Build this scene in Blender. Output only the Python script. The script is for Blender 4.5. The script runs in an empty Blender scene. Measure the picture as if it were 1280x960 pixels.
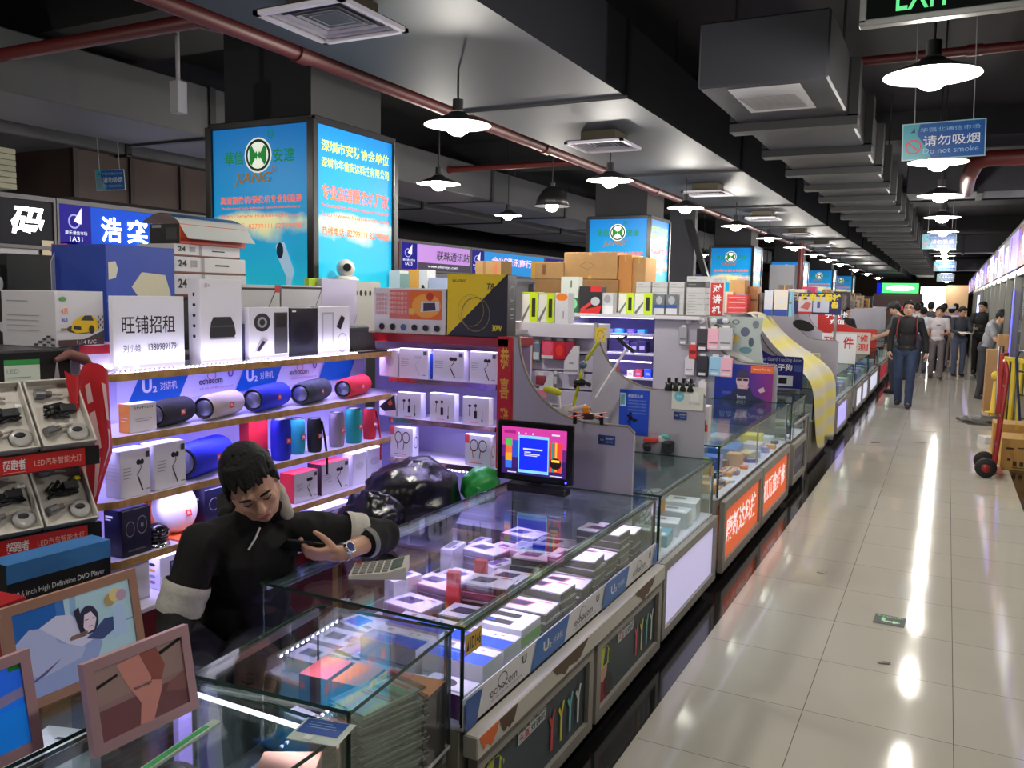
import bpy, bmesh, math, random
from mathutils import Vector, Matrix, noise
PI = math.pi
R = math.radians
random.seed(7)
sc = bpy.context.scene
col = sc.collection

# ------------------------------------------------------------------ camera, world, exposure
CAM_H = 1.72
FPX = 1060.0
_yaw, _pitch, _roll = R(27.0), R(6.0), R(1.13)
_f = Vector((-math.sin(_yaw)*math.cos(_pitch), math.cos(_yaw)*math.cos(_pitch), -math.sin(_pitch)))
_r0 = Vector((math.cos(_yaw), math.sin(_yaw), 0)); _u0 = _r0.cross(_f)
_r = _r0*math.cos(_roll) + _u0*math.sin(_roll); _u = -_r0*math.sin(_roll) + _u0*math.cos(_roll)
cam_d = bpy.data.cameras.new('camera'); cam = bpy.data.objects.new('camera', cam_d); col.objects.link(cam)
cam_d.sensor_fit = 'HORIZONTAL'; cam_d.sensor_width = 36.0; cam_d.lens = FPX/1280.0*36.0
cam_d.clip_start = 0.05; cam_d.clip_end = 200
mw = Matrix((( _r.x, _u.x, -_f.x, 0), (_r.y, _u.y, -_f.y, 0), (_r.z, _u.z, -_f.z, CAM_H), (0, 0, 0, 1)))
cam.matrix_world = mw
sc.camera = cam
world = bpy.data.worlds.new('World'); sc.world = world; world.use_nodes = True
world.node_tree.nodes['Background'].inputs[0].default_value = (0.75, 0.85, 1.0, 1)
world.node_tree.nodes['Background'].inputs[1].default_value = 0.12
sc.view_settings.view_transform = 'Standard'
try: sc.view_settings.look = 'None'
except Exception: pass
sc.view_settings.gamma = 1.0
sc.view_settings.use_curve_mapping = False
sc.view_settings.exposure = 0.0
LAMP_W = 40.0        # each pendant lamp
BULB_E = 60.0        # look of the lit bulb
STRIP = 1.0          # scale for LED strips
def at(px, py, ax, v):
    """point of the place seen at photograph pixel (px,py), on the plane ax = v"""
    d = _f + _r*((px-640)/FPX) - _u*((py-480)/FPX)
    i = 'xyz'.index(ax); o = Vector((0, 0, CAM_H))
    return o + d*((v-o[i])/d[i])

# ------------------------------------------------------------------ materials
_mats = {}
def lin(c):
    c = c/255.0
    return c/12.92 if c <= 0.04045 else ((c+0.055)/1.055)**2.4
def M(rgb, rough=0.5, metal=0.0, emit=0.0, coat=0.0, spec=0.5, var=0.0, scale=30.0, bump=0.0):
    key = (tuple(rgb), rough, metal, emit, coat, spec, var, scale, bump)
    if key in _mats: return _mats[key]
    m = bpy.data.materials.new('material'); m.use_nodes = True
    nt = m.node_tree; b = nt.nodes['Principled BSDF']
    c = (lin(rgb[0]), lin(rgb[1]), lin(rgb[2]), 1)
    b.inputs['Base Color'].default_value = c
    b.inputs['Roughness'].default_value = rough; b.inputs['Metallic'].default_value = metal
    b.inputs['Coat Weight'].default_value = coat; b.inputs['Specular IOR Level'].default_value = spec
    if emit:
        b.inputs['Emission Color'].default_value = c; b.inputs['Emission Strength'].default_value = emit
    if var or bump:
        tc = nt.nodes.new('ShaderNodeTexCoord'); nz = nt.nodes.new('ShaderNodeTexNoise')
        nz.inputs['Scale'].default_value = scale; nz.inputs['Detail'].default_value = 4
        nt.links.new(tc.outputs['Object'], nz.inputs['Vector'])
        if var:
            mx = nt.nodes.new('ShaderNodeMix'); mx.data_type = 'RGBA'
            mx.inputs[6].default_value = tuple(x*(1-var) for x in c[:3])+(1,)
            mx.inputs[7].default_value = tuple(min(1, x*(1+var)) for x in c[:3])+(1,)
            nt.links.new(nz.outputs['Fac'], mx.inputs[0]); nt.links.new(mx.outputs[2], b.inputs['Base Color'])
        if bump:
            bp = nt.nodes.new('ShaderNodeBump'); bp.inputs['Strength'].default_value = bump; bp.inputs['Distance'].default_value = 0.01
            nt.links.new(nz.outputs['Fac'], bp.inputs['Height']); nt.links.new(bp.outputs[0], b.inputs['Normal'])
    _mats[key] = m
    return m
def glass_mat(tint, refl=0.06, grazing=0.55):
    m = bpy.data.materials.new('glass'); m.use_nodes = True; nt = m.node_tree
    nt.nodes.clear()
    out = nt.nodes.new('ShaderNodeOutputMaterial'); tr = nt.nodes.new('ShaderNodeBsdfTransparent'); gl = nt.nodes.new('ShaderNodeBsdfGlossy')
    tr.inputs[0].default_value = tint + (1,); gl.inputs['Roughness'].default_value = 0.03; gl.inputs[0].default_value = (.95, 1, .97, 1)
    lw = nt.nodes.new('ShaderNodeLayerWeight'); lw.inputs[0].default_value = 0.25
    mr = nt.nodes.new('ShaderNodeMapRange'); mr.inputs['To Min'].default_value = refl; mr.inputs['To Max'].default_value = grazing
    mx = nt.nodes.new('ShaderNodeMixShader')
    nt.links.new(lw.outputs['Facing'], mr.inputs['Value']); nt.links.new(mr.outputs[0], mx.inputs[0])
    nt.links.new(tr.outputs[0], mx.inputs[1]); nt.links.new(gl.outputs[0], mx.inputs[2]); nt.links.new(mx.outputs[0], out.inputs[0])
    return m
GLASS = glass_mat((.90, .95, .93), .045, .30)
GLASS_CLEAR = glass_mat((.96, .97, .97), 0.03, 0.25)
GLASS_EDGE = M((40, 66, 58), .15)
WHITE = M((232, 232, 236), .45); BLACK = M((14, 14, 16), .4); DARK = M((34, 34, 38), .5); GREY = M((150, 150, 156), .5)
CHROME = M((190, 190, 195), .18, 1.0); STEEL = M((150, 150, 152), .35, .9); GOLD = M((214, 168, 92), .2, 1.0)
RED = M((196, 26, 30), .45); BLUE = M((20, 70, 190), .4); ORANGE = M((236, 104, 24), .45); YELLOW = M((238, 210, 30), .45)
CARD = M((176, 136, 88), .8, var=.12, scale=12); CARD2 = M((150, 112, 70), .8, var=.12, scale=12); TAPE = M((206, 160, 70), .3)
INK = M((24, 24, 28), .5); TXTW = M((240, 240, 242), .5); PALE = M((206, 206, 214), .5)
GREEN = M((40, 160, 60), .5); MAROON = M((96, 14, 18), .5)

# ------------------------------------------------------------------ mesh collector
_txt = {}
def text_geo(s, bold=0.0, shear=0.0):
    k = (s, bold, shear)
    if k in _txt: return _txt[k]
    c = bpy.data.curves.new('t', 'FONT'); c.body = s; c.size = 1; c.resolution_u = 2; c.offset = bold; c.shear = shear
    o = bpy.data.objects.new('t', c); col.objects.link(o)
    dg = bpy.context.evaluated_depsgraph_get(); dg.update()
    me = bpy.data.meshes.new_from_object(o.evaluated_get(dg))
    vs = [(v.co.x, v.co.y) for v in me.vertices]; fs = [tuple(p.vertices) for p in me.polygons]
    bpy.data.meshes.remove(me); bpy.data.objects.remove(o); bpy.data.curves.remove(c)
    if not vs: vs, fs = [(0, 0), (1, 0), (1, 1)], []
    x0 = min(v[0] for v in vs); x1 = max(v[0] for v in vs); y0 = min(v[1] for v in vs); y1 = max(v[1] for v in vs)
    vs = [((x-x0)/(x1-x0), (y-y0)/max(1e-6, y1-y0)) for x, y in vs]
    # make every face turn the same way
    out = []
    for f in fs:
        a = sum(vs[f[i]][0]*vs[f[(i+1) % len(f)]][1]-vs[f[(i+1) % len(f)]][0]*vs[f[i]][1] for i in range(len(f)))
        out.append(f if a > 0 else tuple(reversed(f)))
    _txt[k] = (vs, out, (x1-x0)/max(1e-6, (y1-y0)))
    return _txt[k]

class MB:
    def __init__(s): s.v = []; s.f = []; s.mi = []; s.sm = []; s.mats = []; s.X = Matrix.Identity(4)
    def mid(s, m):
        if m not in s.mats: s.mats.append(m)
        return s.mats.index(m)
    def add(s, vs, fs, m, smooth=False):
        o = len(s.v); i = s.mid(m); X = s.X
        s.v += [tuple(X @ Vector(p)) for p in vs]
        for f in fs: s.f.append(tuple(o+k for k in f)); s.mi.append(i); s.sm.append(smooth)
        return s
    def box(s, c, d, m, b=0.0, rz=0.0):
        hx, hy, hz = d[0]/2, d[1]/2, d[2]/2
        if b <= 0:
            P = [(x, y, z) for z in (-hz, hz) for y in (-hy, hy) for x in (-hx, hx)]
            Fc = [(0, 2, 3, 1), (4, 5, 7, 6), (0, 1, 5, 4), (2, 6, 7, 3), (0, 4, 6, 2), (1, 3, 7, 5)]
        else:
            b = min(b, hx*.9, hy*.9, hz*.9); P = []; idx = {}
            for x in (-1, 1):
                for y in (-1, 1):
                    for z in (-1, 1):
                        for a in range(3):
                            q = [x*(hx-b), y*(hy-b), z*(hz-b)]; q[a] = (x, y, z)[a]*(hx, hy, hz)[a]
                            idx[(x, y, z, a)] = len(P); P.append(tuple(q))
            Fc = []
            def quad(l, n):
                a, bb, c_ = (Vector(P[l[0]]), Vector(P[l[1]]), Vector(P[l[2]]))
                nn = (bb-a).cross(c_-a); Fc.append(tuple(l) if nn.dot(Vector(n)) > 0 else tuple(reversed(l)))
            for a in range(3):
                o1, o2 = [k for k in range(3) if k != a]
                for sg in (-1, 1):
                    l = []
                    for p, q in ((-1, -1), (1, -1), (1, 1), (-1, 1)):
                        t = [0, 0, 0]; t[a] = sg; t[o1] = p; t[o2] = q; l.append(idx[tuple(t)+(a,)])
                    n = [0, 0, 0]; n[a] = sg; quad(l, n)
                for p in (-1, 1):
                    for q in (-1, 1):
                        t = [0, 0, 0]; t[o1] = p; t[o2] = q; t0 = list(t); t0[a] = -1; t1 = list(t); t1[a] = 1
                        quad([idx[tuple(t0)+(o1,)], idx[tuple(t1)+(o1,)], idx[tuple(t1)+(o2,)], idx[tuple(t0)+(o2,)]], t)
            for x in (-1, 1):
                for y in (-1, 1):
                    for z in (-1, 1): quad([idx[(x, y, z, a)] for a in range(3)], (x, y, z))
        cs, sn = math.cos(rz), math.sin(rz)
        P = [(c[0]+x*cs-y*sn, c[1]+x*sn+y*cs, c[2]+z) for x, y, z in P]
        return s.add(P, Fc, m)
    def bx(s, lo, hi, m, b=0.0):
        return s.box([(lo[i]+hi[i])/2 for i in range(3)], [abs(hi[i]-lo[i]) for i in range(3)], m, b)
    def tube(s, pts, r, m, n=8, caps=True, closed=False):
        pts = [Vector(p) for p in pts]; rs = r if isinstance(r, (list, tuple)) else [r]*len(pts)
        vs = []; fs = []; prev = None
        for i, p in enumerate(pts):
            if closed: t = pts[(i+1) % len(pts)]-pts[i-1]
            else: t = pts[min(i+1, len(pts)-1)]-pts[max(i-1, 0)]
            t.normalize()
            if prev is None:
                a = Vector((0, 0, 1)) if abs(t.z) < .9 else Vector((1, 0, 0)); u = t.cross(a).normalized()
            else: u = (prev-t*prev.dot(t)); u = u.normalized() if u.length > 1e-6 else t.orthogonal().normalized()
            prev = u; w = t.cross(u)
            vs += [tuple(p+(u*math.cos(2*PI*k/n)+w*math.sin(2*PI*k/n))*rs[i]) for k in range(n)]
        L = len(pts)
        for i in range(L if closed else L-1):
            j = (i+1) % L
            for k in range(n): fs.append((i*n+k, i*n+(k+1) % n, j*n+(k+1) % n, j*n+k))
        s.add(vs, fs, m, True)
        if caps and not closed:
            s.add(vs[:n], [tuple(reversed(range(n)))], m); s.add(vs[-n:], [tuple(range(n))], m)
        return s
    def cyl(s, p0, p1, r, m, n=16, r1=None): return s.tube([p0, p1], [r, r if r1 is None else r1], m, n)
    def lathe(s, prof, c, m, n=24, axis='z'):
        vs = []; fs = []
        for r, z in prof:
            for k in range(n):
                a = 2*PI*k/n; x, y = r*math.cos(a), r*math.sin(a)
                q = {'z': (x, y, z), 'y': (x, z, -y), 'x': (z, x, y)}[axis]
                vs.append((c[0]+q[0], c[1]+q[1], c[2]+q[2]))
        for i in range(len(prof)-1):
            for k in range(n): fs.append((i*n+k, i*n+(k+1) % n, (i+1)*n+(k+1) % n, (i+1)*n+k))
        return s.add(vs, fs, m, True)
    def ell(s, c, r, m, n=16, h=10, rot=None):
        vs = []; fs = []
        for i in range(h+1):
            t = PI*i/h
            for k in range(n):
                a = 2*PI*k/n; p = Vector((r[0]*math.sin(t)*math.cos(a), r[1]*math.sin(t)*math.sin(a), -r[2]*math.cos(t)))
                if rot is not None: p = rot @ p
                vs.append(tuple(Vector(c)+p))
        for i in range(h):
            for k in range(n): fs.append((i*n+k, i*n+(k+1) % n, (i+1)*n+(k+1) % n, (i+1)*n+k))
        return s.add(vs, fs, m, True)
    def poly(s, pts, m): return s.add(pts, [tuple(range(len(pts)))], m)
    def prism(s, pts, ext, m):
        """polygon pts (3D, planar) pushed along ext"""
        e = Vector(ext); P = [Vector(p) for p in pts]; n = len(P)
        nn = Vector((0, 0, 0))
        for i in range(n): nn += P[i].cross(P[(i+1) % n])
        if nn.dot(e) > 0: P.reverse()
        vs = [tuple(p) for p in P]+[tuple(p+e) for p in P]
        fs = [tuple(range(n)), tuple(reversed(range(n, 2*n)))]+[(i, i+n, (i+1) % n+n, (i+1) % n) for i in range(n)]
        return s.add(vs, fs, m)
    def dec(s, o, u, v, items, off=0.0004):
        """print shapes on a face: o corner, u and v edge vectors (full size)"""
        o, u, v = Vector(o), Vector(u), Vector(v); n = u.cross(v).normalized(); k = 1
        for it in items:
            t = it[0]; w = n*(off*k); k += 1; m = it[-1]
            P = lambda a, b: tuple(o+u*a+v*b+w)
            if t == 'r': _, a, b, c, d, _m = it; s.poly([P(a, b), P(c, b), P(c, d), P(a, d)], m)
            elif t == 'p':
                q = it[1]; ar = sum(q[i][0]*q[(i+1) % len(q)][1]-q[(i+1) % len(q)][0]*q[i][1] for i in range(len(q)))
                s.poly([P(*x) for x in (q if ar > 0 else q[::-1])], m)
            elif t == 'e':
                _, cu, cv, ru, rv, _m = it; s.poly([P(cu+ru*math.cos(2*PI*j/20), cv+rv*math.sin(2*PI*j/20)) for j in range(20)], m)
            elif t == 'o':   # ring
                _, cu, cv, ru, rv, th, _m = it; q = []
                for j in range(24):
                    a = 2*PI*j/24; q += [P(cu+ru*math.cos(a), cv+rv*math.sin(a)), P(cu+ru*(1-th)*math.cos(a), cv+rv*(1-th)*math.sin(a))]
                s.add(q, [(2*j, (2*j+2) % 48, (2*j+3) % 48, 2*j+1) for j in range(24)], m)
            elif t == 'l':   # polyline of a width given in u units
                _, pts, wd, _m = it; asp = u.length/v.length
                for (a, b), (c, d) in zip(pts, pts[1:]):
                    dx, dy = (c-a), (d-b)/asp; L = math.hypot(dx, dy) or 1; nx, ny = -dy/L*wd/2, dx/L*wd/2*asp
                    s.poly([P(a-nx, b-ny), P(c-nx, d-ny), P(c+nx, d+ny), P(a+nx, b+ny)], m)
            elif t == 't':
                _, txt, a, b, c, d, bold, shear, _m = it
                vs, fs, asp = text_geo(txt, bold, shear)
                s.add([P(a+(c-a)*x, b+(d-b)*y) for x, y in vs], fs, m)
        return s
    def build(s, name, parent=None, mod=None):
        me = bpy.data.meshes.new(name); me.from_pydata(s.v, [], s.f)
        for m in s.mats: me.materials.append(m)
        me.polygons.foreach_set('material_index', s.mi); me.polygons.foreach_set('use_smooth', s.sm); me.update()
        o = bpy.data.objects.new(name, me); col.objects.link(o)
        if parent is not None: o.parent = parent
        return o
def T(txt, a, b, c, d, m, bold=0.0, shear=0.0): return ('t', txt, a, b, c, d, bold, shear, m)
def tag(o, label, cat, group=None, kind=None):
    if label: o['label'] = label
    if cat: o['category'] = cat
    if group: o['group'] = group
    if kind: o['kind'] = kind
    return o
def struct(name, mb):
    o = mb.build(name); o['kind'] = 'structure'; return o
def empty(name, label, cat, loc=(0, 0, 0), rz=0.0, group=None):
    o = bpy.data.objects.new(name, None); col.objects.link(o); o.empty_display_size = .1
    o.location = loc; o.rotation_euler = (0, 0, rz); return tag(o, label, cat, group)
def dup(root, label=None, loc=None, rz=None, group=None):
    def cp(o, par):
        c = o.copy(); col.objects.link(c)
        if par: c.parent = par
        for ch in list(o.children): cp(ch, c)
        return c
    r = cp(root, None)
    if label: r['label'] = label
    if group: r['group'] = group
    if loc is not None: r.location = loc
    if rz is not None: r.rotation_euler = (0, 0, rz)
    return r
def pbox(name, label, cat, W, D, H, loc, rz, body, front=(), right=(), left=(), top=(), back=(), group=None, b=0.0015, parts=None, parent=None, lean=0.0):
    mb = MB(); mb.box((0, 0, H/2), (W, D, H), body, b)
    if front: mb.dec((-W/2, -D/2, 0), (W, 0, 0), (0, 0, H), front)
    if right: mb.dec((W/2, -D/2, 0), (0, D, 0), (0, 0, H), right)
    if left: mb.dec((-W/2, D/2, 0), (0, -D, 0), (0, 0, H), left)
    if top: mb.dec((-W/2, -D/2, H), (W, 0, 0), (0, D, 0), top)
    if back: mb.dec((W/2, D/2, 0), (-W, 0, 0), (0, 0, H), back)
    o = mb.build(name, parent); o.location = loc; o.rotation_euler = (lean, 0, rz)
    return tag(o, label, cat, group) if parent is None else o
FX = PI/2            # a thing whose front faces the aisle (+x)
def yslot(pxl, pxr, pyt, xf, z, D):
    """width, depth, height, base centre of a box whose front lies on x = xf between two pixel columns, standing at height z"""
    pb = lambda px: 0.5*(at(px, pyt, 'x', xf)+at(px, pyt+40, 'x', xf))
    a, b = pb(pxl), pb(pxr); H = at((pxl+pxr)/2, pyt, 'x', xf).z-z
    return b.y-a.y, D, H, (xf-D/2, (a.y+b.y)/2, z)
def xslot(pxl, pxr, pyt, yf, z, D):
    a, b = at(pxl, pyt+20, 'y', yf), at(pxr, pyt+20, 'y', yf); H = at((pxl+pxr)/2, pyt, 'y', yf).z-z
    return b.x-a.x, D, H, ((a.x+b.x)/2, yf+D/2, z)

# ================================================================== the hall: floor, ceiling, far walls
TILE = 0.566
def tile_mat(base, line, rough, var, big=None):
    m = bpy.data.materials.new('tiles'); m.use_nodes = True; nt = m.node_tree; b = nt.nodes['Principled BSDF']
    N = lambda t: nt.nodes.new(t)
    def math_(op, a, bb):
        n = N('ShaderNodeMath'); n.operation = op
        for i, q in enumerate((a, bb)):
            if isinstance(q, (int, float)): n.inputs[i].default_value = q
            elif q is not None: nt.links.new(q, n.inputs[i])
        return n.outputs[0]
    tc = N('ShaderNodeTexCoord'); sp = N('ShaderNodeSeparateXYZ'); nt.links.new(tc.outputs['Object'], sp.inputs[0])
    ds = []; ids = []
    for ax, off in ((0, 0.435), (1, -3.62)):
        q = math_('DIVIDE', math_('ADD', sp.outputs[ax], off), TILE); fr = math_('FRACT', q, None)
        ids.append(math_('FLOOR', q, None)); ds.append(math_('MINIMUM', fr, math_('SUBTRACT', 1.0, fr)))
    d = math_('MINIMUM', ds[0], ds[1]); g = math_('LESS_THAN', d, 0.0028)
    cb = N('ShaderNodeCombineXYZ'); nt.links.new(ids[0], cb.inputs[0]); nt.links.new(ids[1], cb.inputs[1])
    wn = N('ShaderNodeTexWhiteNoise'); nt.links.new(cb.outputs[0], wn.inputs['Vector'])
    nz = N('ShaderNodeTexNoise'); nz.inputs['Scale'].default_value = 2.3; nz.inputs['Detail'].default_value = 5; nt.links.new(tc.outputs['Object'], nz.inputs['Vector'])
    f = math_('ADD', math_('MULTIPLY', wn.outputs[0], .35), math_('MULTIPLY', nz.outputs[0], .65))
    mx = N('ShaderNodeMix'); mx.data_type = 'RGBA'; nt.links.new(f, mx.inputs[0])
    c = [lin(x) for x in base]; mx.inputs[6].default_value = tuple(x*(1-var) for x in c)+(1,); mx.inputs[7].default_value = tuple(x*(1+var) for x in c)+(1,)
    m2 = N('ShaderNodeMix'); m2.data_type = 'RGBA'; nt.links.new(g, m2.inputs[0]); nt.links.new(mx.outputs[2], m2.inputs[6]); m2.inputs[7].default_value = tuple(lin(x) for x in line)+(1,)
    nt.links.new(m2.outputs[2], b.inputs['Base Color'])
    n2 = N('ShaderNodeTexNoise'); n2.inputs['Scale'].default_value = 5; n2.inputs['Detail'].default_value = 6; nt.links.new(tc.outputs['Object'], n2.inputs['Vector'])
    mr = N('ShaderNodeMapRange'); mr.inputs['To Min'].default_value = rough*.6; mr.inputs['To Max'].default_value = rough*1.6; nt.links.new(n2.outputs[0], mr.inputs[0]); nt.links.new(mr.outputs[0], b.inputs['Roughness'])
    b.inputs['Specular IOR Level'].default_value = .5
    return m
FLOOR_M = tile_mat((208, 203, 191), (112, 106, 98), .07, .07)
STRIP_M = tile_mat((20, 20, 22), (52, 52, 54), .1, .2)
mb = MB(); mb.bx((-12, -3, -.1), (6, 62, 0), FLOOR_M); struct('floor', mb)
mb = MB(); mb.bx((-1.30, -3, -.05), (-.985, 62, .002), STRIP_M); struct('trim_1', mb)
mb = MB(); mb.bx((.675, -3, -.05), (1.1, 62, .002), STRIP_M); struct('trim_2', mb)
CEIL = M((26, 26, 30), .8, var=.2, scale=3)
DUCT = M((50, 52, 62), .6, var=.10, scale=2.0); DUCT2 = M((46, 47, 54), .6, var=.12, scale=2.0); FLANGE = M((33, 33, 37), .6)
PIPE = M((88, 24, 24), .5)
mb = MB(); mb.bx((-12, -3, 3.72), (6, 62, 3.9), CEIL)
for k in range(9):
    y = 3.9+6.2*k
    mb.bx((-12, y-.05, 3.43), (6, y+.75, 3.73), CEIL)
struct('ceiling', mb)
WALLD = M((70, 68, 70), .8, var=.1, scale=2)
mb = MB(); mb.bx((-12.2, -3, 0), (-12, 62, 3.8), WALLD); struct('wall_left', mb)
mb = MB(); mb.bx((5.9, -3, 0), (6, 62, 3.8), WALLD); struct('wall_right', mb)
mb = MB(); mb.bx((-12, 60, 0), (6, 60.2, 3.8), M((120, 105, 90), .8)); struct('wall_far', mb)
mb = MB(); mb.bx((-12, -3.1, 0), (6, -3, 3.8), WALLD); struct('wall_back', mb)

# ------------------------------------------------------------------ air ducts under the ceiling
def flange(mb, x0, x1, z0, z1, y, m, t=.035, w=.05):
    mb.bx((x0-t, y-w/2, z0-t), (x1+t, y+w/2, z0+.01), m); mb.bx((x0-t, y-w/2, z0), (x0+.01, y+w/2, z1), m); mb.bx((x1-.01, y-w/2, z0), (x1+t, y+w/2, z1), m)
dr = empty('air_duct', 'big grey main air duct running down the hall above the middle stalls', 'air duct', (-2.42, 0, 2.95))
def rel(mb, o): mb.X = Matrix.Translation(-Vector(o.location)); return mb
mb = rel(MB(), dr); mb.bx((-3.0, -2.9, 2.95), (-1.85, 58, 3.4), DUCT); mb.build('casing', dr)
for k in range(10):
    for x in (-2.98, -1.87):
        mb = rel(MB(), dr); mb.cyl((x, .6+5.6*k, 3.39), (x, .6+5.6*k, 3.74), .008, FLANGE, 6); mb.build('hanger_rod', dr)
for k in range(17):
    y = 1.85+3.25*k if k else 1.85
    if y > 55: break
    mb = rel(MB(), dr); flange(mb, -3.0, -1.85, 2.95, 3.4, y, FLANGE, .02); mb.build('flange', dr)
def side_duct(name, label, x0, x1, z0, z1, y0, y1, step, m, fm, t=.04, w=.1):
    r = empty(name, label, 'air duct', ((x0+x1)/2, y0, z0))
    mb = rel(MB(), r); mb.bx((x0, y0, z0), (x1, y1, z1), m, .01); mb.build('casing', r)
    for k in range(int((y1-y0)/4)):
        for x in (x0+.02, x1-.02):
            mb = rel(MB(), r); mb.cyl((x, y0+.7+4*k, z1-.01), (x, y0+.7+4*k, 3.74), .008, fm, 6); mb.build('hanger_rod', r)
    y = y0+step; n = 0
    while y < y1 and n < 30:
        mb = rel(MB(), r); flange(mb, x0, x1, z0, z1, y, fm, t, w); mb.build('collar', r); y += step; n += 1
    return r
ac = side_duct('air_duct', 'stepped dark air duct with collars beside the aisle lamps', -1.23, -.59, 2.8, 3.13, 4.47, 40, 1.02, DUCT2, FLANGE, .05, .14)
mb = rel(MB(), ac); mb.dec((-1.09, 5.13, 2.8), (.36, 0, 0), (0, -.6, 0), [('r', 0, 0, 1, 1, M((196, 196, 200), .5))]+[('r', .1, .1+.05*k, .9, .125+.05*k, M((120, 118, 118), .6)) for k in range(16)], .002); mb.build('return_grille', ac)
side_duct('air_duct', 'pale duct far left above the lit stall signs', -6.4, -5.45, 2.95, 3.35, -2, 30, 2.4, M((78, 78, 82), .6, var=.1, scale=2), FLANGE, .02, .06)
side_duct('air_duct', 'wide duct at far left behind the pale duct', -8.6, -7.2, 3.0, 3.4, -2, 30, 2.6, M((80, 80, 86), .6, var=.1, scale=2), FLANGE, .02, .06)
for k, y in enumerate((10.6, 23, 35.4)):
    mb = MB(); mb.bx((-.5, y, 2.93), (5.8, y+.7, 3.35), DUCT2, .01)
    for x in (.2, 1.4, 2.6): mb.bx((x, y-.02, 2.91), (x+.06, y+.72, 3.37), FLANGE)
    tag(mb.build('cross_duct'), ['dark duct crossing the aisle nearest the camera, behind the first lamps', 'dark duct crossing the aisle second from the camera', 'dark duct crossing the aisle farthest from the camera'][k], 'air duct', 'ducts crossing the aisle')
def pipe(label, pts, r=.05, group='red sprinkler pipes'):
    mb = MB(); mb.tube(pts, r, PIPE, 12)
    for a, b in zip(pts, pts[1:]):
        a, b = Vector(a), Vector(b); L = (b-a).length; k = 1.5
        while k < L and k < 30:
            p = a+(b-a)*(k/L); q = a+(b-a)*((k+.09)/L); mb.tube([p, q], r*1.25, PIPE, 12); k += 3.1
    tag(mb.build('sprinkler_pipe'), label, 'pipe', group)
p0 = at(450, 95, 'z', 2.98)
pipe('long red sprinkler pipe running beside the main duct above the lightbox column', [(p0.x, -1, 2.98), (p0.x, 40, 2.98)], .045)
pipe('red pipe crossing from the column towards the left ceiling', [(-8, 3.35, 3.12), (-3.6, 3.35, 3.12), (-3.18, 3.3, 3.0)], .04)
pipe('red pipe crossing high above the aisle behind the first lamp', [(-1.5, 6.2, 3.3), (3, 6.2, 3.3)], .03)
pe = at(1215, 208, 'y', 9.0)
pipe('thick red pipe bending towards the far end at right of the no smoking sign', [(3, 8.7, pe.z+.02), (pe.x+.12, 8.7, pe.z+.02), (pe.x+.03, 8.75, pe.z), (pe.x, 8.9, pe.z-.05), (pe.x-.02, 9.4, pe.z-.05), (pe.x-.02, 10.5, pe.z-.05)], .07)
pipe('red pipe crossing the ceiling past the second lightbox column', [(-7, 8.9, 3.2), (-1.9, 8.9, 3.2)], .035)
pipe('upright red pipe stub at the top right of the aisle', [(.52, 6.25, 3.3), (.52, 6.25, 3.72)], .03)
# hanging rods and cable tray, left of the column
mb = MB(); mb.bx((-4.05, 3.55, 2.72), (-3.98, 3.62, 2.9), GREY, .004); mb.cyl((-4.015, 3.585, 2.9), (-4.015, 3.585, 3.7), .012, GREY); tag(mb.build('junction_box'), 'small grey conduit box on the rod above the lightbox column', 'junction box')

# ------------------------------------------------------------------ ceiling diffusers
def vent(label, x, y, sz=.44, z=2.85, roll=0, top=2.95):
    r = empty('ceiling_vent', label, 'vent', (x, y, z), 0, 'square air vents under the main duct')
    mb = MB(); mb.box((0, 0, (top-z)/2+.01), (sz*.62, sz*.62, top-z-.015), M((70, 62, 48), .5, .4)); mb.build('neck', r)
    W = M((214, 210, 222), .5); mb = MB(); n = 5
    for k in range(n):
        a = sz/2*(1-k*.17); b = a-sz*.07; z0, z1 = 0.0+.004*k, .022
        vs = [(-a, -a, z0), (a, -a, z0), (a, a, z0), (-a, a, z0), (-b, -b, z1), (b, -b, z1), (b, b, z1), (-b, b, z1)]
        mb.add(vs, [(i, i+4, (i+1) % 4+4, (i+1) % 4) for i in range(4)], W); mb.add(vs, [((i+1) % 4, (i+1) % 4+4, i+4, i) for i in range(4)], W)
    mb.build('louvre', r)
    mb = MB(); f = sz*.06; h = sz/2+.01
    for a, b in (((-h, -h), (h, -h+f)), ((-h, h-f), (h, h)), ((-h, -h), (-h+f, h)), ((h-f, -h), (h, h))): mb.bx((a[0], a[1], -.004), (b[0], b[1], .014), W)
    mb.box((0, 0, .02), (sz, sz, .006), M((40, 40, 48), .6)); mb.build('frame', r)
    return r
ordn = ['nearest the camera', 'second from the camera', 'third from the camera', 'fourth from the camera', 'fifth from the camera', 'sixth from the camera', 'seventh from the camera']
for k, y in enumerate((2.97, 6.17, 9.3, 12.4, 15.5, 18.6, 21.7)):
    vent('square white air vent under the main duct, '+ordn[k], -2.4, y)
vent('square vent under the far left duct behind the lightbox column', -4.9, 6.1, .5, 2.6, top=3.3)

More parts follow.
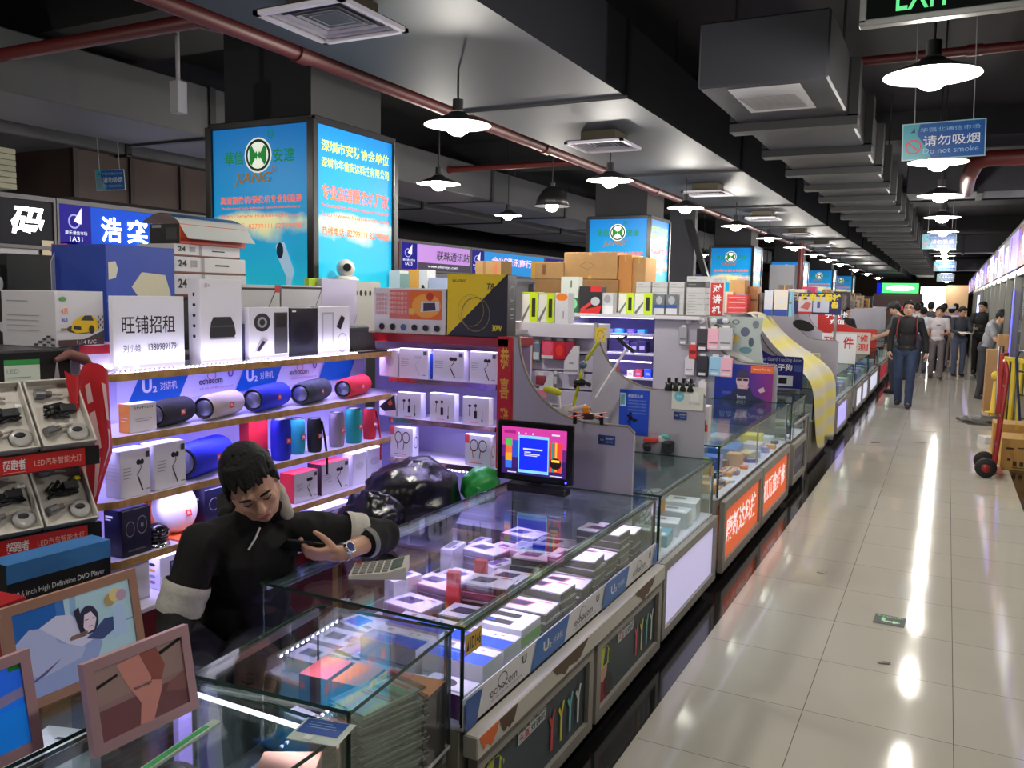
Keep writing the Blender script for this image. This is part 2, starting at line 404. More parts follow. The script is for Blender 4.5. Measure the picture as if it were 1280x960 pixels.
# ------------------------------------------------------------------ pendant lamps
def lamp(label, x, y, z=2.65, top=3.7, dark=False, light=True, power=1.0):
    r = empty('pendant_lamp', label, 'lamp', (x, y, z), 0, 'white pendant lamps')
    sh = M((235, 235, 230), .35) if not dark else M((30, 30, 32), .4)
    mb = MB()
    if dark: prof = [(.0, .2), (.05, .2), (.09, .17), (.15, .09), (.185, .0), (.18, .0), (.145, .085), (.085, .16), (.0, .18)]
    else: prof = [(.187, 0), (.18, .001), (.07, .034), (.0, .04)]
    mb.lathe(prof, (0, 0, 0), sh, 28)
    if not dark: mb.lathe([(.0, .07), (.045, .07), (.06, .055), (.184, .006), (.187, 0)], (0, 0, 0), M((40, 40, 42), .5), 28)  # outside of the lampshade coloured dark for its unlit look
    mb.build('shade', r)
    mb = MB(); mb.lathe([(0.0, -.055), (.03, -.052), (.055, -.035), (.068, -.008), (.062, .02), (.035, .05), (0, .055)], (0, 0, 0), M((255, 250, 238), .4, emit=BULB_E), 20); mb.build('bulb', r)
    mb = MB(); mb.cyl((0, 0, .08), (0, 0, .14 if not dark else .24), .03, DARK); mb.cyl((0, 0, .1), (0, 0, top-z), .006, DARK); mb.build('rod', r)
    if light:
        ld = bpy.data.lights.new('lamp_light', 'POINT'); ld.energy = LAMP_W*power; ld.color = (1, .95, .86); ld.shadow_soft_size = .035
        lo = bpy.data.objects.new('lamp_light', ld); col.objects.link(lo); lo.parent = r; lo.location = (0, 0, -.092)
    return r
on = ['nearest', 'second', 'third', 'fourth', 'fifth', 'sixth', 'seventh', 'eighth', 'ninth', 'tenth', 'eleventh', 'twelfth', 'thirteenth', 'fourteenth']
ys = [3.99, 6.41, 8.39, 10.49, 12.59, 14.7, 16.8, 18.9, 21.0, 23.1, 26, 30, 35, 41]
for k, y in enumerate(ys):
    lamp('bright white pendant lamp over the aisle, %s from the camera in its row' % on[k], -.12, y, light=True)
for k, y in enumerate([4.16, 6.55, 8.77, 11.12, 13.4, 15.8, 18.2, 20.6, 23, 27, 31, 36]):
    lamp('pendant lamp over the middle stalls, %s from the camera in its row' % on[k], -2.49, y, top=2.96, light=True)
lamp('pendant lamp over the near counters, above the top edge of the view', -2.2, 1.5, top=2.96, power=.35); lamp('pendant lamp over the aisle beside the near counters, above the view', -.12, 1.7, power=.6); lamp('pendant lamp over the stalls behind the camera', -2.49, -.4, top=2.96)  # unseen lamps added along the rows to brighten the near goods
lamp('small lit pendant lamp just right of the big lightbox column', -3.94, 6.28)
lamp('dark bell shaped pendant lamp left of the second lightbox column', -3.76, 8.22, dark=True)
for k, y in enumerate([2.0, 6.0, 10, 15, 20]):
    lamp('pendant lamp over the far left aisle, %s from the camera' % on[k], -5.2, y, z=2.75, power=.45)

# ------------------------------------------------------------------ hanging signs
def no_smoke(label, c, W, H, rz=0, roll=0, ztop=3.7):
    r = empty('hanging_sign', label, 'sign', c, rz, 'hanging no smoking signs'); r.rotation_euler = (0, roll, rz)
    mb = MB(); mb.box((0, 0, 0), (W, .012, H), M((150, 190, 200), .3)); BL = M((26, 84, 160), .3); TQ = M((70, 160, 178), .3)
    LB = M((140, 190, 225), .4)
    mb.dec((-W/2, -.0062, -H/2), (W, 0, 0), (0, 0, H), [('r', .015, .03, .985, .97, BL), ('p', [(.015, .03), (.36, .03), (.30, .3), (.18, .7), (.22, .97), (.015, .97)], TQ)])
    mb.build('panel', r)
    mb = MB(); mb.dec((-W/2, -.0075, -H/2), (W, 0, 0), (0, 0, H), [T('请勿吸烟', .26, .36, .93, .64, M((225, 232, 240), .4), .005), T('Do not smoke', .26, .15, .92, .30, LB), T('华强北通信市场', .22, .74, .93, .86, LB), ('o', .14, .36, .1, .2, .2, M((205, 70, 80), .4)), ('l', [(.075, .48), (.205, .24)], .022, M((205, 70, 80), .4)), ('p', [(.10, .74), (.16, .74), (.15, .88), (.13, .80)], M((20, 50, 90), .4))]); mb.build('lettering', r)
    mb = MB()
    for s in (-.35, .35): mb.cyl((W*s, 0, H/2), (W*s, 0, ztop-c[2]), .003, GREY, 6)
    mb.build('hanger', r)
sg = at(1179, 175, 'y', 5.6)
no_smoke('blue hanging no smoking sign over the aisle nearest the camera', tuple(sg), .435, .21, R(6), R(-2.0))
for k, (px, py, y, w) in enumerate(((1174, 302, 13.8, .44), (1181, 333, 21, .44), (1182, 347, 27.5, .44))):
    q = at(px, py, 'y', y); no_smoke(['second hanging no smoking sign down the aisle, below the lamp row', 'third hanging no smoking sign down the aisle', 'farthest hanging no smoking sign above the crowd'][k], tuple(q), w, .21)
q = at(138, 225, 'y', 5.2); no_smoke('blue hanging no smoking sign at far left above the lit stall signs', tuple(q), .25, .18, R(30), R(-3))
ex = empty('exit_sign', 'dark hanging exit sign in an aluminium frame at the top right corner', 'sign', (0.28, 3.2, 2.65))
ex.rotation_euler = (0, R(-.6), 0)
mb = MB(); mb.box((0, 0, .15), (1.2, .03, .28), M((16, 22, 20), .15)); mb.build('panel', ex)
mb = MB()
for lo, hi in (((-.61, -.022, 0), (.61, .022, .022)), ((-.61, -.022, .29), (.61, .022, .312)), ((-.61, -.022, .01), (-.588, .022, .3)), ((.588, -.022, .01), (.61, .022, .3))): mb.bx(lo, hi, M((170, 172, 172), .3, .7), .003)
mb.build('frame', ex)
mb = MB(); GE = M((90, 210, 130), .4, emit=.9); mb.dec((-.6, -.0155, .01), (1.2, 0, 0), (0, 0, .28), [T('EXIT', .085, .10, .225, .44, GE, .01), T('安全出口', .085, .58, .45, .92, GE), ('p', [(.26, .3), (.30, .3), (.30, .2), (.335, .36), (.30, .52), (.30, .42), (.26, .42)], GE), ('p', [(.37, .2), (.45, .25), (.48, .5), (.43, .42)], GE)]); mb.build('lettering', ex)
mb = MB()
for x in (-.45, .45): mb.cyl((x, 0, .3), (x, 0, 1.05), .006, GREY)
mb.build('hanger', ex)

# ================================================================== lit advertising boxes round the columns
def sky_print(z0, z1, strength):
    m = bpy.data.materials.new('lit print'); m.use_nodes = True; nt = m.node_tree; b = nt.nodes['Principled BSDF']
    N = lambda t: nt.nodes.new(t)
    tc = N('ShaderNodeTexCoord'); sp = N('ShaderNodeSeparateXYZ'); nt.links.new(tc.outputs['Object'], sp.inputs[0])
    mr = N('ShaderNodeMapRange'); mr.inputs['From Min'].default_value = z0; mr.inputs['From Max'].default_value = z1; nt.links.new(sp.outputs[2], mr.inputs[0])
    cr = N('ShaderNodeValToRGB'); e = cr.color_ramp.elements
    e[0].position = 0; e[0].color = tuple(lin(x) for x in (40, 190, 200))+(1,)
    e[1].position = 1; e[1].color = tuple(lin(x) for x in (10, 112, 186))+(1,)
    for p, c in ((.3, (30, 160, 200)), (.62, (14, 140, 200))):
        q = e.new(p); q.color = tuple(lin(x) for x in c)+(1,)
    nt.links.new(mr.outputs[0], cr.inputs[0])
    nz = N('ShaderNodeTexNoise'); nz.inputs['Scale'].default_value = 3.2; nz.inputs['Detail'].default_value = 6; nt.links.new(tc.outputs['Object'], nz.inputs[0])
    c2 = N('ShaderNodeValToRGB'); g = c2.color_ramp.elements   # where the printed cloud lies: between a third and a bit over half way up
    g[0].position = .25; g[0].color = (0, 0, 0, 1); g[1].position = .62; g[1].color = (0, 0, 0, 1); q = g.new(.5); q.color = (1, 1, 1, 1)
    nt.links.new(mr.outputs[0], c2.inputs[0])
    mu = N('ShaderNodeMath'); mu.operation = 'MULTIPLY'; nt.links.new(nz.outputs[0], mu.inputs[0]); nt.links.new(c2.outputs[0], mu.inputs[1])
    m2 = N('ShaderNodeMapRange'); m2.inputs['From Min'].default_value = .30; m2.inputs['From Max'].default_value = .5; nt.links.new(mu.outputs[0], m2.inputs[0])
    mx = N('ShaderNodeMix'); mx.data_type = 'RGBA'; nt.links.new(m2.outputs[0], mx.inputs[0]); nt.links.new(cr.outputs[0], mx.inputs[6]); mx.inputs[7].default_value = (lin(226), lin(228), lin(170), 1)
    nt.links.new(mx.outputs[2], b.inputs['Base Color']); nt.links.new(mx.outputs[2], b.inputs['Emission Color']); b.inputs['Emission Strength'].default_value = strength
    b.inputs['Roughness'].default_value = .35; b.inputs['Specular IOR Level'].default_value = .25
    return m
SKY = sky_print(0, 1.06, .6)
def em(rgb, s=.75, rough=.55): return M(rgb, rough, emit=s, spec=.2)
OL = em((60, 96, 20), .4); GR = em((30, 120, 50)); YG = em((190, 220, 60), .95); OR = em((226, 104, 60), .95); WT = em((235, 240, 245)); DKB = em((18, 40, 60), .4); GOLDL = em((150, 110, 40), .6); TQL = em((90, 220, 215), 1.0)
def light_column(label, y, full=True, x1=-3.3, W=.80, D=.80):
    r = empty('lightbox', label, 'advertising lightbox', (x1-W/2, y+D/2, 1.6), 0, 'blue lightboxes round the columns')
    fr = M((20, 20, 22), .3); h = 1.1
    mb = MB()
    for sx in (-1, 1):
        for sy in (-1, 1): mb.box((sx*W/2, sy*D/2, h/2), (.05, .05, h), fr, .004)
    for z in (0, h):
        for sy in (-1, 1): mb.box((0, sy*D/2, z), (W, .04, .04), fr, .004)
        for sx in (-1, 1): mb.box((sx*W/2, 0, z), (.04, D, .04), fr, .004)
    mb.build('frame', r)
    for side in range(4):
        mb = MB(); mb.box((0, -D/2+.005, h/2), (W-.05, .02, h-.04), SKY); p = mb.build('lit_panel', r); p.rotation_euler = (0, 0, side*PI/2)
        o, u, v = (-W/2+.025, -D/2-.0062, .02), (W-.05, 0, 0), (0, 0, h-.04)
        if side in (0, 2):
            A = [T('華信', .13, .80, .335, .875, GR, .012), T('安達', .645, .80, .86, .875, GR, .012), ('e', .49, .845, .142, .098, em((225, 228, 215), .7)), ('e', .49, .845, .128, .089, em((16, 50, 44), .5)), ('e', .49, .845, .108, .074, em((225, 228, 215), .8)),
                 ('p', [(.40, .885), (.425, .9), (.475, .845), (.425, .79), (.40, .805)], GR), ('p', [(.58, .885), (.555, .9), (.505, .845), (.555, .79), (.58, .805)], GR), ('p', [(.455, .845), (.475, .87), (.49, .845), (.505, .87), (.525, .845), (.505, .82), (.49, .845), (.475, .82)], GR),
                 ('o', .62, .955, .032, .024, .22, GR), T('R', .608, .944, .632, .966, GR), T('JIANG', .235, .675, .63, .752, GOLDL, .012, .25), ('o', .655, .765, .022, .017, .25, GOLDL),
                 T('高清摄像机/录像机专业制造商', .085, .578, .94, .622, OR, .012), T('Professional high-definition camera manufacturer', .1, .545, .93, .562, OR, .01), T('http://www.huaxin-cctv.com', .1, .494, .94, .522, OR), T('热线电话: 82799111 82799988', .09, .435, .93, .472, OR)]
            if full: A += [('p', [(.67, .34), (.70, .36), (.76, .36), (.86, .2), (.84, .16), (.78, .17), (.69, .28)], em((150, 180, 200), .7)), ('e', .715, .315, .035, .045, DKB), ('p', [(.78, .17), (.84, .16), (.8, .04), (.77, .04)], em((150, 180, 200), .6))]
        else:
            A = [T('深圳市安防协会单位', .06, .86, .95, .925, YG, .012), T('深圳市华信安达科技有限公司', .06, .775, .95, .83, YG, .012), T('专业高清摄像机厂家', .06, .60, .95, .685, OR, .012),
                 T('Professional high-definition camera manufacturer', .06, .555, .95, .578, OR, .01), T('http://www.huaxin-cctv.com', .06, .5, .95, .535, OR), T('热线电话: 82799111 82799988', .06, .405, .95, .455, OR, .01)]
        mb = MB(); mb.dec(o, u, v, A); q = mb.build('lettering', r); q.rotation_euler = (0, 0, side*PI/2)
    mb = MB(); mb.bx((x1-W+.06, y+.06, 0), (x1-.06, y+D-.06, 3.72), M((34, 34, 38), .8, var=.15, scale=3)); struct('column', mb)
    return r
light_column('big blue lit advertising box on the nearest column', 3.9)
on2 = ['second', 'third', 'fourth', 'fifth', 'sixth']
for k in range(5): light_column('blue lit advertising box on the %s column from the camera' % on2[k], 3.9+6.19*(k+1), False)

# ================================================================== stalls along the far left aisle
LS = empty('stall_row', 'row of lit stalls along the far left aisle under the signs', 'stall', (-7.6, 12, 0))
def lb(name, lo, hi, m, b=0.0):
    mb = rel(MB(), LS); mb.bx(lo, hi, m, b); return mb.build(name, LS)
lb('back_wall', (-9.0, 2, 0), (-8.9, 34, 2.6), M((200, 196, 204), .6))
lb('header', (-7.3, 2, 1.96), (-7.02, 34, 2.48), M((120, 118, 122), .4, .5))
for k in range(10): lb('post', (-7.12, 2.2+3.1*k, 0), (-7.02, 2.28+3.1*k, 1.93), STEEL)
for k in range(10): lb('divider', (-8.9, 2.22+3.1*k, 0), (-7.14, 2.26+3.1*k, 1.93), M((190, 186, 190), .6))
for k in range(10):
    mb = rel(MB(), LS)
    for z in (.9, 1.25, 1.6): mb.bx((-8.88, 2.3+3.1*k, z), (-8.5, 5.25+3.1*k, z+.02), M((210, 210, 215), .4))
    mb.build('shelf', LS)
for k in range(5):
    ld = bpy.data.lights.new('stall_light', 'AREA'); ld.energy = 16; ld.size = 4; ld.size_y = .6; ld.shape = 'RECTANGLE'; ld.color = (.95, .95, 1)
    lo = bpy.data.objects.new('stall_light', ld); col.objects.link(lo); lo.location = (-7.9, 4+6*k, 2.5); lo.rotation_euler = (0, 0, PI/2)
def fascia(label, y0, y1, base, items, z0=2.06, z1=2.44, group='lit shop signs of the left stalls'):
    r = empty('shop_sign', label, 'shop sign', (-7.0, (y0+y1)/2, z0), PI/2, group)
    W = y1-y0; H = z1-z0; mb = MB(); mb.box((0, .01, H/2), (W-.03, .03, H), base, .004); mb.build('panel', r)
    mb = MB(); S = M((112, 110, 114), .55, .2)
    mb.bx((-W/2, -.02, -.03), (W/2, .04, .0), S); mb.bx((-W/2, -.02, H), (W/2, .04, H+.04), S); mb.bx((-W/2, -.02, 0), (-W/2+.02, .04, H), S); mb.bx((W/2-.02, -.02, 0), (W/2, .04, H), S); mb.build('frame', r)
    mb = MB(); mb.dec((-W/2, -.0055, 0), (W, 0, 0), (0, 0, H), items, .001); mb.build('lettering', r)
    return r
WB = M((250, 248, 255), .4, emit=5.0)
def market(u0, u1, code):
    w = u1-u0; P = lambda a: u0+w*a; s = WT
    return [('r', u0, .0, u1, 1, em((24, 12, 130), .55)), ('o', P(.46), .62, w*.19, .17, .22, em((150, 150, 210), .8)), ('p', [(P(.44), .62), (P(.70), .95), (P(.68), .56)], em((225, 225, 240), .9)), T('康乐通信市场', P(.16), .31, P(.86), .40, s), T(code, P(.3), .15, P(.7), .27, s)]
BLU = em((14, 50, 165), .8)
fascia('black shop sign with one glowing white character at the left edge', 2.6, 4.87, em((14, 14, 26), .3), [T('数', .62, .22, .745, .84, WB, .03, .2), T('码', .825, .22, .955, .84, WB, .03, .2)])
fascia('blue shop sign with stall number 1A31 and glowing white characters', 4.88, 7.7, em((10, 70, 190), .7), market(.01, .12, '1A31')+[T('浩', .155, .2, .232, .80, WB, .02), T('奕', .255, .2, .338, .80, WB, .02), T('通', .37, .2, .45, .80, WB, .02), T('讯', .48, .2, .56, .80, WB, .02)])
fascia('dark red shop sign behind the big lightbox column', 7.72, 10.12, em((110, 14, 40), .6), [T('通讯', .80, .2, .98, .8, WT, .03)])
fascia('pale purple shop sign with black brush lettering and a web address', 10.13, 12.14, em((176, 130, 200), .85), market(0, .22, '1A33')+[('r', .22, .0, 1, .30, em((70, 60, 80), .5)), T('联珠通讯站', .48, .42, .98, .80, INK, .01, .15), T('www.elaineys.com', .36, .08, .8, .23, WT)])
fascia('light blue shop sign with white and pink lettering', 12.15, 15.0, em((30, 130, 200), .8), market(0, .16, '1A35')+[T('金兴通讯商行', .25, .42, .80, .80, em((240, 200, 225), .9), .02)])
fascia('dark blue shop sign with a glowing round mark behind the cartons', 15.01, 18.2, em((16, 14, 110), .6), [T('@', .05, .2, .17, .82, WB, .03), T('金伯讯', .2, .3, .55, .75, WB, .03)])
for k in range(4): fascia('blue lit shop sign of the left stalls, beyond the glowing round mark, %s of four' % on[k], 18.3+3.3*k, 21.5+3.3*k, BLU, [T('通讯数码', .3, .25, .85, .75, WT, .02)])
# dark brown boarding and a pale shutter above the signs
mb = MB()
mb.bx((-8.2, 5.3, 2.55), (-7.35, 8.9, 3.0), M((62, 44, 40), .6, var=.2, scale=4))
for k in range(6): mb.bx((-7.36, 5.3+.62*k, 2.55), (-7.32, 5.35+.62*k, 3.0), M((44, 32, 30), .6))
tag(mb.build('storage_boarding'), 'dark brown boarding stacked above the lit signs at left', 'boarding')
mb = MB()
for k in range(7): mb.bx((-8.2, 2.4, 2.55+.05*k), (-7.32-.004*(k % 2), 4.75, 2.597+.05*k), M((186, 184, 160), .6), .004)
tag(mb.build('roller_shutter'), 'pale ribbed shutter box above the black shop sign', 'shutter')

# ================================================================== stalls along the right side of the aisle
RS = empty('stall_row', 'row of glazed stalls down the right side of the aisle', 'stall', (1.6, 28, 0))
def rb(name, lo, hi, m, b=0.0):
    mb = rel(MB(), RS); mb.bx(lo, hi, m, b); return mb.build(name, RS)
FRM = M((128, 128, 124), .35, .5)
rb('header', (.92, 6, 2.16), (1.3, 52, 2.26), FRM); rb('top_rail', (.9, 6, 2.88), (1.3, 52, 2.95), FRM)
rb('back_wall', (2.6, 6, 0), (2.7, 52, 2.9), M((150, 140, 130), .7))
for k in range(16):
    y = 9.2+2.05*k
    rb('post', (.9, y, 0), (1.0, y+.09, 2.2), FRM, .006)
    rb('bracket', (.93, y+.02, 2.02), (1.25, y+.06, 2.2), FRM)
for k in range(15):
    y = 9.3+2.05*k
    mb = rel(MB(), RS); mb.bx((.98, y, .5), (.992, y+1.94, 2.16), GLASS_CLEAR); mb.build('pane', RS)
    rb('kick_panel', (.95, y, 0), (1.0, y+1.94, .5), M((96, 92, 92), .4))
    rb('shelf', (1.5, y+.1, 1.1), (2.5, y+1.9, 1.13), WHITE)
glow = [(245, 245, 255), (255, 240, 235), (150, 120, 255), (250, 250, 250), (235, 60, 60), (245, 245, 255)]
for k in range(22):
    y = 8.0+2.0*k; c = glow[k % 6]
    r = empty('shop_sign', 'bright lit sign over the right hand stalls, %s panel of the glowing row' % ('first second third fourth fifth sixth seventh eighth ninth tenth eleventh twelfth thirteenth fourteenth fifteenth sixteenth seventeenth eighteenth nineteenth twentieth next-to-last last'.split()[k]), 'shop sign', (.9, y, 2.27), -PI/2, 'lit sign panels over the right stalls')
    mb = MB(); mb.box((0, 0, .3), (1.9, .03, .6), em(((225, 225, 235), (120, 100, 130), (235, 235, 240), (110, 60, 70), (150, 130, 230), (130, 126, 130))[k % 6], (.75, .2, 1.1, .2, .5, .3)[k % 6]), .004); mb.build('panel', r)
    mb = MB(); mb.dec((-.95, -.016, 0), (1.9, 0, 0), (0, 0, .6), [('r', .03+.11*(k % 3), .06, .14+.11*(k % 3), .94, em((70, 30, 220), 1.4)), T(['数码', '手机', '通讯', '电子', '批发', '配件'][k % 6], .42, .2, .9, .8, em(glow[(k+4) % 6], 1.2), .02)], .001); mb.build('lettering', r)
# a blue-violet lit upright at the nearest right stall, and a screen further on
mb = MB(); q = at(1268, 400, 'x', .93); mb.bx((.885, q.y-.1, .0), (.90, q.y+.02, 1.95), em((96, 96, 235), 1.6)); o = mb.build('light_strip', RS); o.matrix_parent_inverse = Matrix.Translation(-Vector(RS.location)); o['label'] = 'glowing blue violet upright light'
mb = MB(); q = at(1222, 390, 'x', .88); mb.bx((.86, q.y-.5, 1.35), (.90, q.y+.5, 2.0), em((200, 210, 255), 2.0)); o = mb.build('screen', RS); o.matrix_parent_inverse = Matrix.Translation(-Vector(RS.location)); o['label'] = 'bright screen on a stall post'

# ------------------------------------------------------------------ far end of the hall
mb = MB(); mb.bx((-1.12, 42, .0), (-.12, 42.1, 2.45), M((255, 252, 246), .5, emit=3.0)); tag(mb.build('light_screen'), 'glaring white lit panel at the far end of the aisle', 'light panel')
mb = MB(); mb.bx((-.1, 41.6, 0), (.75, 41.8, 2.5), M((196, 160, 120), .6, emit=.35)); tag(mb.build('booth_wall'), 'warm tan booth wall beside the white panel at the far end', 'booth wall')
gs = empty('shop_sign', 'long green and white glowing sign over the far stalls', 'shop sign', (-2.0, 40, 2.12))
mb = MB(); mb.bx((-.58, -.02, 0), (.85, .02, .42), em((90, 235, 130), 1.2)); mb.build('panel', gs)
mb = MB(); mb.dec((-.58, -.021, 0), (1.43, 0, 0), (0, 0, .42), [('e', .5, .5, .4, .3, em((225, 255, 230), 1.3)), T('便利店', .25, .2, .75, .8, em((250, 255, 250), 1.6), .02)], .002); mb.build('lettering', gs)
mb = MB(); mb.bx((-.78, -.02, -.02), (-.59, .02, .42), em((16, 30, 200), 1.0)); mb.build('logo_panel', gs)
mb = MB(); mb.bx((-.9, .1, -2.12), (1.0, .3, -.03), M((120, 90, 90), .6)); mb.build('front', gs)

# ================================================================== counters of the middle island
LED_C = (216, 206, 255)
def led(name, a, b, par, w=.008, s=7.0, dots=True):
    """LED tape between a and b: a row of small lit chips on a strip"""
    a, b = Vector(a), Vector(b); L = (b-a).length; mb = MB()
    d = (b-a)/L; mb.tube([a, b], w*.45, M((225, 222, 240), .4), 6)
    n = max(2, int(L/.022)); E_ = M(LED_C, .4, emit=s*2.2)
    for k in range(n):
        p = a+d*(L*(k+.5)/n); mb.box(tuple(p-Vector((0, 0, .002))), (w*.9, w*.9, w*.8), E_)
    return mb.build(name, par)
def area(loc, sx, sy, W, color=(.62, .58, 1.0), rot=(0, 0, 0), par=None, spread=110):
    ld = bpy.data.lights.new('led_light', 'AREA'); ld.shape = 'RECTANGLE'; ld.size = sx; ld.size_y = sy; ld.energy = W*STRIP; ld.color = color
    if spread: ld.spread = R(spread)
    o = bpy.data.objects.new('led_light', ld); col.objects.link(o); o.location = loc; o.rotation_euler = rot
    if par: o.parent = par
    return o
OAK = M((150, 146, 138), .5, var=.22, scale=9); OAK2 = M((124, 119, 111), .5, var=.25, scale=9)
def showcase(label, x0, y0, x1, y1, zs, zt, rz=0.0, base=None, glass=True, group='glass showcases of the middle stalls', top=True, t=.006, posts=True):
    """glass-topped counter: skirt up to zs, glass box up to zt; the aisle side is +x, the camera side is -y"""
    W, D = x1-x0, y1-y0
    r = empty('showcase', label, 'showcase', ((x0+x1)/2, (y0+y1)/2, 0), rz, group)
    base = base or OAK
    mb = MB(); mb.bx((-W/2+.01, -D/2+.005, .0), (W/2-.04, D/2-.005, .10), BLACK); mb.build('plinth', r)
    mb = MB(); mb.bx((-W/2, -D/2, .06), (W/2-.012, D/2, zs-.012), base, .003); mb.build('cabinet', r)
    mb = MB(); mb.bx((-W/2, -D/2, zs-.012), (W/2, D/2, zs), M((224, 220, 232), .35), .002); mb.build('deck', r)
    g = GLASS; e = GLASS_EDGE
    def pane(name, lo, hi, edge_axis):
        mb = MB(); mb.bx(lo, hi, g); w = .0022
        # dark green ground edges
        x0_, y0_, z0_ = lo; x1_, y1_, z1_ = hi; ed = []
        if edge_axis == 'z':
            ed = [((x0_-.0004, y0_-.0004, z0_), (x1_+.0004, y0_+w, z1_)), ((x0_-.0004, y1_-w, z0_), (x1_+.0004, y1_+.0004, z1_)), ((x0_-.0004, y0_, z0_), (x0_+w, y1_, z1_)), ((x1_-w, y0_, z0_), (x1_+.0004, y1_, z1_))]
        elif edge_axis == 'x': ed = [((x0_, y0_-.0004, z0_), (x1_, y0_+w, z1_)), ((x0_, y1_-w, z0_), (x1_, y1_+.0004, z1_))]
        else: ed = [((x0_-.0004, y0_, z0_), (x0_+w, y1_, z1_)), ((x1_-w, y0_, z0_), (x1_+.0004, y1_, z1_))]
        for a, b in ed: mb.bx(a, b, e)
        return mb.build(name, r)
    pane('glass_top', (-W/2-.004, -D/2-.004, zt-t*1.4), (W/2+.004, D/2+.004, zt), 'z')
    pane('glass_front', (W/2-t, -D/2+.002, zs), (W/2, D/2-.002, zt-t*1.4), 'x')
    pane('glass_side', (-W/2+.002, -D/2, zs), (W/2-t, -D/2+t, zt-t*1.4), 'y')
    pane('glass_side', (-W/2+.002, D/2-t, zs), (W/2-t, D/2, zt-t*1.4), 'y')
    mb = MB(); mb.bx((-W/2, -D/2+.01, zs), (-W/2+.012, D/2-.01, zs+.04), STEEL); mb.bx((-W/2, -D/2+.01, zt-.03), (-W/2+.012, D/2-.01, zt-t*1.4), STEEL); mb.build('sliding_rail', r)
    if posts:
        for sy in (-1, 1):
            mb = MB(); mb.box((W/2-.012, sy*(D/2-.012), (zs+zt)/2), (.008, .008, zt-zs-.01), CHROME); mb.build('corner_post', r)
    return r, W, D
def channels(r, W, D, zt, back=True):
    mb = MB(); c = M((70, 84, 86), .35, .3)
    mb.bx((W/2-.045, -D/2+.01, zt-.0125), (W/2-.007, D/2-.01, zt-.0095), c); mb.bx((W/2-.012, -D/2+.01, zt-.024), (W/2-.007, D/2-.01, zt-.0095), c)  # front cover added to hide the bright line of the LED strip
    if back: mb.bx((-W/2+.012, -D/2+.01, zt-.0125), (-W/2+.075, D/2-.01, zt-.0095), M((150, 160, 176), .35, .4))
    mb.build('light_channel', r)
# --- the seller's long glass counter
c1, W1, D1 = showcase('long glass counter with a yellow number plate the seller leans on', -1.90, 1.99, -1.15, 3.76, .49, .79)
led('led_strip', (W1/2-.03, -D1/2+.03, .778), (W1/2-.03, D1/2-.03, .778), c1); led('led_strip', (-W1/2+.05, -D1/2+.03, .778), (-W1/2+.05, D1/2-.03, .778), c1)
area((W1/2-.05, 0, .775), .03, D1-.1, 3.4, (.74, .56, 1.0), (0, R(25), 0), c1); area((-W1/2+.08, 0, .775), .03, D1-.1, 3.6, (.66, .48, 1.0), (0, R(-25), 0), c1)
channels(c1, W1, D1, .79)
mb = MB(); mb.dec((W1/2+.001, -D1/2+.004, .70), (0, .098, 0), (0, 0, .062), [('r', 0, 0, 1, 1, M((206, 160, 50), .35)), ('r', .02, .04, .98, .96, M((222, 178, 62), .35)), T('1D146', .3, .2, .92, .8, INK, .02), ('p', [(.08, .2), (.22, .2), (.2, .75), (.15, .45)], INK)]); mb.build('number_plate', c1)
# --- printed cardboard front strip of the long counter, outside the glass
mb = MB(); mb.bx((-1.1495, 1.985, .485), (-1.146, 3.765, .578), WHITE)
UB = M((22, 104, 190), .35); UB2 = M((20, 84, 165), .35)
it = []
nseg = 3
for k in range(nseg):
    a = k*.36
    it += [T('echocom', a+.09, .30, a+.19, .62, INK, .0), ('o', a+.135, .62, .018, .25, .12, INK), T('U', a+.21, .55, a+.228, .85, INK, .02), T('卓信达数码科技', a+.09, .16, a+.21, .25, GREY),
           ('p', [(a+.245, 0), (a+.40, 0), (a+.425, 1), (a+.27, 1)] if a+.425 < 1 else [(a+.245, 0), (1, 0), (1, 1), (a+.27, 1)], UB)]
    if a < .7: it += [T('U', a+.30, .32, a+.325, .72, TXTW, .04), T('2', a+.326, .32, a+.337, .52, TXTW, .02), T('对讲机', a+.343, .36, a+.39, .62, TXTW)]
it += [('p', [(0, 0), (.035, 0), (.055, 1), (0, 1)], UB2)]
mb.dec((-1.146, 1.985, .485), (0, 1.78, 0), (0, 0, .093), it)
tag(mb.build('printed_strip'), 'white and blue printed cardboard strip along the foot of the long glass counter', 'printed strip')
# --- torn white laminate ledge and the framed cycling pictures under the long counter
LEDGE = empty('counter_ledge', 'torn white laminate ledge with bare board showing below the printed strip', 'ledge', (-1.13, 2.87, .40))
mb = rel(MB(), LEDGE); mb.bx((-1.149, 1.99, .405), (-1.10, 3.78, .475), M((206, 202, 194), .5, var=.06, scale=10), .004)
mb.build('board', LEDGE)
random.seed(3)
def torn(y0, y1, m, side):
    mb = rel(MB(), LEDGE)
    pts = []; n = 9
    for k in range(n+1): pts.append((-1.0992, y0+(y1-y0)*k/n, .472-(.0 if side else .0)))
    low = [(-1.0992, y1-(y1-y0)*k/n, .472-(.062*math.sin(PI*k/n)**.6*random.uniform(.6, 1)+.004)) for k in range(n+1)]
    for k in range(n): mb.poly([pts[k], low[n-k], low[n-k-1], pts[k+1]], m)
    mb.build('torn_patch', LEDGE)
torn(2.0, 2.12, ORANGE, 0); torn(2.12, 2.24, M((96, 72, 54), .8), 0); torn(2.5, 2.82, M((104, 84, 66), .8), 0); torn(3.35, 3.62, M((110, 92, 74), .8), 0)
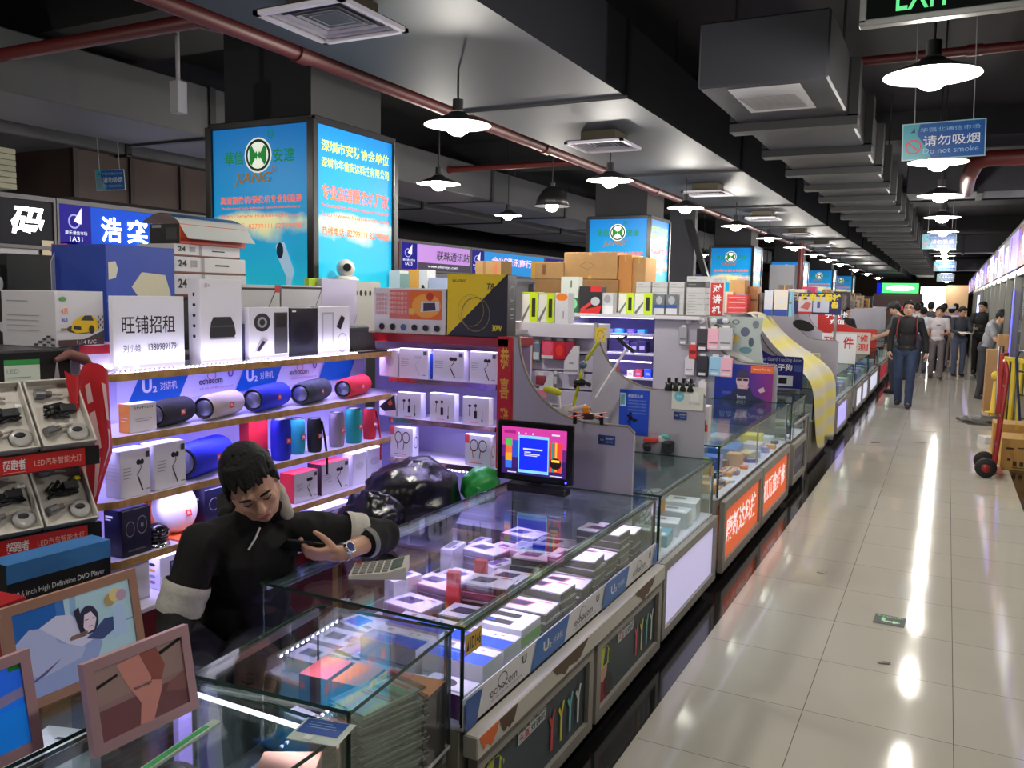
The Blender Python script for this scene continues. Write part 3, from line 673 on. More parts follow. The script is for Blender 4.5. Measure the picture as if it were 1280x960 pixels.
def framed(label, y0, y1, z0, z1, items, bg, group, fw=.045, x=-1.147, mat=None):
    r = empty('framed_panel', label, 'framed panel', (x, (y0+y1)/2, z0), FX, group); W = y1-y0; H = z1-z0; m = mat or OAK; mb = MB()
    for pts in ([(-W/2, 0), (W/2, 0), (W/2-fw, fw), (-W/2+fw, fw)], [(-W/2, H), (W/2, H), (W/2-fw, H-fw), (-W/2+fw, H-fw)], [(-W/2, 0), (-W/2, H), (-W/2+fw, H-fw), (-W/2+fw, fw)], [(W/2, 0), (W/2, H), (W/2-fw, H-fw), (W/2-fw, fw)]):
        mb.prism([(p[0], -.03, p[1]) for p in pts], (0, .03, 0), m)
    mb.build('frame', r)
    mb = MB(); mb.box((0, -.008, H/2), (W-2*fw+.004, .012, H-2*fw+.004), bg); mb.dec((-W/2+fw, -.0142, fw), (W-2*fw, 0, 0), (0, 0, H-2*fw), items); mb.build('picture', r)
    return r
SLATE = M((50, 66, 74), .5, var=.1, scale=5); LIME = M((206, 220, 60), .5); TEAL = M((110, 200, 196), .5)
def cyc(): 
    Y = lambda u, c: ('l', [(u-.027, .68), (u, .54), (u+.024, .74)], .017, c); St = lambda u, c: ('l', [(u, .57), (u-.002, .16)], .021, c)
    it = [('p', [(0, .0), (.16, .0), (.2, .3), (.12, .38), (0, .2)], M((150, 30, 44), .5)), ('e', .085, .52, .06, .18, M((206, 160, 140), .5)), ('p', [(.02, .56), (.17, .58), (.19, .75), (.14, .9), (.06, .92), (.02, .78)], LIME), ('p', [(.08, .60), (.14, .6), (.15, .86), (.11, .9)], M((40, 50, 70), .5)), ('p', [(.16, .59), (.185, .62), (.175, .8), (.16, .78)], M((40, 60, 70), .5)),
          ('e', .17, .2, .06, .2, M((40, 34, 38), .5)), ('r', .3, .74, .56, .98, M((214, 220, 224), .5)), T('HELMET RADIOS', .31, .88, .55, .96, INK), T('头盔', .31, .76, .40, .87, RED, .01), T('对讲机', .41, .76, .55, .87, INK, .01)]
    for u, c in ((.62, M((226, 70, 66), .5)), (.715, M((230, 220, 60), .5)), (.81, TEAL), (.90, M((225, 228, 222), .5))): it += [Y(u, c), St(u, c)]
    return it
framed('wood framed dark picture of a cyclist nearest the camera under the long counter', 2.02, 2.93, .06, .395, cyc(), SLATE, 'framed cyclist pictures')
framed('wood framed dark picture of a cyclist at the far end of the long counter', 2.965, 3.80, .06, .395, cyc(), SLATE, 'framed cyclist pictures')

# --- next counters down the aisle
c2, W2, D2 = showcase('glass counter with pale glowing front panel past the seller\'s counter', -1.90, 3.83, -1.15, 4.87, .47, .79)
framed('glowing white framed panel on the counter after the cyclist pictures', 3.83, 4.88, .08, .46, [], em((196, 190, 226), .62), 'lit framed panels', .045)
channels(c2, W2, D2, .79)
led('led_strip', (W2/2-.03, -D2/2+.03, .778), (W2/2-.03, D2/2-.03, .778), c2, s=3); area((W2/2-.06, 0, .775), .03, D2-.1, .7, (.85, .85, 1), (0, 0, 0), c2)
mb = MB(); mb.dec((W2/2+.001, -D2/2+.004, .70), (0, .07, 0), (0, 0, .06), [('r', 0, 0, 1, 1, M((190, 150, 70), .4))]); mb.dec((W2/2+.001, D2/2-.08, .70), (0, .07, 0), (0, 0, .06), [('r', 0, 0, 1, 1, M((190, 150, 70), .4))]); mb.build('number_plate', c2)
c3, W3, D3 = showcase('long glass counter with orange glowing signs on its front', -1.88, 5.0, -1.15, 7.43, .53, .85)
channels(c3, W3, D3, .85)
led('led_strip', (W3/2-.03, -D3/2+.03, .835), (W3/2-.03, D3/2-.03, .835), c3, s=3); area((W3/2-.06, 0, .83), .03, D3-.1, 1.6, (.75, .75, 1), (0, 0, 0), c3); area((-W3/2+.06, 0, .83), .03, D3-.1, 1.6, (.55, .5, 1), (0, 0, 0), c3)
mb = MB(); mb.box((W3/2-.01, -.02, .69), (.01, .012, .31), CHROME); mb.build('corner_post', c3)
OS = em((220, 100, 56), .6)
for k, (a, b) in enumerate(((5.05, 6.24), (6.26, 7.45))):
    framed(['orange glowing sign with white characters nearer the camera', 'orange glowing sign with white characters farther down the counter'][k], a, b, .06, .50, [T('康新达科技' if k == 0 else '机顶盒维修', .07, .24, .93, .78, em((240, 222, 222), .75), .02)], OS, 'orange framed signs', .06)
c4, W4, D4 = showcase('short glass counter beyond the orange signs in front of the man poster', -1.85, 7.66, -1.15, 8.42, .5, .83)
area((W4/2-.06, 0, .82), .03, D4-.1, .5, (.85, .9, 1), (0, 0, 0), c4)
framed('dark blue framed panel with faint letters beyond the orange signs', 7.66, 8.42, .1, .46, [T('深圳市星格ESTB', .1, .3, .9, .6, M((150, 160, 190), .4))], M((46, 52, 84), .4), 'lit framed panels', .05)
c5, W5, D5 = showcase('counter hidden under the yellow striped cloth', -1.85, 9.05, -1.15, 10.5, .5, .83)
c6, W6, D6 = showcase('glass counter with violet lit front just past the yellow cloth', -1.85, 10.98, -1.15, 13.1, .5, .83)
framed('violet glowing panel low on the counter past the yellow cloth', 10.98, 12.2, .1, .48, [], em((170, 160, 250), .9), 'lit framed panels', .05)
c7, W7, D7 = showcase('glass counter with steel rail, second past the yellow cloth', -1.85, 13.4, -1.15, 15.6, .5, .83)
c8, W8, D8 = showcase('glass counter with steel rail below the white sign with red characters', -1.85, 15.8, -1.15, 17.9, .5, .83)
for k, y in enumerate((18.3, 21.2, 24.1, 27.0, 30, 33)): showcase('distant glass counter of the middle stalls, %s beyond the red partition' % on[k], -1.85, y, -1.15, y+2.6, .5, .83, posts=False)
for k, (y0, y1) in enumerate(((13.45, 14.4), (14.5, 15.55), (15.85, 17.8), (18.4, 20.7), (21.3, 23.6), (24.2, 26.5))):
    framed(['white lit panel first past the violet one', 'white lit panel second past the violet one', 'pale lit panel below the red lettered white sign', 'red lit panel behind the walking man, nearest', 'red lit panel behind the walking man, middle one', 'red lit panel behind the walking man, farthest'][k], y0, y1, .1, .47, [], em((214, 216, 236), .7) if k < 3 else em((180, 40, 60), .5), 'lit framed panels', .05)

# --- partitions between the stalls: grey boards with a hollow curved edge
PART = M((168, 164, 176), .5, var=.04, scale=2); EDGE = M((120, 112, 100), .5)
def curve_profile(xl, xr, zt, zl, xc0, xc1, zb=.06, xb=None):
    """outline of a partition: tall at xl, falling in a hollow curve from (xc0, zt) to (xc1, zl), then level to xr"""
    pts = [(xl, zb), (xr, zb), (xr, zl-.03), (xr-.03, zl)]
    n = 14
    for k in range(n+1):
        t = k/n; a = t*PI/2
        pts.append((xc1+(xc0-xc1)*math.sin(a)**1.0 if False else xc1-(xc1-xc0)*(math.sin(a)), zl+(zt-zl)*(1-math.cos(a))))
    if xl < xc0-.001: pts.append((xl, zt))
    return pts
def partition(label, y, xl=-1.94, xr=-1.27, zt=1.55, zl=1.16, xc0=-1.90, xc1=-1.50, m=None, th=.022):
    r = empty('partition', label, 'partition', ((xl+xr)/2, y, 0), 0, 'grey curved partitions between the stalls')
    P = curve_profile(xl, xr, zt, zl, xc0, xc1); cx = (xl+xr)/2
    # the board stands on the floor behind the counters and above them in front: notch out the counter
    mb = MB(); mb.prism([(p[0]-cx, 0, p[1]) for p in P], (0, th, 0), m or PART); mb.build('board', r)
    mb = MB(); Q = [(p[0]-cx, th/2, p[1]+.002) for p in P[2:]]; mb.tube(Q, .009, EDGE, 6); mb.build('edge_trim', r)
    return r
def card(name, label, cat, y, x0, x1, z0, z1, m, items=(), th=.003, group=None, tilt=0.0):
    mb = MB(); W = x1-x0; H = z1-z0; mb.box((0, 0, H/2), (W, th, H), m); mb.dec((-W/2, -th/2, 0), (W, 0, 0), (0, 0, H), items)
    o = mb.build(name); o.location = ((x0+x1)/2, y-th/2, z0); o.rotation_euler = (0, tilt, 0); return tag(o, label, cat, group)
P1 = partition('grey curved partition behind the small monitor', 3.785, -1.92, -1.28, 1.51, 1.105, -1.90, -1.50)
P2 = partition('grey partition with the blue drone poster behind the second counter', 4.93, -1.95, -1.235, 1.55, 1.165, -1.93, -1.53)
P3 = partition('grey partition with pink accessories hung on it behind the orange signs', 7.53, -2.38, -1.27, 1.56, 1.16, -1.90, -1.50)
P4 = partition('grey partition with a black oval hole behind the yellow cloth', 10.75, -2.3, -1.13, 1.60, 1.25, -1.66, -1.35)
mb = MB(); P4c = (-2.3-1.13)/2; mb.dec((-1.67, 10.748, 1.35), (.26, 0, 0), (0, 0, .14), [('p', [(.5+.5*math.cos(2*PI*k/24)*(.93)+.12*math.sin(2*PI*k/24), .5+.5*math.sin(2*PI*k/24)*.8-.3*math.cos(2*PI*k/24)) for k in range(24)], BLACK)]); o = mb.build('oval_opening', P4); o.matrix_parent_inverse = Matrix.Translation(-Vector(P4.location)); o['label'] = 'black oval opening'
sgn = [T('下机收件', .08, .45, .92, .85, RED, .02), T('寄件', .55, .08, .95, .4, RED, .01)]
card('board_sign', 'white glossy sign with red characters on the counters past the yellow cloth', 'sign', 13.05, -1.6, -1.13, .8315, 1.26, M((228, 226, 230), .2), [T('下机', .06, .6, .4, .9, RED, .02), T('件', .62, .5, .92, .9, RED, .02), T('记', .3, .35, .5, .6, RED, .02)], .02)
P5 = partition('plain grey partition just past the white sign with red characters', 13.3, -2.2, -1.25, 1.60, 1.2, -1.85, -1.4)
card('board_sign', 'beige sign with red repair characters in front of the red partition', 'sign', 15.55, -1.75, -1.13, .8315, 1.2, M((196, 190, 180), .4), [T('下机维修', .1, .55, .95, .9, RED, .02), T('检测', .4, .15, .95, .5, RED, .02)], .02)
P6 = partition('bright red partition with white lettering down the aisle', 18.1, -2.35, -1.2, 1.58, 1.18, -1.95, -1.5, M((206, 40, 34), .4))
mb = MB(); mb.dec((-2.2, 18.098, 1.25), (.55, 0, 0), (0, 0, .28), [T('手机卡', .02, .5, .8, .95, WT), T('充值', .2, .05, .7, .4, WT)]); o = mb.build('lettering', P6); o.matrix_parent_inverse = Matrix.Translation(-Vector(P6.location))

# posters and cards on the partitions
SB = M((30, 60, 130), .4); sb_it = [('r', .04, .1, .4, .9, M((24, 50, 110), .4)), T('NO.', .12, .4, .34, .6, YELLOW), T('诚信商户', .45, .55, .95, .8, TXTW), T('www', .5, .2, .9, .4, M((130, 160, 210), .4))]
card('sticker', 'small blue sticker on the grey partition beside the monitor', 'sticker', 3.784, -1.455, -1.37, 1.015, 1.06, SB, sb_it)
card('sticker', 'small blue sticker below the payment card on the second partition', 'sticker', 4.929, -1.42, -1.34, 1.0, 1.045, SB, sb_it)
card('sticker', 'small blue sticker above the poster of the man', 'sticker', 7.529, -1.86, -1.75, 1.16, 1.215, SB, sb_it)
card('payment_card', 'white payment notice card with a round turquoise mark on the second partition', 'notice card', 4.929, -1.435, -1.245, 1.06, 1.2, M((222, 222, 214), .3), [('e', .24, .55, .16, .22, M((110, 190, 210), .4)), T('微信', .16, .5, .32, .62, TXTW), ('r', .58, .40, .86, .78, M((236, 236, 232), .4)), T('扫一扫付款', .56, .25, .9, .33, GREY)])
po = at(775, 490, 'y', 4.93); pb = at(810, 545, 'y', 4.93)
card('poster', 'bright blue poster with a small black drone on the second partition', 'poster', 4.929, po.x, pb.x, .88, at(790, 487, 'y', 4.93).z, M((28, 70, 190), .4), [('r', .02, .62, .22, .92, M((200, 216, 225), .4)), ('r', .05, .66, .19, .88, M((110, 180, 190), .4)), T('航拍无人机', .3, .83, .8, .9, TXTW)]+[T('全新航拍四轴飞行器现货', .3, .75-.07*k, .92, .78-.07*k, M((150, 180, 230), .4)) for k in range(5)]+[('e', .4, .38, .07, .05, BLACK), ('e', .33, .42, .06, .02, BLACK), ('e', .55, .34, .09, .02, BLACK), ('e', .4, .48, .06, .02, BLACK), ('l', [(.3, .26), (.4, .38), (.58, .3)], .03, BLACK), ('l', [(.4, .38), (.36, .12)], .025, BLACK)])
# poster of a man in dark glasses, blue to purple
def grad_mat(c0, c1, axis=0, w=1.0):
    m = bpy.data.materials.new('print'); m.use_nodes = True; nt = m.node_tree; b = nt.nodes['Principled BSDF']
    tc = nt.nodes.new('ShaderNodeTexCoord'); sp = nt.nodes.new('ShaderNodeSeparateXYZ'); mr = nt.nodes.new('ShaderNodeMapRange'); cr = nt.nodes.new('ShaderNodeValToRGB')
    nt.links.new(tc.outputs['Object'], sp.inputs[0]); mr.inputs['From Min'].default_value = -w/2; mr.inputs['From Max'].default_value = w/2
    nt.links.new(sp.outputs[axis], mr.inputs[0]); nt.links.new(mr.outputs[0], cr.inputs[0]); nt.links.new(cr.outputs[0], b.inputs['Base Color'])
    cr.color_ramp.elements[0].color = tuple(lin(x) for x in c0)+(1,); cr.color_ramp.elements[1].color = tuple(lin(x) for x in c1)+(1,); cr.color_ramp.elements[0].position = .45
    b.inputs['Roughness'].default_value = .3; return m
card('poster', 'blue and purple poster of a man in dark glasses behind the short counter', 'poster', 7.50, -1.80, -1.30, .62, 1.155, grad_mat((24, 44, 140), (130, 40, 120), 0, .5), [('r', .62, .87, 1, .985, M((226, 104, 50), .4)), T('Smart Family', .66, .91, .95, .95, TXTW), ('p', [(.1, .42), (.3, .5), (.36, .62), (.62, .62), (.68, .5), (.9, .42), (.9, .3), (.1, .3)], M((22, 30, 70), .5)), ('p', [(.40, .60), (.58, .60), (.6, .66), (.4, .66)], M((190, 150, 160), .5)), ('e', .485, .74, .11, .14, M((206, 176, 186), .5)), ('p', [(.375, .78), (.6, .78), (.57, .9), (.48, .93), (.4, .89)], M((50, 40, 80), .5)), ('r', .39, .73, .47, .765, INK), ('r', .5, .73, .58, .765, INK), ('r', .39, .757, .58, .767, INK), ('r', .44, .64, .53, .655, M((120, 70, 80), .5)), T('Smart', .4, .44, .55, .5, TXTW), ('p', [(.75, .6), (.85, .65), (.88, .58), (.8, .55)], M((200, 170, 180), .5)), T('智能家居', .15, .5, .3, .55, M((120, 140, 200), .4)), ('r', 0, .0, 1, .3, M((40, 56, 130), .4)), T('智享生活 Smart', .1, .12, .9, .22, M((180, 190, 220), .4))])

# ================================================================== the seller's display shelves
SHELFW = M((214, 210, 226), .25); MARBLE = M((190, 150, 90), .3, .3, var=.7, scale=22)
XB, XF = -3.0, -2.70
SZ = (1.40, 1.165, .925, .695)
sh = empty('display_shelf', 'white lit display shelves behind the seller with gold edged boards', 'shelf unit', (-2.85, 2.9, 0))
def spart(name, fn, par=sh, ref=sh):
    mb = rel(MB(), ref); fn(mb); o = mb.build(name, par); return o
spart('back_panel', lambda m: m.bx((-3.03, 1.99, .5), (-3.0, 4.0, 1.40), M((196, 190, 226), .4)))
spart('base_cabinet', lambda m: (m.bx((-3.03, 2.0, 0), (-2.66, 4.0, .49), M((104, 14, 22), .35), .004), m.bx((-3.03, 1.98, .49), (-2.64, 4.0, .51), M((226, 222, 236), .3), .003)))
Y0, Y1 = 1.99, 4.0
def rounded(r=.13, xf=XF, n=8):
    P = [(XB, Y0), (XB, Y1), (xf, Y1), (xf, Y0+r)]
    for k in range(1, n+1):
        a = PI/2*k/n; P.append((xf-r+r*math.cos(a), Y0+r-r*math.sin(a)))
    return P
for i, z in enumerate(SZ):
    xf = XF if i else XF-.0
    P = rounded(.13 if i else .11)
    b = spart('shelf_board', lambda m: m.prism([(p[0], p[1], z-.022) for p in P], (0, 0, .022), SHELFW))
    Q = P[2:]+[P[0]]
    def trim(m):
        for a, c in zip(Q, Q[1:]):
            dx, dy = c[0]-a[0], c[1]-a[1]; L = math.hypot(dx, dy); nx, ny = -dy/L*.003, dx/L*.003
            m.prism([(a[0], a[1], z-.026), (c[0], c[1], z-.026), (c[0]+nx, c[1]+ny, z-.026), (a[0]+nx, a[1]+ny, z-.026)], (0, 0, .028), MARBLE)
    spart('gold_trim', trim, b)
for z in (1.165, .925):
    for y in (2.35, 3.1, 3.85): spart('bracket', lambda m: m.prism([(-2.999, y, z-.022), (-2.999, y, z-.09), (-2.84, y, z-.022)], (0, .012, 0), STEEL))
def strip_print(m):
    m.dec((-2.9995, 2.33, 1.235), (0, 1.65, 0), (0, 0, .135), [('r', 0, 0, 1, 1, M((222, 218, 238), .4))]+sum([[('p', [(a+.03, 0), (a+.19, 0), (a+.235, 1), (a+.075, 1)], UB), T('U', a+.075, .3, a+.105, .72, TXTW, .04), T('2', a+.107, .3, a+.12, .5, TXTW, .03), T('对讲机', a+.13, .34, a+.185, .62, TXTW, .01), T('echocom', a+.26, .38, a+.345, .6, INK, .01), ('o', a+.305, .66, .016, .16, .14, RED), T('U', a+.365, .55, a+.385, .82, M((120, 80, 160), .4), .02), T('卓信达数码科技', a+.26, .2, a+.385, .28, M((190, 120, 140), .4))] for a in (0, .36, .72)], [])[:17], .0006)
spart('printed_strip', strip_print)
# lights: tape on the front edge of the top board and under every board
led('led_strip', Vector((XF-.012, 2.1, 1.408))-Vector(sh.location), Vector((XF-.012, 3.95, 1.408))-Vector(sh.location), sh, .010, 4)
mb = rel(MB(), sh)
random.seed(5)
for k in range(26):
    mb.box((-2.79+.05*random.random(), 2.04+.2*random.random(), 1.41+.02*random.random()), (.008, .008, .006), M(LED_C, .4, emit=8))
mb.tube([(-2.72, 2.12, 1.412), (-2.75, 2.05, 1.42), (-2.83, 2.06, 1.43), (-2.80, 2.18, 1.425), (-2.74, 2.2, 1.415)], .006, M((225, 222, 240), .4), 6); mb.build('led_coil', sh)
area(Vector((XF-.012, 3.02, 1.43))-Vector(sh.location), .04, 1.8, 1.3, (.78, .72, 1.0), (0, R(150), 0), sh)
for z in SZ:
    area(Vector((-2.76, 2.95, z-.03))-Vector(sh.location), .05, 1.8, 3.4, (.50, .44, 1.0), (0, R(18), 0), sh)
    area(Vector((-2.95, 2.95, z-.03))-Vector(sh.location), .05, 1.8, 1.2, (.50, .44, 1.0), (0, 0, 0), sh)
# cross unit at the end, facing the camera
cu = empty('display_shelf', 'lit display shelves of earphones across the stall end under a red header', 'shelf unit', (-2.42, 3.95, 0))
CZ = (1.26, 1.04, .82); yf = 3.80
def cpart(name, fn, par=cu): mb = rel(MB(), cu); fn(mb); return mb.build(name, par)
cpart('back_panel', lambda m: m.bx((-2.97, 4.055, .2), (-1.96, 4.075, 1.5), M((196, 190, 226), .4)))
cpart('header', lambda m: m.bx((-2.92, 3.79, 1.455), (-1.955, 4.075, 1.50), M((150, 20, 34), .35), .003))
cpart('base_cabinet', lambda m: m.bx((-2.62, 3.82, .0), (-1.96, 4.05, .5), M((150, 146, 170), .5)))
for z in CZ:
    b = cpart('shelf_board', lambda m: m.prism([(-2.69, 4.055, z-.02), (-2.69, yf, z-.02), (-2.03, yf, z-.02), (-1.985, yf+.03, z-.02), (-1.975, yf+.08, z-.02), (-1.975, 4.055, z-.02)], (0, 0, .02), SHELFW))
    cpart('gold_trim', lambda m: [m.prism([(a[0], a[1], z-.024), (c[0], c[1], z-.024), (c[0]+.002, c[1]-.003, z-.024), (a[0]+.002, a[1]-.003, z-.024)], (0, 0, .026), M((190, 160, 150), .15, .9, var=.5, scale=25)) for a, c in (((-2.69, yf), (-2.03, yf)), ((-2.03, yf), (-1.985, yf+.03)), ((-1.985, yf+.03), (-1.975, yf+.08)))], b)
for z in (1.455, 1.24, 1.02, .80): area(Vector((-2.35, 3.84, z-.01))-Vector(cu.location), .6, .04, 1.7, (.55, .49, 1.0), (R(-12), 0, 0), cu)
led('led_strip', Vector((-2.62, 3.815, .788))-Vector(cu.location), Vector((-2.05, 3.815, .788))-Vector(cu.location), cu, .009, 5)
# red couplet board at the aisle end of the cross unit
mb = MB(); mb.box((0, -.13, .34), (.085, .04, .68), M((192, 26, 30), .4), .002); GC = M((226, 178, 60), .3, .4)
for k, ch in enumerate('恭喜發財'): mb.dec((-.0425, -.15, 0), (.085, 0, 0), (0, 0, .68), [T(ch, .2, .76-.225*k, .8, .92-.225*k, GC, .02)])
o = mb.build('couplet_board'); o.location = (-1.975+.0, 3.94, .83); tag(o, 'tall red couplet board with gold characters beside the grey partition', 'couplet board')

# ------------------------------------------------------------------ goods on the shelves
LAV = M((214, 210, 226), .4); BOXW = M((226, 224, 232), .35)
def ear(lines=True, c=INK, side='neck'):
    d = [('e', .60, .72, .075, .06, c), ('e', .72, .72, .06, .06, c), ('l', [(.66, .70), (.68, .6), (.6, .5), (.55, .46), (.6, .36)], .02, c), ('l', [(.58, .40), (.72, .1)], .035, c), ('r', .84, .80, .96, .93, M((70, 70, 80), .4)), ('r', .82, .10, .95, .13, GREY)]
    return d+[('r', .08, .62-.07*k, .34, .635-.07*k, GREY) for k in range(4)]
def buds(): return [('e', .28, .68, .06, .05, INK), ('e', .5, .7, .05, .06, INK), ('l', [(.28, .68), (.26, .3)], .02, INK), ('l', [(.5, .7), (.5, .3)], .02, INK), ('r', .45, .22, .56, .5, INK), ('l', [(.76, .55), (.76, .2)], .018, INK), ('r', .73, .1, .78, .22, INK), ('r', .3, .05, .6, .075, M((226, 120, 140), .4))]
def hooks(c2): return [('r', .0, .72, .18, 1, M((232, 84, 84), .4)), ('o', .36, .66, .16, .2, .18, INK), ('o', .70, .66, .16, .2, .18, INK), ('l', [(.3, .5), (.34, .25)], .03, c2), ('l', [(.62, .5), (.58, .25)], .03, c2), ('r', .2, .08, .7, .11, M((226, 120, 90), .4))]
def ybox(name, label, cat, pxl, pxr, pyt, xf, z, D, body, rz=0, group=None, **k):
    W, D, H, loc = yslot(pxl, pxr, pyt, xf, z, D); return pbox(name, label, cat, W, D, H, (loc[0], loc[1], z), FX+rz, body, group=group, **k)
def xbox(name, label, cat, pxl, pxr, pyt, yf, z, D, body, rz=0, group=None, **k):
    W, D, H, loc = xslot(pxl, pxr, pyt, yf, z, D); return pbox(name, label, cat, W, D, H, (loc[0], loc[1], z), rz, body, group=group, **k)
Z0 = SZ[0]+.001
ybox('notice_board', 'white notice reading shop for rent with a phone number on the top shelf', 'notice', 140, 230, 370, -2.74, Z0, .02, M((226, 226, 234), .4), front=[T('旺铺招租', .12, .50, .86, .74, INK, .008), T('刘小姐:', .13, .26, .38, .36, INK), T('13809891791', .47, .27, .90, .36, INK, .005)])
ybox('phone_box', 'tall white box with a black device picture beside the rent notice', 'product box', 250, 302, 349, -2.735, Z0, .07, M((232, 230, 236), .35), front=[('p', [(.2, .36), (.24, .5), (.3, .56), (.72, .56), (.8, .48), (.84, .36), (.8, .32), (.22, .32)], INK), ('r', .24, .44, .8, .46, M((70, 70, 76), .3)), ('r', .2, .30, .82, .32, GREY), T('O+', .10, .9, .22, .95, GREY), T('wireless', .4, .12, .62, .145, GREY)], left=[T('1', .4, .8, .55, .84, INK)]+[('e', .5, .7-.12*k, .12, .02, INK) for k in range(4)])
ybox('product_box', 'pale grey carton standing behind the white phone box', 'product box', 302, 350, 356, -2.90, Z0, .05, M((190, 190, 192), .5), front=[('l', [(.3, .2), (.9, .95)], .02, INK), ('r', .0, .93, 1, .96, INK), ('r', .86, .9, 1, 1, RED)])
ybox('product_box', 'pale grey carton with a thin diagonal line, second behind the white boxes', 'product box', 352, 402, 357, -2.90, Z0, .05, M((188, 188, 192), .5), front=[('l', [(.6, .3), (1, .95)], .015, INK), ('r', 0, .95, 1, .98, INK)])
ybox('phone_box', 'white box with a round lens and a black phone picture on the top shelf', 'product box', 311, 361, 384, -2.735, Z0, .05, BOXW, front=[('e', .32, .72, .2, .17, INK), ('e', .32, .72, .12, .10, GREY), ('e', .32, .72, .07, .06, INK), ('r', .62, .12, .96, .9, M((70, 70, 74), .3)), ('r', .66, .62, .92, .86, M((40, 40, 44), .3)), ('p', [(.08, .12), (.3, .42), (.46, .4), (.24, .1)], M((180, 176, 186), .4)), ('p', [(.16, .2), (.32, .38), (.4, .36), (.24, .18)], INK)])
ybox('phone_box', 'matt black box with a dark disc between two white phone boxes', 'product box', 363, 397, 385, -2.735, Z0, .045, M((22, 24, 34), .4), front=[('e', .5, .5, .36, .24, M((14, 15, 22), .3)), ('r', .06, .92, .2, .95, TXTW)])
ybox('phone_box', 'white box with a clear phone case picture on the top shelf', 'product box', 398, 437, 383, -2.735, Z0, .05, BOXW, front=[('r', .1, .12, .48, .88, M((176, 176, 190), .3)), ('r', .15, .16, .43, .84, M((216, 216, 224), .3)), ('p', [(.56, .58), (.72, .82), (.84, .76), (.7, .52)], INK), ('o', .75, .25, .16, .2, .1, GREY)])
ybox('product_box', 'lavender fronted carton behind the clear phone case box', 'product box', 402, 446, 349, -2.90, Z0, .05, M((186, 182, 206), .4), front=[('l', [(.7, .0), (1, .5)], .02, GREY)])
ybox('product_box', 'lime green narrow carton peeking out behind the phone boxes', 'product box', 386, 401, 348, -2.93, Z0, .03, M((170, 206, 30), .4))
ybox('product_box', 'small dark blue box leaning between the two tall white phone boxes', 'product box', 303, 310, 405, -2.76, Z0, .04, M((60, 60, 90), .4))
# black cloth pouch lying at the end of the top shelf
q0 = at(440, 438, 'x', -2.74); mb = MB(); BKC = M((18, 18, 20), .55, bump=.4, scale=25)
mb.prism([(0, 0, 0), (.10, 0, 0), (.10, .26, 0), (0, .26, 0)], (0, 0, .01), BKC)
mb.prism([(-.02, 0, .01), (.0, 0, .012), (.02, .0, .13), (-.0, .0, .14)], (0, .2, -.0), BKC); mb.prism([(.0, .0, .012), (.05, .02, .012), (.02, .0, .13)], (0, .22, -.03), BKC)
o = mb.build('pouch'); o.location = (-2.80, q0.y, Z0); tag(o, 'black folded pouch lying at the far end of the top shelf', 'pouch')
# second board: cylinder loudspeakers lying on their sides
def speaker(label, length, r, c, loc, rz=FX, upright=False, group='fabric cylinder loudspeakers', strap=None, camo=False):
    t = empty('loudspeaker', label, 'loudspeaker', loc, rz, group); m = M(c, .75, bump=.15, scale=400) if not camo else M(c, .75, var=.9, scale=28)
    L = length; n = 20
    prof = [(r*.86, -L/2), (r*.95, -L/2+.012), (r, -L/2+.035), (r*1.02, 0), (r, L/2-.035), (r*.95, L/2-.012), (r*.86, L/2)]
    X = Matrix.Translation((0, 0, r)) @ Matrix.Rotation(R(90), 4, 'Y') if not upright else Matrix.Translation((0, 0, L/2))
    mb = MB(); mb.X = X; mb.lathe(prof, (0, 0, 0), m, n); mb.build('body', t)
    for s in (-1, 1):
        mb = MB(); mb.X = X; ring = [(r*.86, s*L/2), (r*.80, s*(L/2+.004)), (r*.70, s*(L/2-.006)), (0, s*(L/2-.012))]
        mb.lathe(ring[:3], (0, 0, 0), DARK, n); mb.lathe([(r*.66, s*(L/2-.004)), (r*.5, s*(L/2+.002)), (0, s*(L/2+.004))], (0, 0, 0), M((140, 142, 168), .3, .6), n); mb.build('end_cap', t)
    mb = MB(); lo, W_, H_ = (-.016, -r*1.035, r*1.0-.012), .032, .024
    if upright: lo = (-.014, -r*1.035, L*.42)
    mb.dec(lo, (W_, 0, 0), (0, 0, H_), [('r', 0, 0, 1, 1, M((226, 64, 36), .4)), T('JBL', .14, .2, .86, .8, TXTW, .03)]); mb.build('badge', t)
    if not upright:
        mb = MB(); mb.box((0, -.0, .006), (L*.3, r*.5, .012), DARK, .003); mb.build('foot', t)
    if strap:
        mb = MB(); mb.tube([(r*.3, -r*1.03, L*.93), (r*.75, -r*1.12, L*.5), (r*1.2, -r*1.2, -.02), (r*1.15, -r*1.25, -.12)], .006, strap, 6); mb.build('strap', t)
    return t
def yspk(label, pxl, pxr, py, xf, z, c, r=None, **k):
    a, b = at(pxl, py, 'x', xf), at(pxr, py, 'x', xf); L = b.y-a.y
    return speaker(label, L*.97, r, c, (xf-r-.012, (a.y+b.y)/2, z), FX+R(17), **k)
Z1 = SZ[1]+.001
ybox('earphone_box', 'small orange and white box at the near end of the second shelf', 'product box', 162, 196, 504, -2.74, Z1, .06, M((226, 220, 216), .4), front=[T('SIVNISI', .15, .82, .85, .9, INK), ('r', .2, .45, .8, .47, GREY), ('r', .2, .38, .7, .4, GREY)], left=[('r', 0, 0, 1, 1, M((240, 150, 50), .4)), ('r', .2, .5, .8, .52, TXTW), ('r', .2, .4, .6, .42, TXTW)])
yspk('black lying cylinder loudspeaker on the second shelf', 198, 256, 517, -2.73, Z1, (24, 26, 34), .054)
yspk('silver lying cylinder loudspeaker on the second shelf', 258, 318, 503, -2.73, Z1, (176, 162, 160), .054)
yspk('blue lying cylinder loudspeaker in the middle of the second shelf', 319, 377, 498, -2.74, Z1, (24, 40, 190), .058)
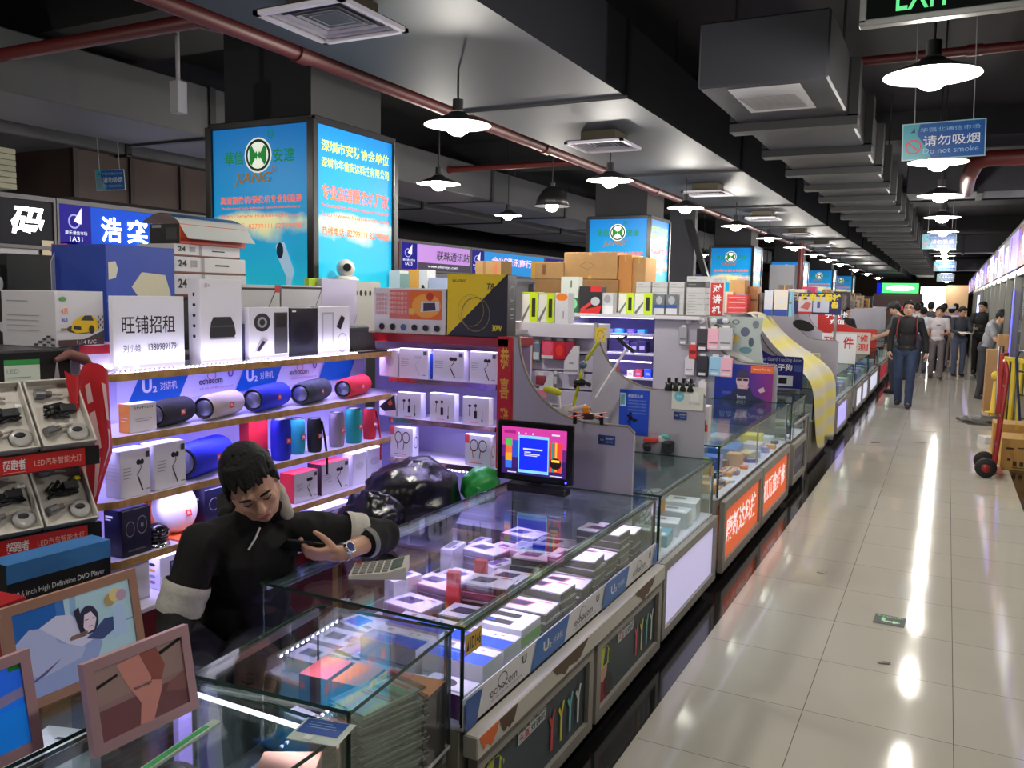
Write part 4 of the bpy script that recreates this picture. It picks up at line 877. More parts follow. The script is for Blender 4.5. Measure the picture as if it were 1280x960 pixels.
yspk('camouflage lying cylinder loudspeaker on the second shelf', 378, 427, 489, -2.74, Z1, (56, 62, 72), .056, camo=True)
yspk('red lying cylinder loudspeaker at the far end of the second shelf', 430, 477, 483, -2.74, Z1, (214, 32, 48), .052)
Z2 = SZ[2]+.001
ybox('earphone_box', 'white earphone box nearest the camera on the third shelf', 'product box', 150, 188, 562, -2.72, Z2, .085, BOXW, front=ear(), left=[('r', .1, .7-.08*k, .8, .715-.08*k, M((220, 200, 190), .4)) for k in range(5)], group='white earphone boxes')
ybox('earphone_box', 'white earphone box standing against the big blue loudspeaker', 'product box', 193, 232, 553, -2.72, Z2, .08, BOXW, front=ear(), group='white earphone boxes')
yspk('big blue cylinder loudspeaker with black ends on the third shelf', 234, 306, 568, -2.74, Z2, (20, 36, 200), .075)
def uspk(label, px, py, z, c, r, H, xf=-2.76, **k):
    q = at(px, py, 'x', xf); return speaker(label, H, r, c, (xf, q.y, z), FX, True, **k)
ybox('product_box', 'bright red upright box behind the seller\'s head on the third shelf', 'product box', 311, 335, 516, -2.80, Z2, .06, M((206, 40, 50), .4))
uspk('blue upright cylinder loudspeaker on the third shelf', 351, 545, Z2, (24, 40, 196), .047, .19)
uspk('slim teal upright loudspeaker beside the blue upright one', 371, 540, Z2, (30, 150, 160), .04, .17, -2.80)
uspk('black upright cylinder loudspeaker with a cord on the third shelf', 393, 535, Z2, (26, 27, 32), .036, .165, strap=BLACK)
uspk('mauve grey upright cylinder loudspeaker on the third shelf', 421, 533, Z2, (150, 134, 150), .04, .175)
uspk('teal upright cylinder loudspeaker second from the far end of the third shelf', 442, 527, Z2, (30, 156, 150), .045, .18)
uspk('red upright cylinder loudspeaker with a red strap at the far end of the third shelf', 462, 522, Z2, (206, 36, 52), .036, .165, strap=M((200, 36, 50), .5))
Z3 = SZ[3]+.001
hp = M((26, 28, 52), .3); hpi = [('o', .28, .58, .15, .17, .12, GREY), ('o', .68, .62, .17, .2, .12, GREY), ('e', .68, .62, .05, .06, GREY), T('HEADPHONES', .2, .1, .8, .14, GREY), ('r', 0, .98, 1, 1, GREY)]
ybox('headphone_box', 'dark navy headphone box at the near end of the fourth shelf', 'product box', 152, 189, 635, -2.72, Z3, .10, hp, front=hpi, left=[('r', .1, .82, .5, .86, TXTW), ('r', .1, .76, .4, .79, TXTW)])
ybox('headphone_box', 'dark navy headphone box half hidden behind the seller on the fourth shelf', 'product box', 256, 296, 608, -2.78, Z3, .09, hp, front=hpi, left=[('r', .1, .7, .6, .76, TXTW)])
q = at(196, 662, 'x', -2.76); mb = MB(); mb.ell((0, 0, .045), (.045, .05, .045), M((20, 20, 24), .15)); mb.lathe([(.05, .0), (.046, .012), (.0, .014)], (0, 0, 0), CHROME); mb.lathe([(.047, .04), (.05, .05), (.047, .06)], (0, 0, 0), CHROME); o = mb.build('mini_speaker'); o.location = (-2.76, q.y, Z3); tag(o, 'small glossy black round speaker on the fourth shelf', 'speaker')
q = at(225, 640, 'x', -2.80)
t = empty('disc_speaker', 'big white disc speaker with an orange rim leaning on the fourth shelf', 'disc speaker', (-2.80, q.y, Z3), FX); t.rotation_euler = (R(-14), 0, FX)
mb = MB(); mb.lathe([(.0, -.03), (.09, -.028), (.105, -.012), (.1, .0), (.108, .012), (.1, .03), (0, .032)], (0, 0, .108), M((228, 226, 236), .3), 32, 'y'); mb.build('body', t)
mb = MB(); mb.lathe([(.1, .013), (.111, .02), (.111, .032), (.1, .045), (0, .047)], (0, 0, .108), M((232, 110, 60), .5), 32, 'y'); mb.build('rim', t)
mb = MB(); mb.dec((.02, -.0335, .06), (.028, 0, 0), (0, 0, .026), [('r', 0, 0, 1, 1, M((226, 70, 40), .4)), T('JBL', .15, .2, .85, .8, TXTW)]); mb.build('badge', t)
pbox('speaker_box', 'flat orange box lying under the white disc speaker', 'product box', .20, .24, .006, (-2.815, q.y+.02, Z3+.0), FX, M((240, 104, 44), .5), b=.0008)
t.location.z = Z3+.007; 
ybox('product_box', 'orange box standing behind the disc speaker on the fourth shelf', 'product box', 170, 232, 622, -2.93, Z3, .05, M((236, 110, 50), .5))
for a, b, pt, lab, c in ((368, 397, 590, 'red topped earphone box just past the seller\'s head', INK), (402, 436, 577, 'dark sided earphone box with a red top at the middle of the fourth shelf', INK)):
    ybox('earphone_box', lab, 'product box', a, b, pt, -2.74, Z3, .09, BOXW, front=ear(), top=[('r', 0, 0, 1, 1, M((206, 50, 60), .4))], left=[('r', 0, 0, 1, 1, M((60, 30, 40), .4) if a > 400 else RED)])
ybox('earphone_box', 'plain white earphone box, third from the seller on the fourth shelf', 'product box', 441, 458, 566, -2.74, Z3, .07, BOXW, front=[('e', .5, .6, .3, .12, PALE)])
ybox('earphone_box', 'white earphone box with a pale oval at the far end of the fourth shelf', 'product box', 459, 478, 560, -2.74, Z3, .07, BOXW, front=[('e', .5, .6, .3, .12, PALE), ('o', .5, .6, .3, .1, .12, M((210, 180, 190), .4))])
Zb = .511
tab = [('r', .24, .28, .95, .82, M((60, 60, 90), .3)), ('r', .28, .33, .92, .78, M((150, 170, 210), .3)), ('e', .5, .6, .14, .12, M((210, 120, 140), .4)), ('e', .72, .5, .1, .1, TXTW)]
ybox('tablet_box', 'plain white box on the bottom shelf at its near end', 'product box', 138, 187, 705, -2.72, Zb, .08, BOXW, front=[('r', .0, .02, 1, .03, GREY)])
ybox('tablet_box', 'white tablet box with a lit screen picture on the bottom shelf', 'product box', 200, 250, 690, -2.74, Zb, .09, BOXW, front=tab, left=[('e', .5, .75-.18*k, .2, .05, (INK, M((220, 150, 60), .4), GREY, M((160, 120, 120), .4))[k]) for k in range(4)])
ybox('tablet_box', 'white box on the bottom shelf past the seller', 'product box', 330, 368, 640, -2.74, Zb, .09, BOXW, front=tab)
ybox('tablet_box', 'white box at the far end of the bottom shelf beside the black bag', 'product box', 400, 440, 632, -2.74, Zb, .09, BOXW, front=tab)
# cross unit goods
g = 'earphone boxes on the cross shelves'
for i, (a, b, pt, lab) in enumerate(((474, 497, 438, 'pale box in the left corner of the top cross shelf'), (499, 535, 436, 'white earphone box with a faint picture, left of the thin blue box'), (541, 580, 438, 'white earphone box with a black picture, right of the thin blue box'), (587, 621, 440, 'white earphone box against the red couplet board on the top cross shelf'))):
    xbox('earphone_box', lab, 'product box', a, b, pt, 3.83, CZ[0]+.001, .07, BOXW, front=ear(c=INK if i > 1 else PALE) if i else [('e', .6, .6, .2, .2, PALE)], group=g)
xbox('product_box', 'thin blue box between white earphone boxes on the top cross shelf', 'product box', 535, 540, 442, 3.85, CZ[0]+.001, .05, BLUE)
xbox('product_box', 'dark box with a red lozenge on the middle cross shelf', 'product box', 474, 495, 492, 3.83, CZ[1]+.001, .07, BOXW, front=[('p', [(.0, .4), (.9, .98), (1, .3), (.3, .2)], INK), ('p', [(.5, .6), (.7, .75), (.8, .55), (.6, .45)], ORANGE)])
for i, (a, b, pt, lab) in enumerate(((497, 526, 491, 'earbud box left on the middle cross shelf'), (537, 568, 492, 'earbud box in the middle of the middle cross shelf'), (578, 611, 497, 'earbud box right on the middle cross shelf'))):
    xbox('earphone_box', lab, 'product box', a, b, pt, 3.83, CZ[1]+.001, .05, BOXW, front=buds(), group=g)
xbox('earphone_box', 'hook earphone box with grey buds on the bottom cross shelf', 'product box', 488, 516, 534, 3.83, CZ[2]+.001, .06, BOXW, front=hooks(INK), right=[('o', .5, .5, .3, .2, .15, INK)], group=g)
xbox('earphone_box', 'hook earphone box with red buds on the bottom cross shelf', 'product box', 581, 613, 544, 3.83, CZ[2]+.001, .06, BOXW, front=hooks(RED), right=[('o', .5, .5, .3, .2, .15, INK)], group=g)
# on top of the cross unit
pp = xslot(468, 557, 360, 3.82, 1.501, .10)
icons = [('e', .12+.155*k, .14, .04, .07, INK if k != 2 else M((80, 110, 180), .4)) for k in range(6)]
pbox('phone_kit_box', 'white box with a row of icons and a red and orange phone poster', 'product box', pp[0], .10, pp[2], pp[3], 0, M((222, 220, 226), .4), front=[('r', .0, .30, .97, .97, M((226, 224, 228), .3)), ('r', .22, .32, .50, .95, M((226, 120, 120), .4)), ('r', .50, .32, .95, .95, M((234, 110, 40), .35)), ('e', .74, .62, .2, .26, M((246, 170, 70), .35)), ('p', [(.66, .48), (.92, .52), (.91, .72), (.67, .70)], M((220, 226, 236), .3)), ('p', [(.70, .5), (.87, .53), (.86, .69), (.70, .68)], M((60, 50, 80), .3)), ('e', .79, .82, .05, .09, M((200, 60, 40), .4)), ('r', .50, .42, .58, .56, M((240, 200, 90), .4))]+[T('回收手机', .03, .8-.1*k, .2, .88-.1*k, M((216, 60, 80), .4)) for k in range(5)]+[T('特价充值卡', .24, .84-.1*k, .48, .91-.1*k, M((250, 230, 220), .4)) for k in range(5)]+icons)
ww = xslot(560, 633, 343, 3.82, 1.501, .11)
pbox('speaker_box', 'big black and yellow speaker box on top of the cross shelves', 'product box', ww[0], .11, ww[2], ww[3], R(3), M((28, 30, 40), .35), front=[('p', [(0, 0), (0, 1), (.98, 1)], M((240, 208, 26), .4)), T('W-KING', .08, .87, .32, .92, INK, .02, .2), T('T8', .66, .76, .78, .86, INK, .02, .2), ('o', .48, .36, .24, .28, .06, M((120, 116, 80), .4)), ('o', .40, .42, .22, .26, .03, M((180, 156, 30), .4)), T('30W', .76, .10, .92, .20, M((240, 220, 60), .4), .03)], right=[('o', .5, .7, .28, .12, .1, GREY), ('r', .3, .35, .7, .37, GREY), ('r', .3, .3, .7, .32, GREY), ('r', .3, .45, .7, .47, GREY)], top=[('r', 0, 0, 1, 1, M((28, 30, 40), .35))])
# black plastic sack on a stool, with a green bag beside
def sack(name, label, c, r, m, seed, amp=.16, drop=.4):
    mb = MB(); n, h = 40, 26; vs = []; fs = []
    for i in range(h+1):
        t = PI*i/h
        for k in range(n):
            a = 2*PI*k/n; p = Vector((math.sin(t)*math.cos(a), math.sin(t)*math.sin(a), -math.cos(t)))
            f = 1+amp*noise.noise(p*2.2+Vector((seed, 0, 0)))+amp*.6*(1-abs(noise.noise(p*4.5+Vector((0, seed, 0))))*2)*.6+amp*.25*noise.noise(p*11)
            q = Vector((p.x*r[0], p.y*r[1], max(p.z, -.8)*r[2]))*f; q.z = max(q.z, -.8*r[2]); vs.append(tuple(q))
    for i in range(h):
        for k in range(n): fs.append((i*n+k, i*n+(k+1) % n, (i+1)*n+(k+1) % n, (i+1)*n+k))
    mb.add(vs, fs, m, True); o = mb.build(name); o.location = c; return tag(o, label, 'plastic bag')
SACK = M((13, 13, 20), .28, bump=.5, scale=22)
st = empty('stool', 'wooden stool hidden under the black plastic bag', 'stool', (-2.27, 3.35, 0)); mb = MB(); mb.box((0, 0, .51), (.5, .62, .03), CARD2, .004); mb.build('seat', st)
for sx in (-1, 1):
    for sy in (-1, 1):
        mb = MB(); mb.box((sx*.2, sy*.27, .25), (.035, .035, .49), CARD2, .003); mb.build('leg', st)
sack('plastic_bag', 'big crumpled black plastic bag behind the long counter', (-2.27, 3.40, .70), (.21, .30, .205), SACK, 1.3)
sack('plastic_bag', 'smaller crumpled black plastic bag leaning nearest the seller', (-2.25, 3.04, .66), (.16, .14, .15), SACK, 5.1, .25)
sack('plastic_bag', 'green plastic bag tucked behind the glass counter', (-2.05, 3.70, .75), (.09, .12, .1), M((30, 150, 56), .45), 7.7, .14)

# ------------------------------------------------------------------ goods on and behind the top of the near shelves
bk = empty('storage_cabinet', 'grey storage cabinet behind the lit shelves carrying cartons', 'cabinet', (-3.3, 2.7, 0)); mb = rel(MB(), bk)
mb.bx((-3.62, 1.5, 0), (-3.06, 3.78, 1.42), M((170, 166, 176), .5), .004); mb.build('body', bk)
mb = rel(MB(), bk); mb.bx((-3.66, 1.48, 1.42), (-3.04, 3.80, 1.44), M((186, 182, 190), .4), .004); mb.build('top', bk)
nb = empty('display_stand', 'dark stand at the left edge carrying the toy car carton', 'display stand', (-2.92, 1.68, 0)); mb = rel(MB(), nb)
mb.bx((-3.05, 1.36, 0), (-2.74, 1.95, 1.49), M((40, 40, 44), .5), .004); mb.build('body', nb)
mb = rel(MB(), nb); mb.bx((-3.055, 1.35, 1.49), (-2.735, 1.955, 1.505), M((60, 58, 62), .4), .003); mb.build('top', nb)
ybox('toy_car_box', 'white carton with a yellow sports car picture at the left edge', 'carton', 62, 128, 364, -2.76, 1.506, .26, M((208, 206, 212), .45), rz=R(6), front=[('p', [(.02, 0), (.5, .0), (1, .12), (1, .28), (.6, .14)], M((60, 58, 62), .5)), ('e', .55, .32, .34, .09, M((60, 50, 20), .5)), ('p', [(.30, .30), (.33, .45), (.5, .55), (.75, .56), (.88, .44), (.9, .32), (.8, .26), (.4, .24)], M((226, 186, 20), .35)), ('p', [(.5, .47), (.58, .56), (.72, .56), (.78, .46)], M((60, 60, 66), .3)), ('p', [(.34, .32), (.5, .30), (.5, .36), (.35, .38)], INK), ('e', .72, .3, .06, .08, INK), ('e', .14, .86, .07, .04, M((60, 150, 60), .4)), T('4.0R', .10, .6, .24, .7, ORANGE), T('R8', .12, .45, .22, .53, BLUE), ('r', .08, .3, .2, .34, M((150, 110, 60), .4)), ('r', .02, .02, .97, .13, M((70, 40, 44), .4)), T('1:14 R/C', .4, .04, .8, .11, TXTW)]+[('p', [(.84+.04*i, .30+.05*j), (.87+.04*i, .32+.05*j), (.87+.04*i, .36+.05*j), (.84+.04*i, .34+.05*j)], M((60, 60, 66), .5)) for i in range(4) for j in range(5) if (i+j) % 2 == 0], left=[('r', .1, .8, .5, .82, GREY)]+[('r', .1, .55-.09*k, .7, .56-.09*k, GREY) for k in range(4)]+[('p', [(.6+.08*i, .02+.05*j), (.67+.08*i, .02+.05*j), (.67+.08*i, .06+.05*j), (.6+.08*i, .06+.05*j)], M((70, 70, 74), .5)) for i in range(5) for j in range(4) if (i+j) % 2 == 0 and j <= i], group=None)
PBX = ybox('printer_box', 'large blue carton with a picture of a beige scanner behind the rent notice', 'carton', 132, 218, 308, -3.08, 1.441, .34, M((44, 72, 168), .5), front=[('p', [(.35, .62), (.5, .76), (.85, .74), (.93, .56), (.92, .46), (.62, .44), (.45, .52)], M((206, 200, 170), .5)), ('p', [(.62, .44), (.92, .46), (.9, .1), (.58, .1)], M((190, 190, 190), .5)), ('p', [(.66, .38), (.86, .39), (.85, .16), (.64, .16)], M((60, 100, 150), .4)), ('p', [(.03, .68), (.13, .7), (.16, .78), (.13, .85), (.03, .84)], M((214, 208, 190), .5)), ('l', [(0, .5), (.5, .3), (.6, .22)], .04, M((70, 100, 190), .5))], left=[('r', .0, 0, 1, 1, M((50, 76, 172), .5))])
mb = MB(); W_ = PBX.dimensions.x if False else max(v.co.x for v in PBX.data.vertices); mb.prism([(-W_, .15, .02), (-W_-.05, .10, .06), (-W_-.06, .09, .38), (-W_, .15, .42)], (0, .004, 0), M((226, 224, 220), .5)); o = mb.build('flap', PBX); o['label'] = 'white open carton flap'
z = 1.441; 
W_, D_, H_, l_ = yslot(218, 306, 385, -3.10, z, .24)
pbox('product_box', 'small black box under the stack of white recorder cartons', 'product box', W_, .22, max(.06, at(260, 372, 'x', -3.1).z-z), (l_[0], l_[1], z), FX, M((50, 50, 54), .5)); zc = max(z+.06, at(260, 372, 'x', -3.1).z)+.001
wht = M((208, 206, 210), .5)
for k, (pt, lab) in enumerate(((343, 'lowest'), (322, 'middle'), (307, 'topmost'))):
    zt = at(262, pt, 'x', -3.10).z; W2_, _, _, l2 = yslot(218, (308, 307, 300)[k], pt, -3.10, zc, .24)
    pbox('recorder_carton', 'white and brown striped recorder carton, %s of the stack under the orange camera box' % lab, 'carton', W2_, .24, zt-zc-.002, (l2[0], l2[1], zc), FX, wht, front=[('r', 0, 0, 1, .12, M((110, 60, 44), .5)), ('r', .55, .5, .75, .6, INK), ('r', .36, .12, .4, 1, GREY), T('24', .05, .4, .16, .8, INK, .03), ('r', .22, .4, .3, .8, GREY)], left=[('r', 0, 0, 1, .12, M((110, 60, 44), .5))], group='white recorder cartons'); zc = zt
cb = yslot(238, 306, 268, -3.10, zc, .22)
pbox('camera_kit_box', 'orange box with black camera pictures under a curled magazine', 'carton', cb[0]+.06, .2, .09, (cb[3][0], cb[3][1]-.02, zc), FX, M((214, 92, 46), .5), front=[('r', 0, .0, 1, .3, M((190, 60, 40), .4))], left=[('r', .02, .0, .98, 1, M((40, 38, 40), .4)), ('e', .3, .4, .16, .3, INK), ('r', .55, .2, .9, .8, M((70, 66, 70), .4)), ('r', .1, .8, .4, .95, GREY)])
mb = MB(); n = 10; MG = M((196, 200, 200), .3); vs = []; fs = []
for i in range(n+1):
    t = i/n; x = -.15+.30*t; zz = .10+.05*math.sin(PI*min(1, t*1.1))-.02*t
    if t > .8: zz -= (t-.8)*.28
    for y in (-cb[0]/2-.05, cb[0]/2+.03): vs.append((x, y, zz))
for i in range(n): fs.append((2*i, 2*i+2, 2*i+3, 2*i+1))
mb.add(vs, fs, MG, True); mb.add([(a, b, c+.0006) for a, b, c in vs[8:16]], [(2*i, 2*i+2, 2*i+3, 2*i+1) for i in range(1, 3)], M((60, 96, 140), .3)); mb.add([(a, b, c-.002) for a, b, c in vs], [tuple(reversed(f)) for f in fs], MG, True)
o = mb.build('magazine'); o.location = (cb[3][0], cb[3][1], zc); tag(o, 'curled glossy magazine draped over the orange camera box', 'magazine')
# things seen above the left edge, on the far half of the island
q = at(8, 440, 'x', -4.0)
r = empty('shop_shelf', 'grey shelf unit at the left edge behind the toy car carton', 'shelf unit', (-4.15, 3.2, 0)); mb = rel(MB(), r)
mb.bx((-4.4, 2.3, 0), (-3.9, 3.7, .9), M((150, 148, 156), .5), .003); mb.build('cabinet', r)
for z in (1.15, 1.38):
    mb = rel(MB(), r); mb.bx((-4.4, 2.3, z), (-3.9, 3.7, z+.02), M((200, 198, 206), .4)); mb.build('shelf_board', r)
for y in (2.3, 3.0, 3.66):
    mb = rel(MB(), r); mb.bx((-4.38, y, .9), (-4.34, y+.03, 1.4), STEEL); mb.build('post', r)
def ypx(name, label, cat, pl, pr, pt, xf, z, D, m, **k): return ybox(name, label, cat, pl, pr, pt, xf, z, D, m, **k)
ypx('speaker_cabinet', 'big black speaker cabinet behind the toy car carton', 'speaker', 9, 70, 318, -3.92, 1.401, .3, M((24, 26, 30), .6), front=[('o', .35, .35, .12, .12, .15, M((50, 50, 54), .5))])
ypx('product_box', 'white carton with dark lettering beside the black speaker cabinet', 'carton', 71, 97, 322, -3.92, 1.401, .22, M((176, 170, 190), .5), front=[T('ACT', .7, .6, .98, .7, INK), ('r', 0, .1, 1, .3, M((90, 80, 120), .5))])
ypx('speaker_cabinet', 'dark loudspeaker with pale cones at the far left edge', 'speaker', -22, 7, 330, -3.94, 1.401, .25, M((30, 30, 32), .5), front=[('e', .75, .78, .14, .08, PALE), ('e', .75, .3, .12, .06, PALE)])
r = card('paper_sign', 'cream paper sign with red characters hung below the stall sign at left', 'sign', 0, -.17, .17, 0, .26, M((226, 214, 180), .5), [T('手', .2, .5, .8, .95, RED, .03), T('机', .2, .05, .8, .42, RED, .03)])
q = at(73, 316, 'x', -6.98); r.location = (-6.995, q.y+.03, q.z-.16); r.rotation_euler = (0, 0, FX)
# white and red small box, red banner and cloth at the left end of the lit shelves
ybox('product_box', 'small white box with a red lid beside the rent notice', 'product box', 100, 139, 428, -2.80, Z0, .10, M((222, 214, 226), .4), front=[('r', 0, .62, 1, .92, M((206, 40, 56), .4)), ('r', .1, .2, .3, .5, PALE)])
mb = MB(); n, h = 12, 16; vs = []; fs = []
for i in range(h+1):
    for k in range(n+1):
        t = i/h; a = k/n; y = .02+.16*a*(1-.75*max(0, t-.55)/.45)+.15*t*(.35 if t < .75 else .35); x = .018*math.sin(a*9+t*3)
        vs.append((x, y-.08, -.52*t-.02*math.sin(a*7)))
for i in range(h):
    for k in range(n): fs.append((i*(n+1)+k, i*(n+1)+k+1, (i+1)*(n+1)+k+1, (i+1)*(n+1)+k))
CLR = M((186, 26, 38), .55); mb.add(vs, fs, CLR, True)
for c0, c1 in ((3, 4), (6, 7), (9, 10)):
    for i in range(2, h-1):
        if (i+c0) % 5: mb.add([(vs[j][0]+.002, vs[j][1], vs[j][2]) for j in (i*(n+1)+c0, i*(n+1)+c1, (i+1)*(n+1)+c1, (i+1)*(n+1)+c0)], [(0, 1, 2, 3)], M((226, 190, 190), .5))
q = at(95, 440, 'x', -2.62); o = mb.build('banner'); o.location = (-2.60, q.y-.0, 1.44); tag(o, 'hanging red cloth banner with white swirls at the end of the lit shelves', 'banner')
mb = MB(); mb.tube([(0, -.05, .0), (0, 0, .02), (.01, .05, 0), (.0, .09, -.03)], [.008, .018, .02, .008], M((110, 70, 66), .7), 8); o = mb.build('cloth_knot'); o.location = (-2.66, q.y+.0, 1.47); tag(o, 'knotted brown cloth at the top of the red banner', 'cloth')

# ------------------------------------------------------------------ car headlight display stand at the left edge
hs = empty('display_stand', 'two tier display stand of car headlight bulbs in white trays at the left edge', 'display stand', (-2.524, 1.684, .0), R(78))
WS, HB = .365, .93
mb = MB(); BLK = M((22, 22, 24), .4)
def hpart(n, fn): mb = MB(); fn(mb); return mb.build(n, hs)
hpart('base', lambda m: m.box((0, .16, HB/2-.04), (WS-.02, .28, HB-.08), BLK, .003))
hpart('back_board', lambda m: (m.box((0, .20, 1.20), (WS, .012, .60), BLK, .002), m.dec((-WS/2, .1935, .9), (WS, 0, 0), (0, 0, .6), [('r', .42, .80, .72, .95, M((206, 216, 206), .4)), ('r', .42, .93, .72, .96, M((60, 150, 80), .4)), T('LED', .44, .885, .54, .91, GREY), ('r', .44, .83, .68, .84, GREY), ('r', .44, .86, .64, .865, GREY), ('p', [(.83, .8), (.87, .96), (.9, .8)], M((170, 170, 176), .3)), ('e', .85, .79, .04, .03, M((170, 170, 176), .3))])))
for s in (-1, 1): hpart('side_panel', lambda m: m.prism([(s*(WS/2+.004), .02, HB-.10), (s*(WS/2+.004), .30, HB-.10), (s*(WS/2+.004), .30, 1.3), (s*(WS/2+.004), .16, 1.22), (s*(WS/2+.004), .13, 1.08)], (s*.006, 0, 0), M((226, 220, 214), .4)))
TR = M((206, 200, 192), .5)
def bulb(m, c, sc, along):
    a = Vector(along).normalized(); c = Vector(c)
    m.cyl(c, c+a*.03*sc, .016*sc, M((150, 150, 154), .3, .8), 12); m.cyl(c+a*.03*sc, c+a*.05*sc, .010*sc, M((110, 100, 96), .4), 10); m.cyl(c+a*.05*sc, c+a*.085*sc, .005*sc, M((206, 200, 190), .3, .6), 8)
def tier(zb, name):
    # a sloping tray row: front edge at y=0, back edge rises
    sl = Matrix.Translation((0, .02, zb)) @ Matrix.Rotation(R(54), 4, 'X')
    for k, cx in enumerate((-.088, .088)):
        mb = MB(); mb.X = sl; w, d = .168, .245
        mb.box((cx, d/2, 0), (w, d, .006), TR, .001)
        for s in (-1, 1): mb.box((cx+s*(w/2-.003), d/2, .016), (.006, d, .032), TR, .001)
        for yy in (.003, d-.003): mb.box((cx, yy, .016), (w, .006, .032), TR, .001)
        t = mb.build('tray', hs)
        mb = MB(); mb.X = sl; bulb(mb, (cx-.06, .055, .018), 1.0, (1, .25, 0)); mb.build('bulb', t)
        mb = MB(); mb.X = sl; bulb(mb, (cx-.055, .20, .018), 1.0, (1, -.1, 0)); mb.build('bulb', t)
        mb = MB(); mb.X = sl; random.seed(k+int(zb*100))
        for j in range(5): mb.tube([(cx+random.uniform(-.05, .06), .13+random.uniform(-.03, .03), .018) for _ in range(4)], .006, BLACK, 6)
        mb.box((cx+.03, .135, .018), (.05, .03, .022), INK, .003); mb.box((cx+.06, .16, .016), (.02, .014, .012), YELLOW if k else TXTW, .002); mb.build('wiring', t)
        mb = MB(); mb.X = sl; mb.ell((cx+.042, .05, .012), (.035, .034, .008), M((176, 174, 172), .25), 14, 8); mb.ell((cx+.04, .055, .018), (.018, .011, .006), INK, 8, 6); mb.build('bag', t)
    mb = MB(); mb.box((0, .012, zb-.032), (WS, .014, .062), BLK, .001)
    mb.dec((-WS/2, .005, zb-.063), (WS, 0, 0), (0, 0, .062), [('r', .14, .04, .87, .96, M((206, 40, 40), .4)), T('超跑者', .19, .25, .37, .80, TXTW, .02), T('LED汽车智能大灯', .44, .3, .84, .68, M((240, 200, 190), .4)), ('r', .19, .12, .37, .16, M((240, 160, 150), .4))]); mb.build('price_rail', hs)
tier(.935, 'low'); tier(1.195, 'high')
# carton of a DVD player standing below
pbox('player_carton', 'black and blue carton lettered high definition DVD player below the headlight stand', 'carton', .33, .10, .405, (-2.43, 1.64, .50), R(86), M((24, 24, 28), .4), front=[('r', 0, .86, 1, 1, M((64, 130, 196), .4)), T('10.6 inch High Definition DVD Player', .06, .73, .93, .785, TXTW, .01), ('r', .66, .10, .93, .58, M((160, 160, 150), .3)), ('r', .68, .14, .91, .55, M((196, 200, 120), .3)), ('r', .48, .08, .68, .50, INK), ('r', .50, .12, .66, .46, M((190, 160, 30), .3)), ('r', .36, .06, .5, .42, INK), ('r', .37, .1, .48, .38, M((170, 186, 200), .3)), ('r', .18, .04, .36, .34, M((60, 120, 60), .3))], top=[('r', 0, 0, 1, 1, M((64, 130, 196), .4))], right=[('r', .9, 0, 1, 1, M((206, 206, 210), .4))])
pbox('carton', 'brown carton under the DVD player carton behind the photo frames', 'carton', .56, .3, .50, (-2.50, 1.60, 0), R(86), CARD, b=.003)

# ------------------------------------------------------------------ near glass counters with the photo frames on top
cA, WA, DA = showcase('near low glass counter lit inside at the bottom edge of the photo', -1.60, .80, -1.13, 1.44, .40, .755, group='glass showcases of the middle stalls')
cC, WC, DC = showcase('near glass counter at the bottom left carrying the photo frames', -2.30, .70, -1.63, 1.50, .40, .755)
cB, WB_, DB = showcase('tilted near glass counter full of bagged goods in front of the long counter', -1.61, 1.442, -1.16, 1.962, .44, .782, R(5))
led('led_strip', (-WB_/2+.10, -DB/2+.2, .765), (-WB_/2+.10, DB/2-.04, .765), cB, .008, 5); area((-WB_/2+.10, .1, .76), .03, .3, .5, (.6, .55, 1), (0, 0, 0), cB)
area((0, DA/2-.05, .745), .42, .03, .6, (.9, .92, 1), (0, 0, 0), cA); area((0, .1, .745), .4, .03, .5, (.85, .85, 1), (0, 0, 0), cC)
mb = MB(); mb.tube([(-WA/2+.03, DA/2-.03, .742), (WA/2-.06, DA/2-.03, .742)], .006, M((240, 238, 246), .3, emit=1.5), 8); mb.build('light_tube', cA)
mb = MB(); mb.bx((-WA/2+.004, DA/2-.07, .41), (-WA/2+.022, DA/2-.03, .74), M((150, 130, 220), .4, emit=.6)); mb.build('light_tube', cA)
# wood ends under the two near counters towards the aisle
mb = MB(); mb.dec((WB_/2+.0005, -DB/2, .10), (0, DB, 0), (0, 0, .32), [('r', .05, .05, .95, .95, M((70, 84, 80), .5))]); mb.build('front_panel', cB)
# picture frames
def photo_frame(label, yl, W, H, x, z, fr, items, bg, tilt=-14, rz=FX, stand=True, fw=.022, mat=None):
    t = empty('photo_frame', label, 'photo frame', (x, yl, z), rz, 'digital photo frames on the near counters'); f = M(fr, .35); k = R(tilt)
    X = Matrix.Rotation(k, 4, 'X')
    mb = MB(); mb.X = X; th = .018
    for pts in ([(-W/2, 0), (W/2, 0), (W/2-fw, fw), (-W/2+fw, fw)], [(-W/2, H), (W/2, H), (W/2-fw, H-fw), (-W/2+fw, H-fw)], [(-W/2, 0), (-W/2, H), (-W/2+fw, H-fw), (-W/2+fw, fw)], [(W/2, 0), (W/2, H), (W/2-fw, H-fw), (W/2-fw, fw)]):
        mb.prism([(p[0], -th, p[1]) for p in pts], (0, th, 0), f)
    mb.build('frame', t)
    mb = MB(); mb.X = X; mb.box((0, -.006, H/2), (W-2*fw+.006, .010, H-2*fw+.006), bg); mb.dec((-W/2+fw, -.0115, fw), (W-2*fw, 0, 0), (0, 0, H-2*fw), items, .0003); mb.build('screen', t)
    mb = MB(); mb.prism([(-.02, 0, H*.55), (.02, 0, H*.55), (.03, H*.32, 0.0), (-.03, H*.32, 0.0)], (0, .004, 0), f); mb.build('stand', t)
    return t
S_ = lambda c: em(c, .35, .25)
skin = (150, 150, 186)
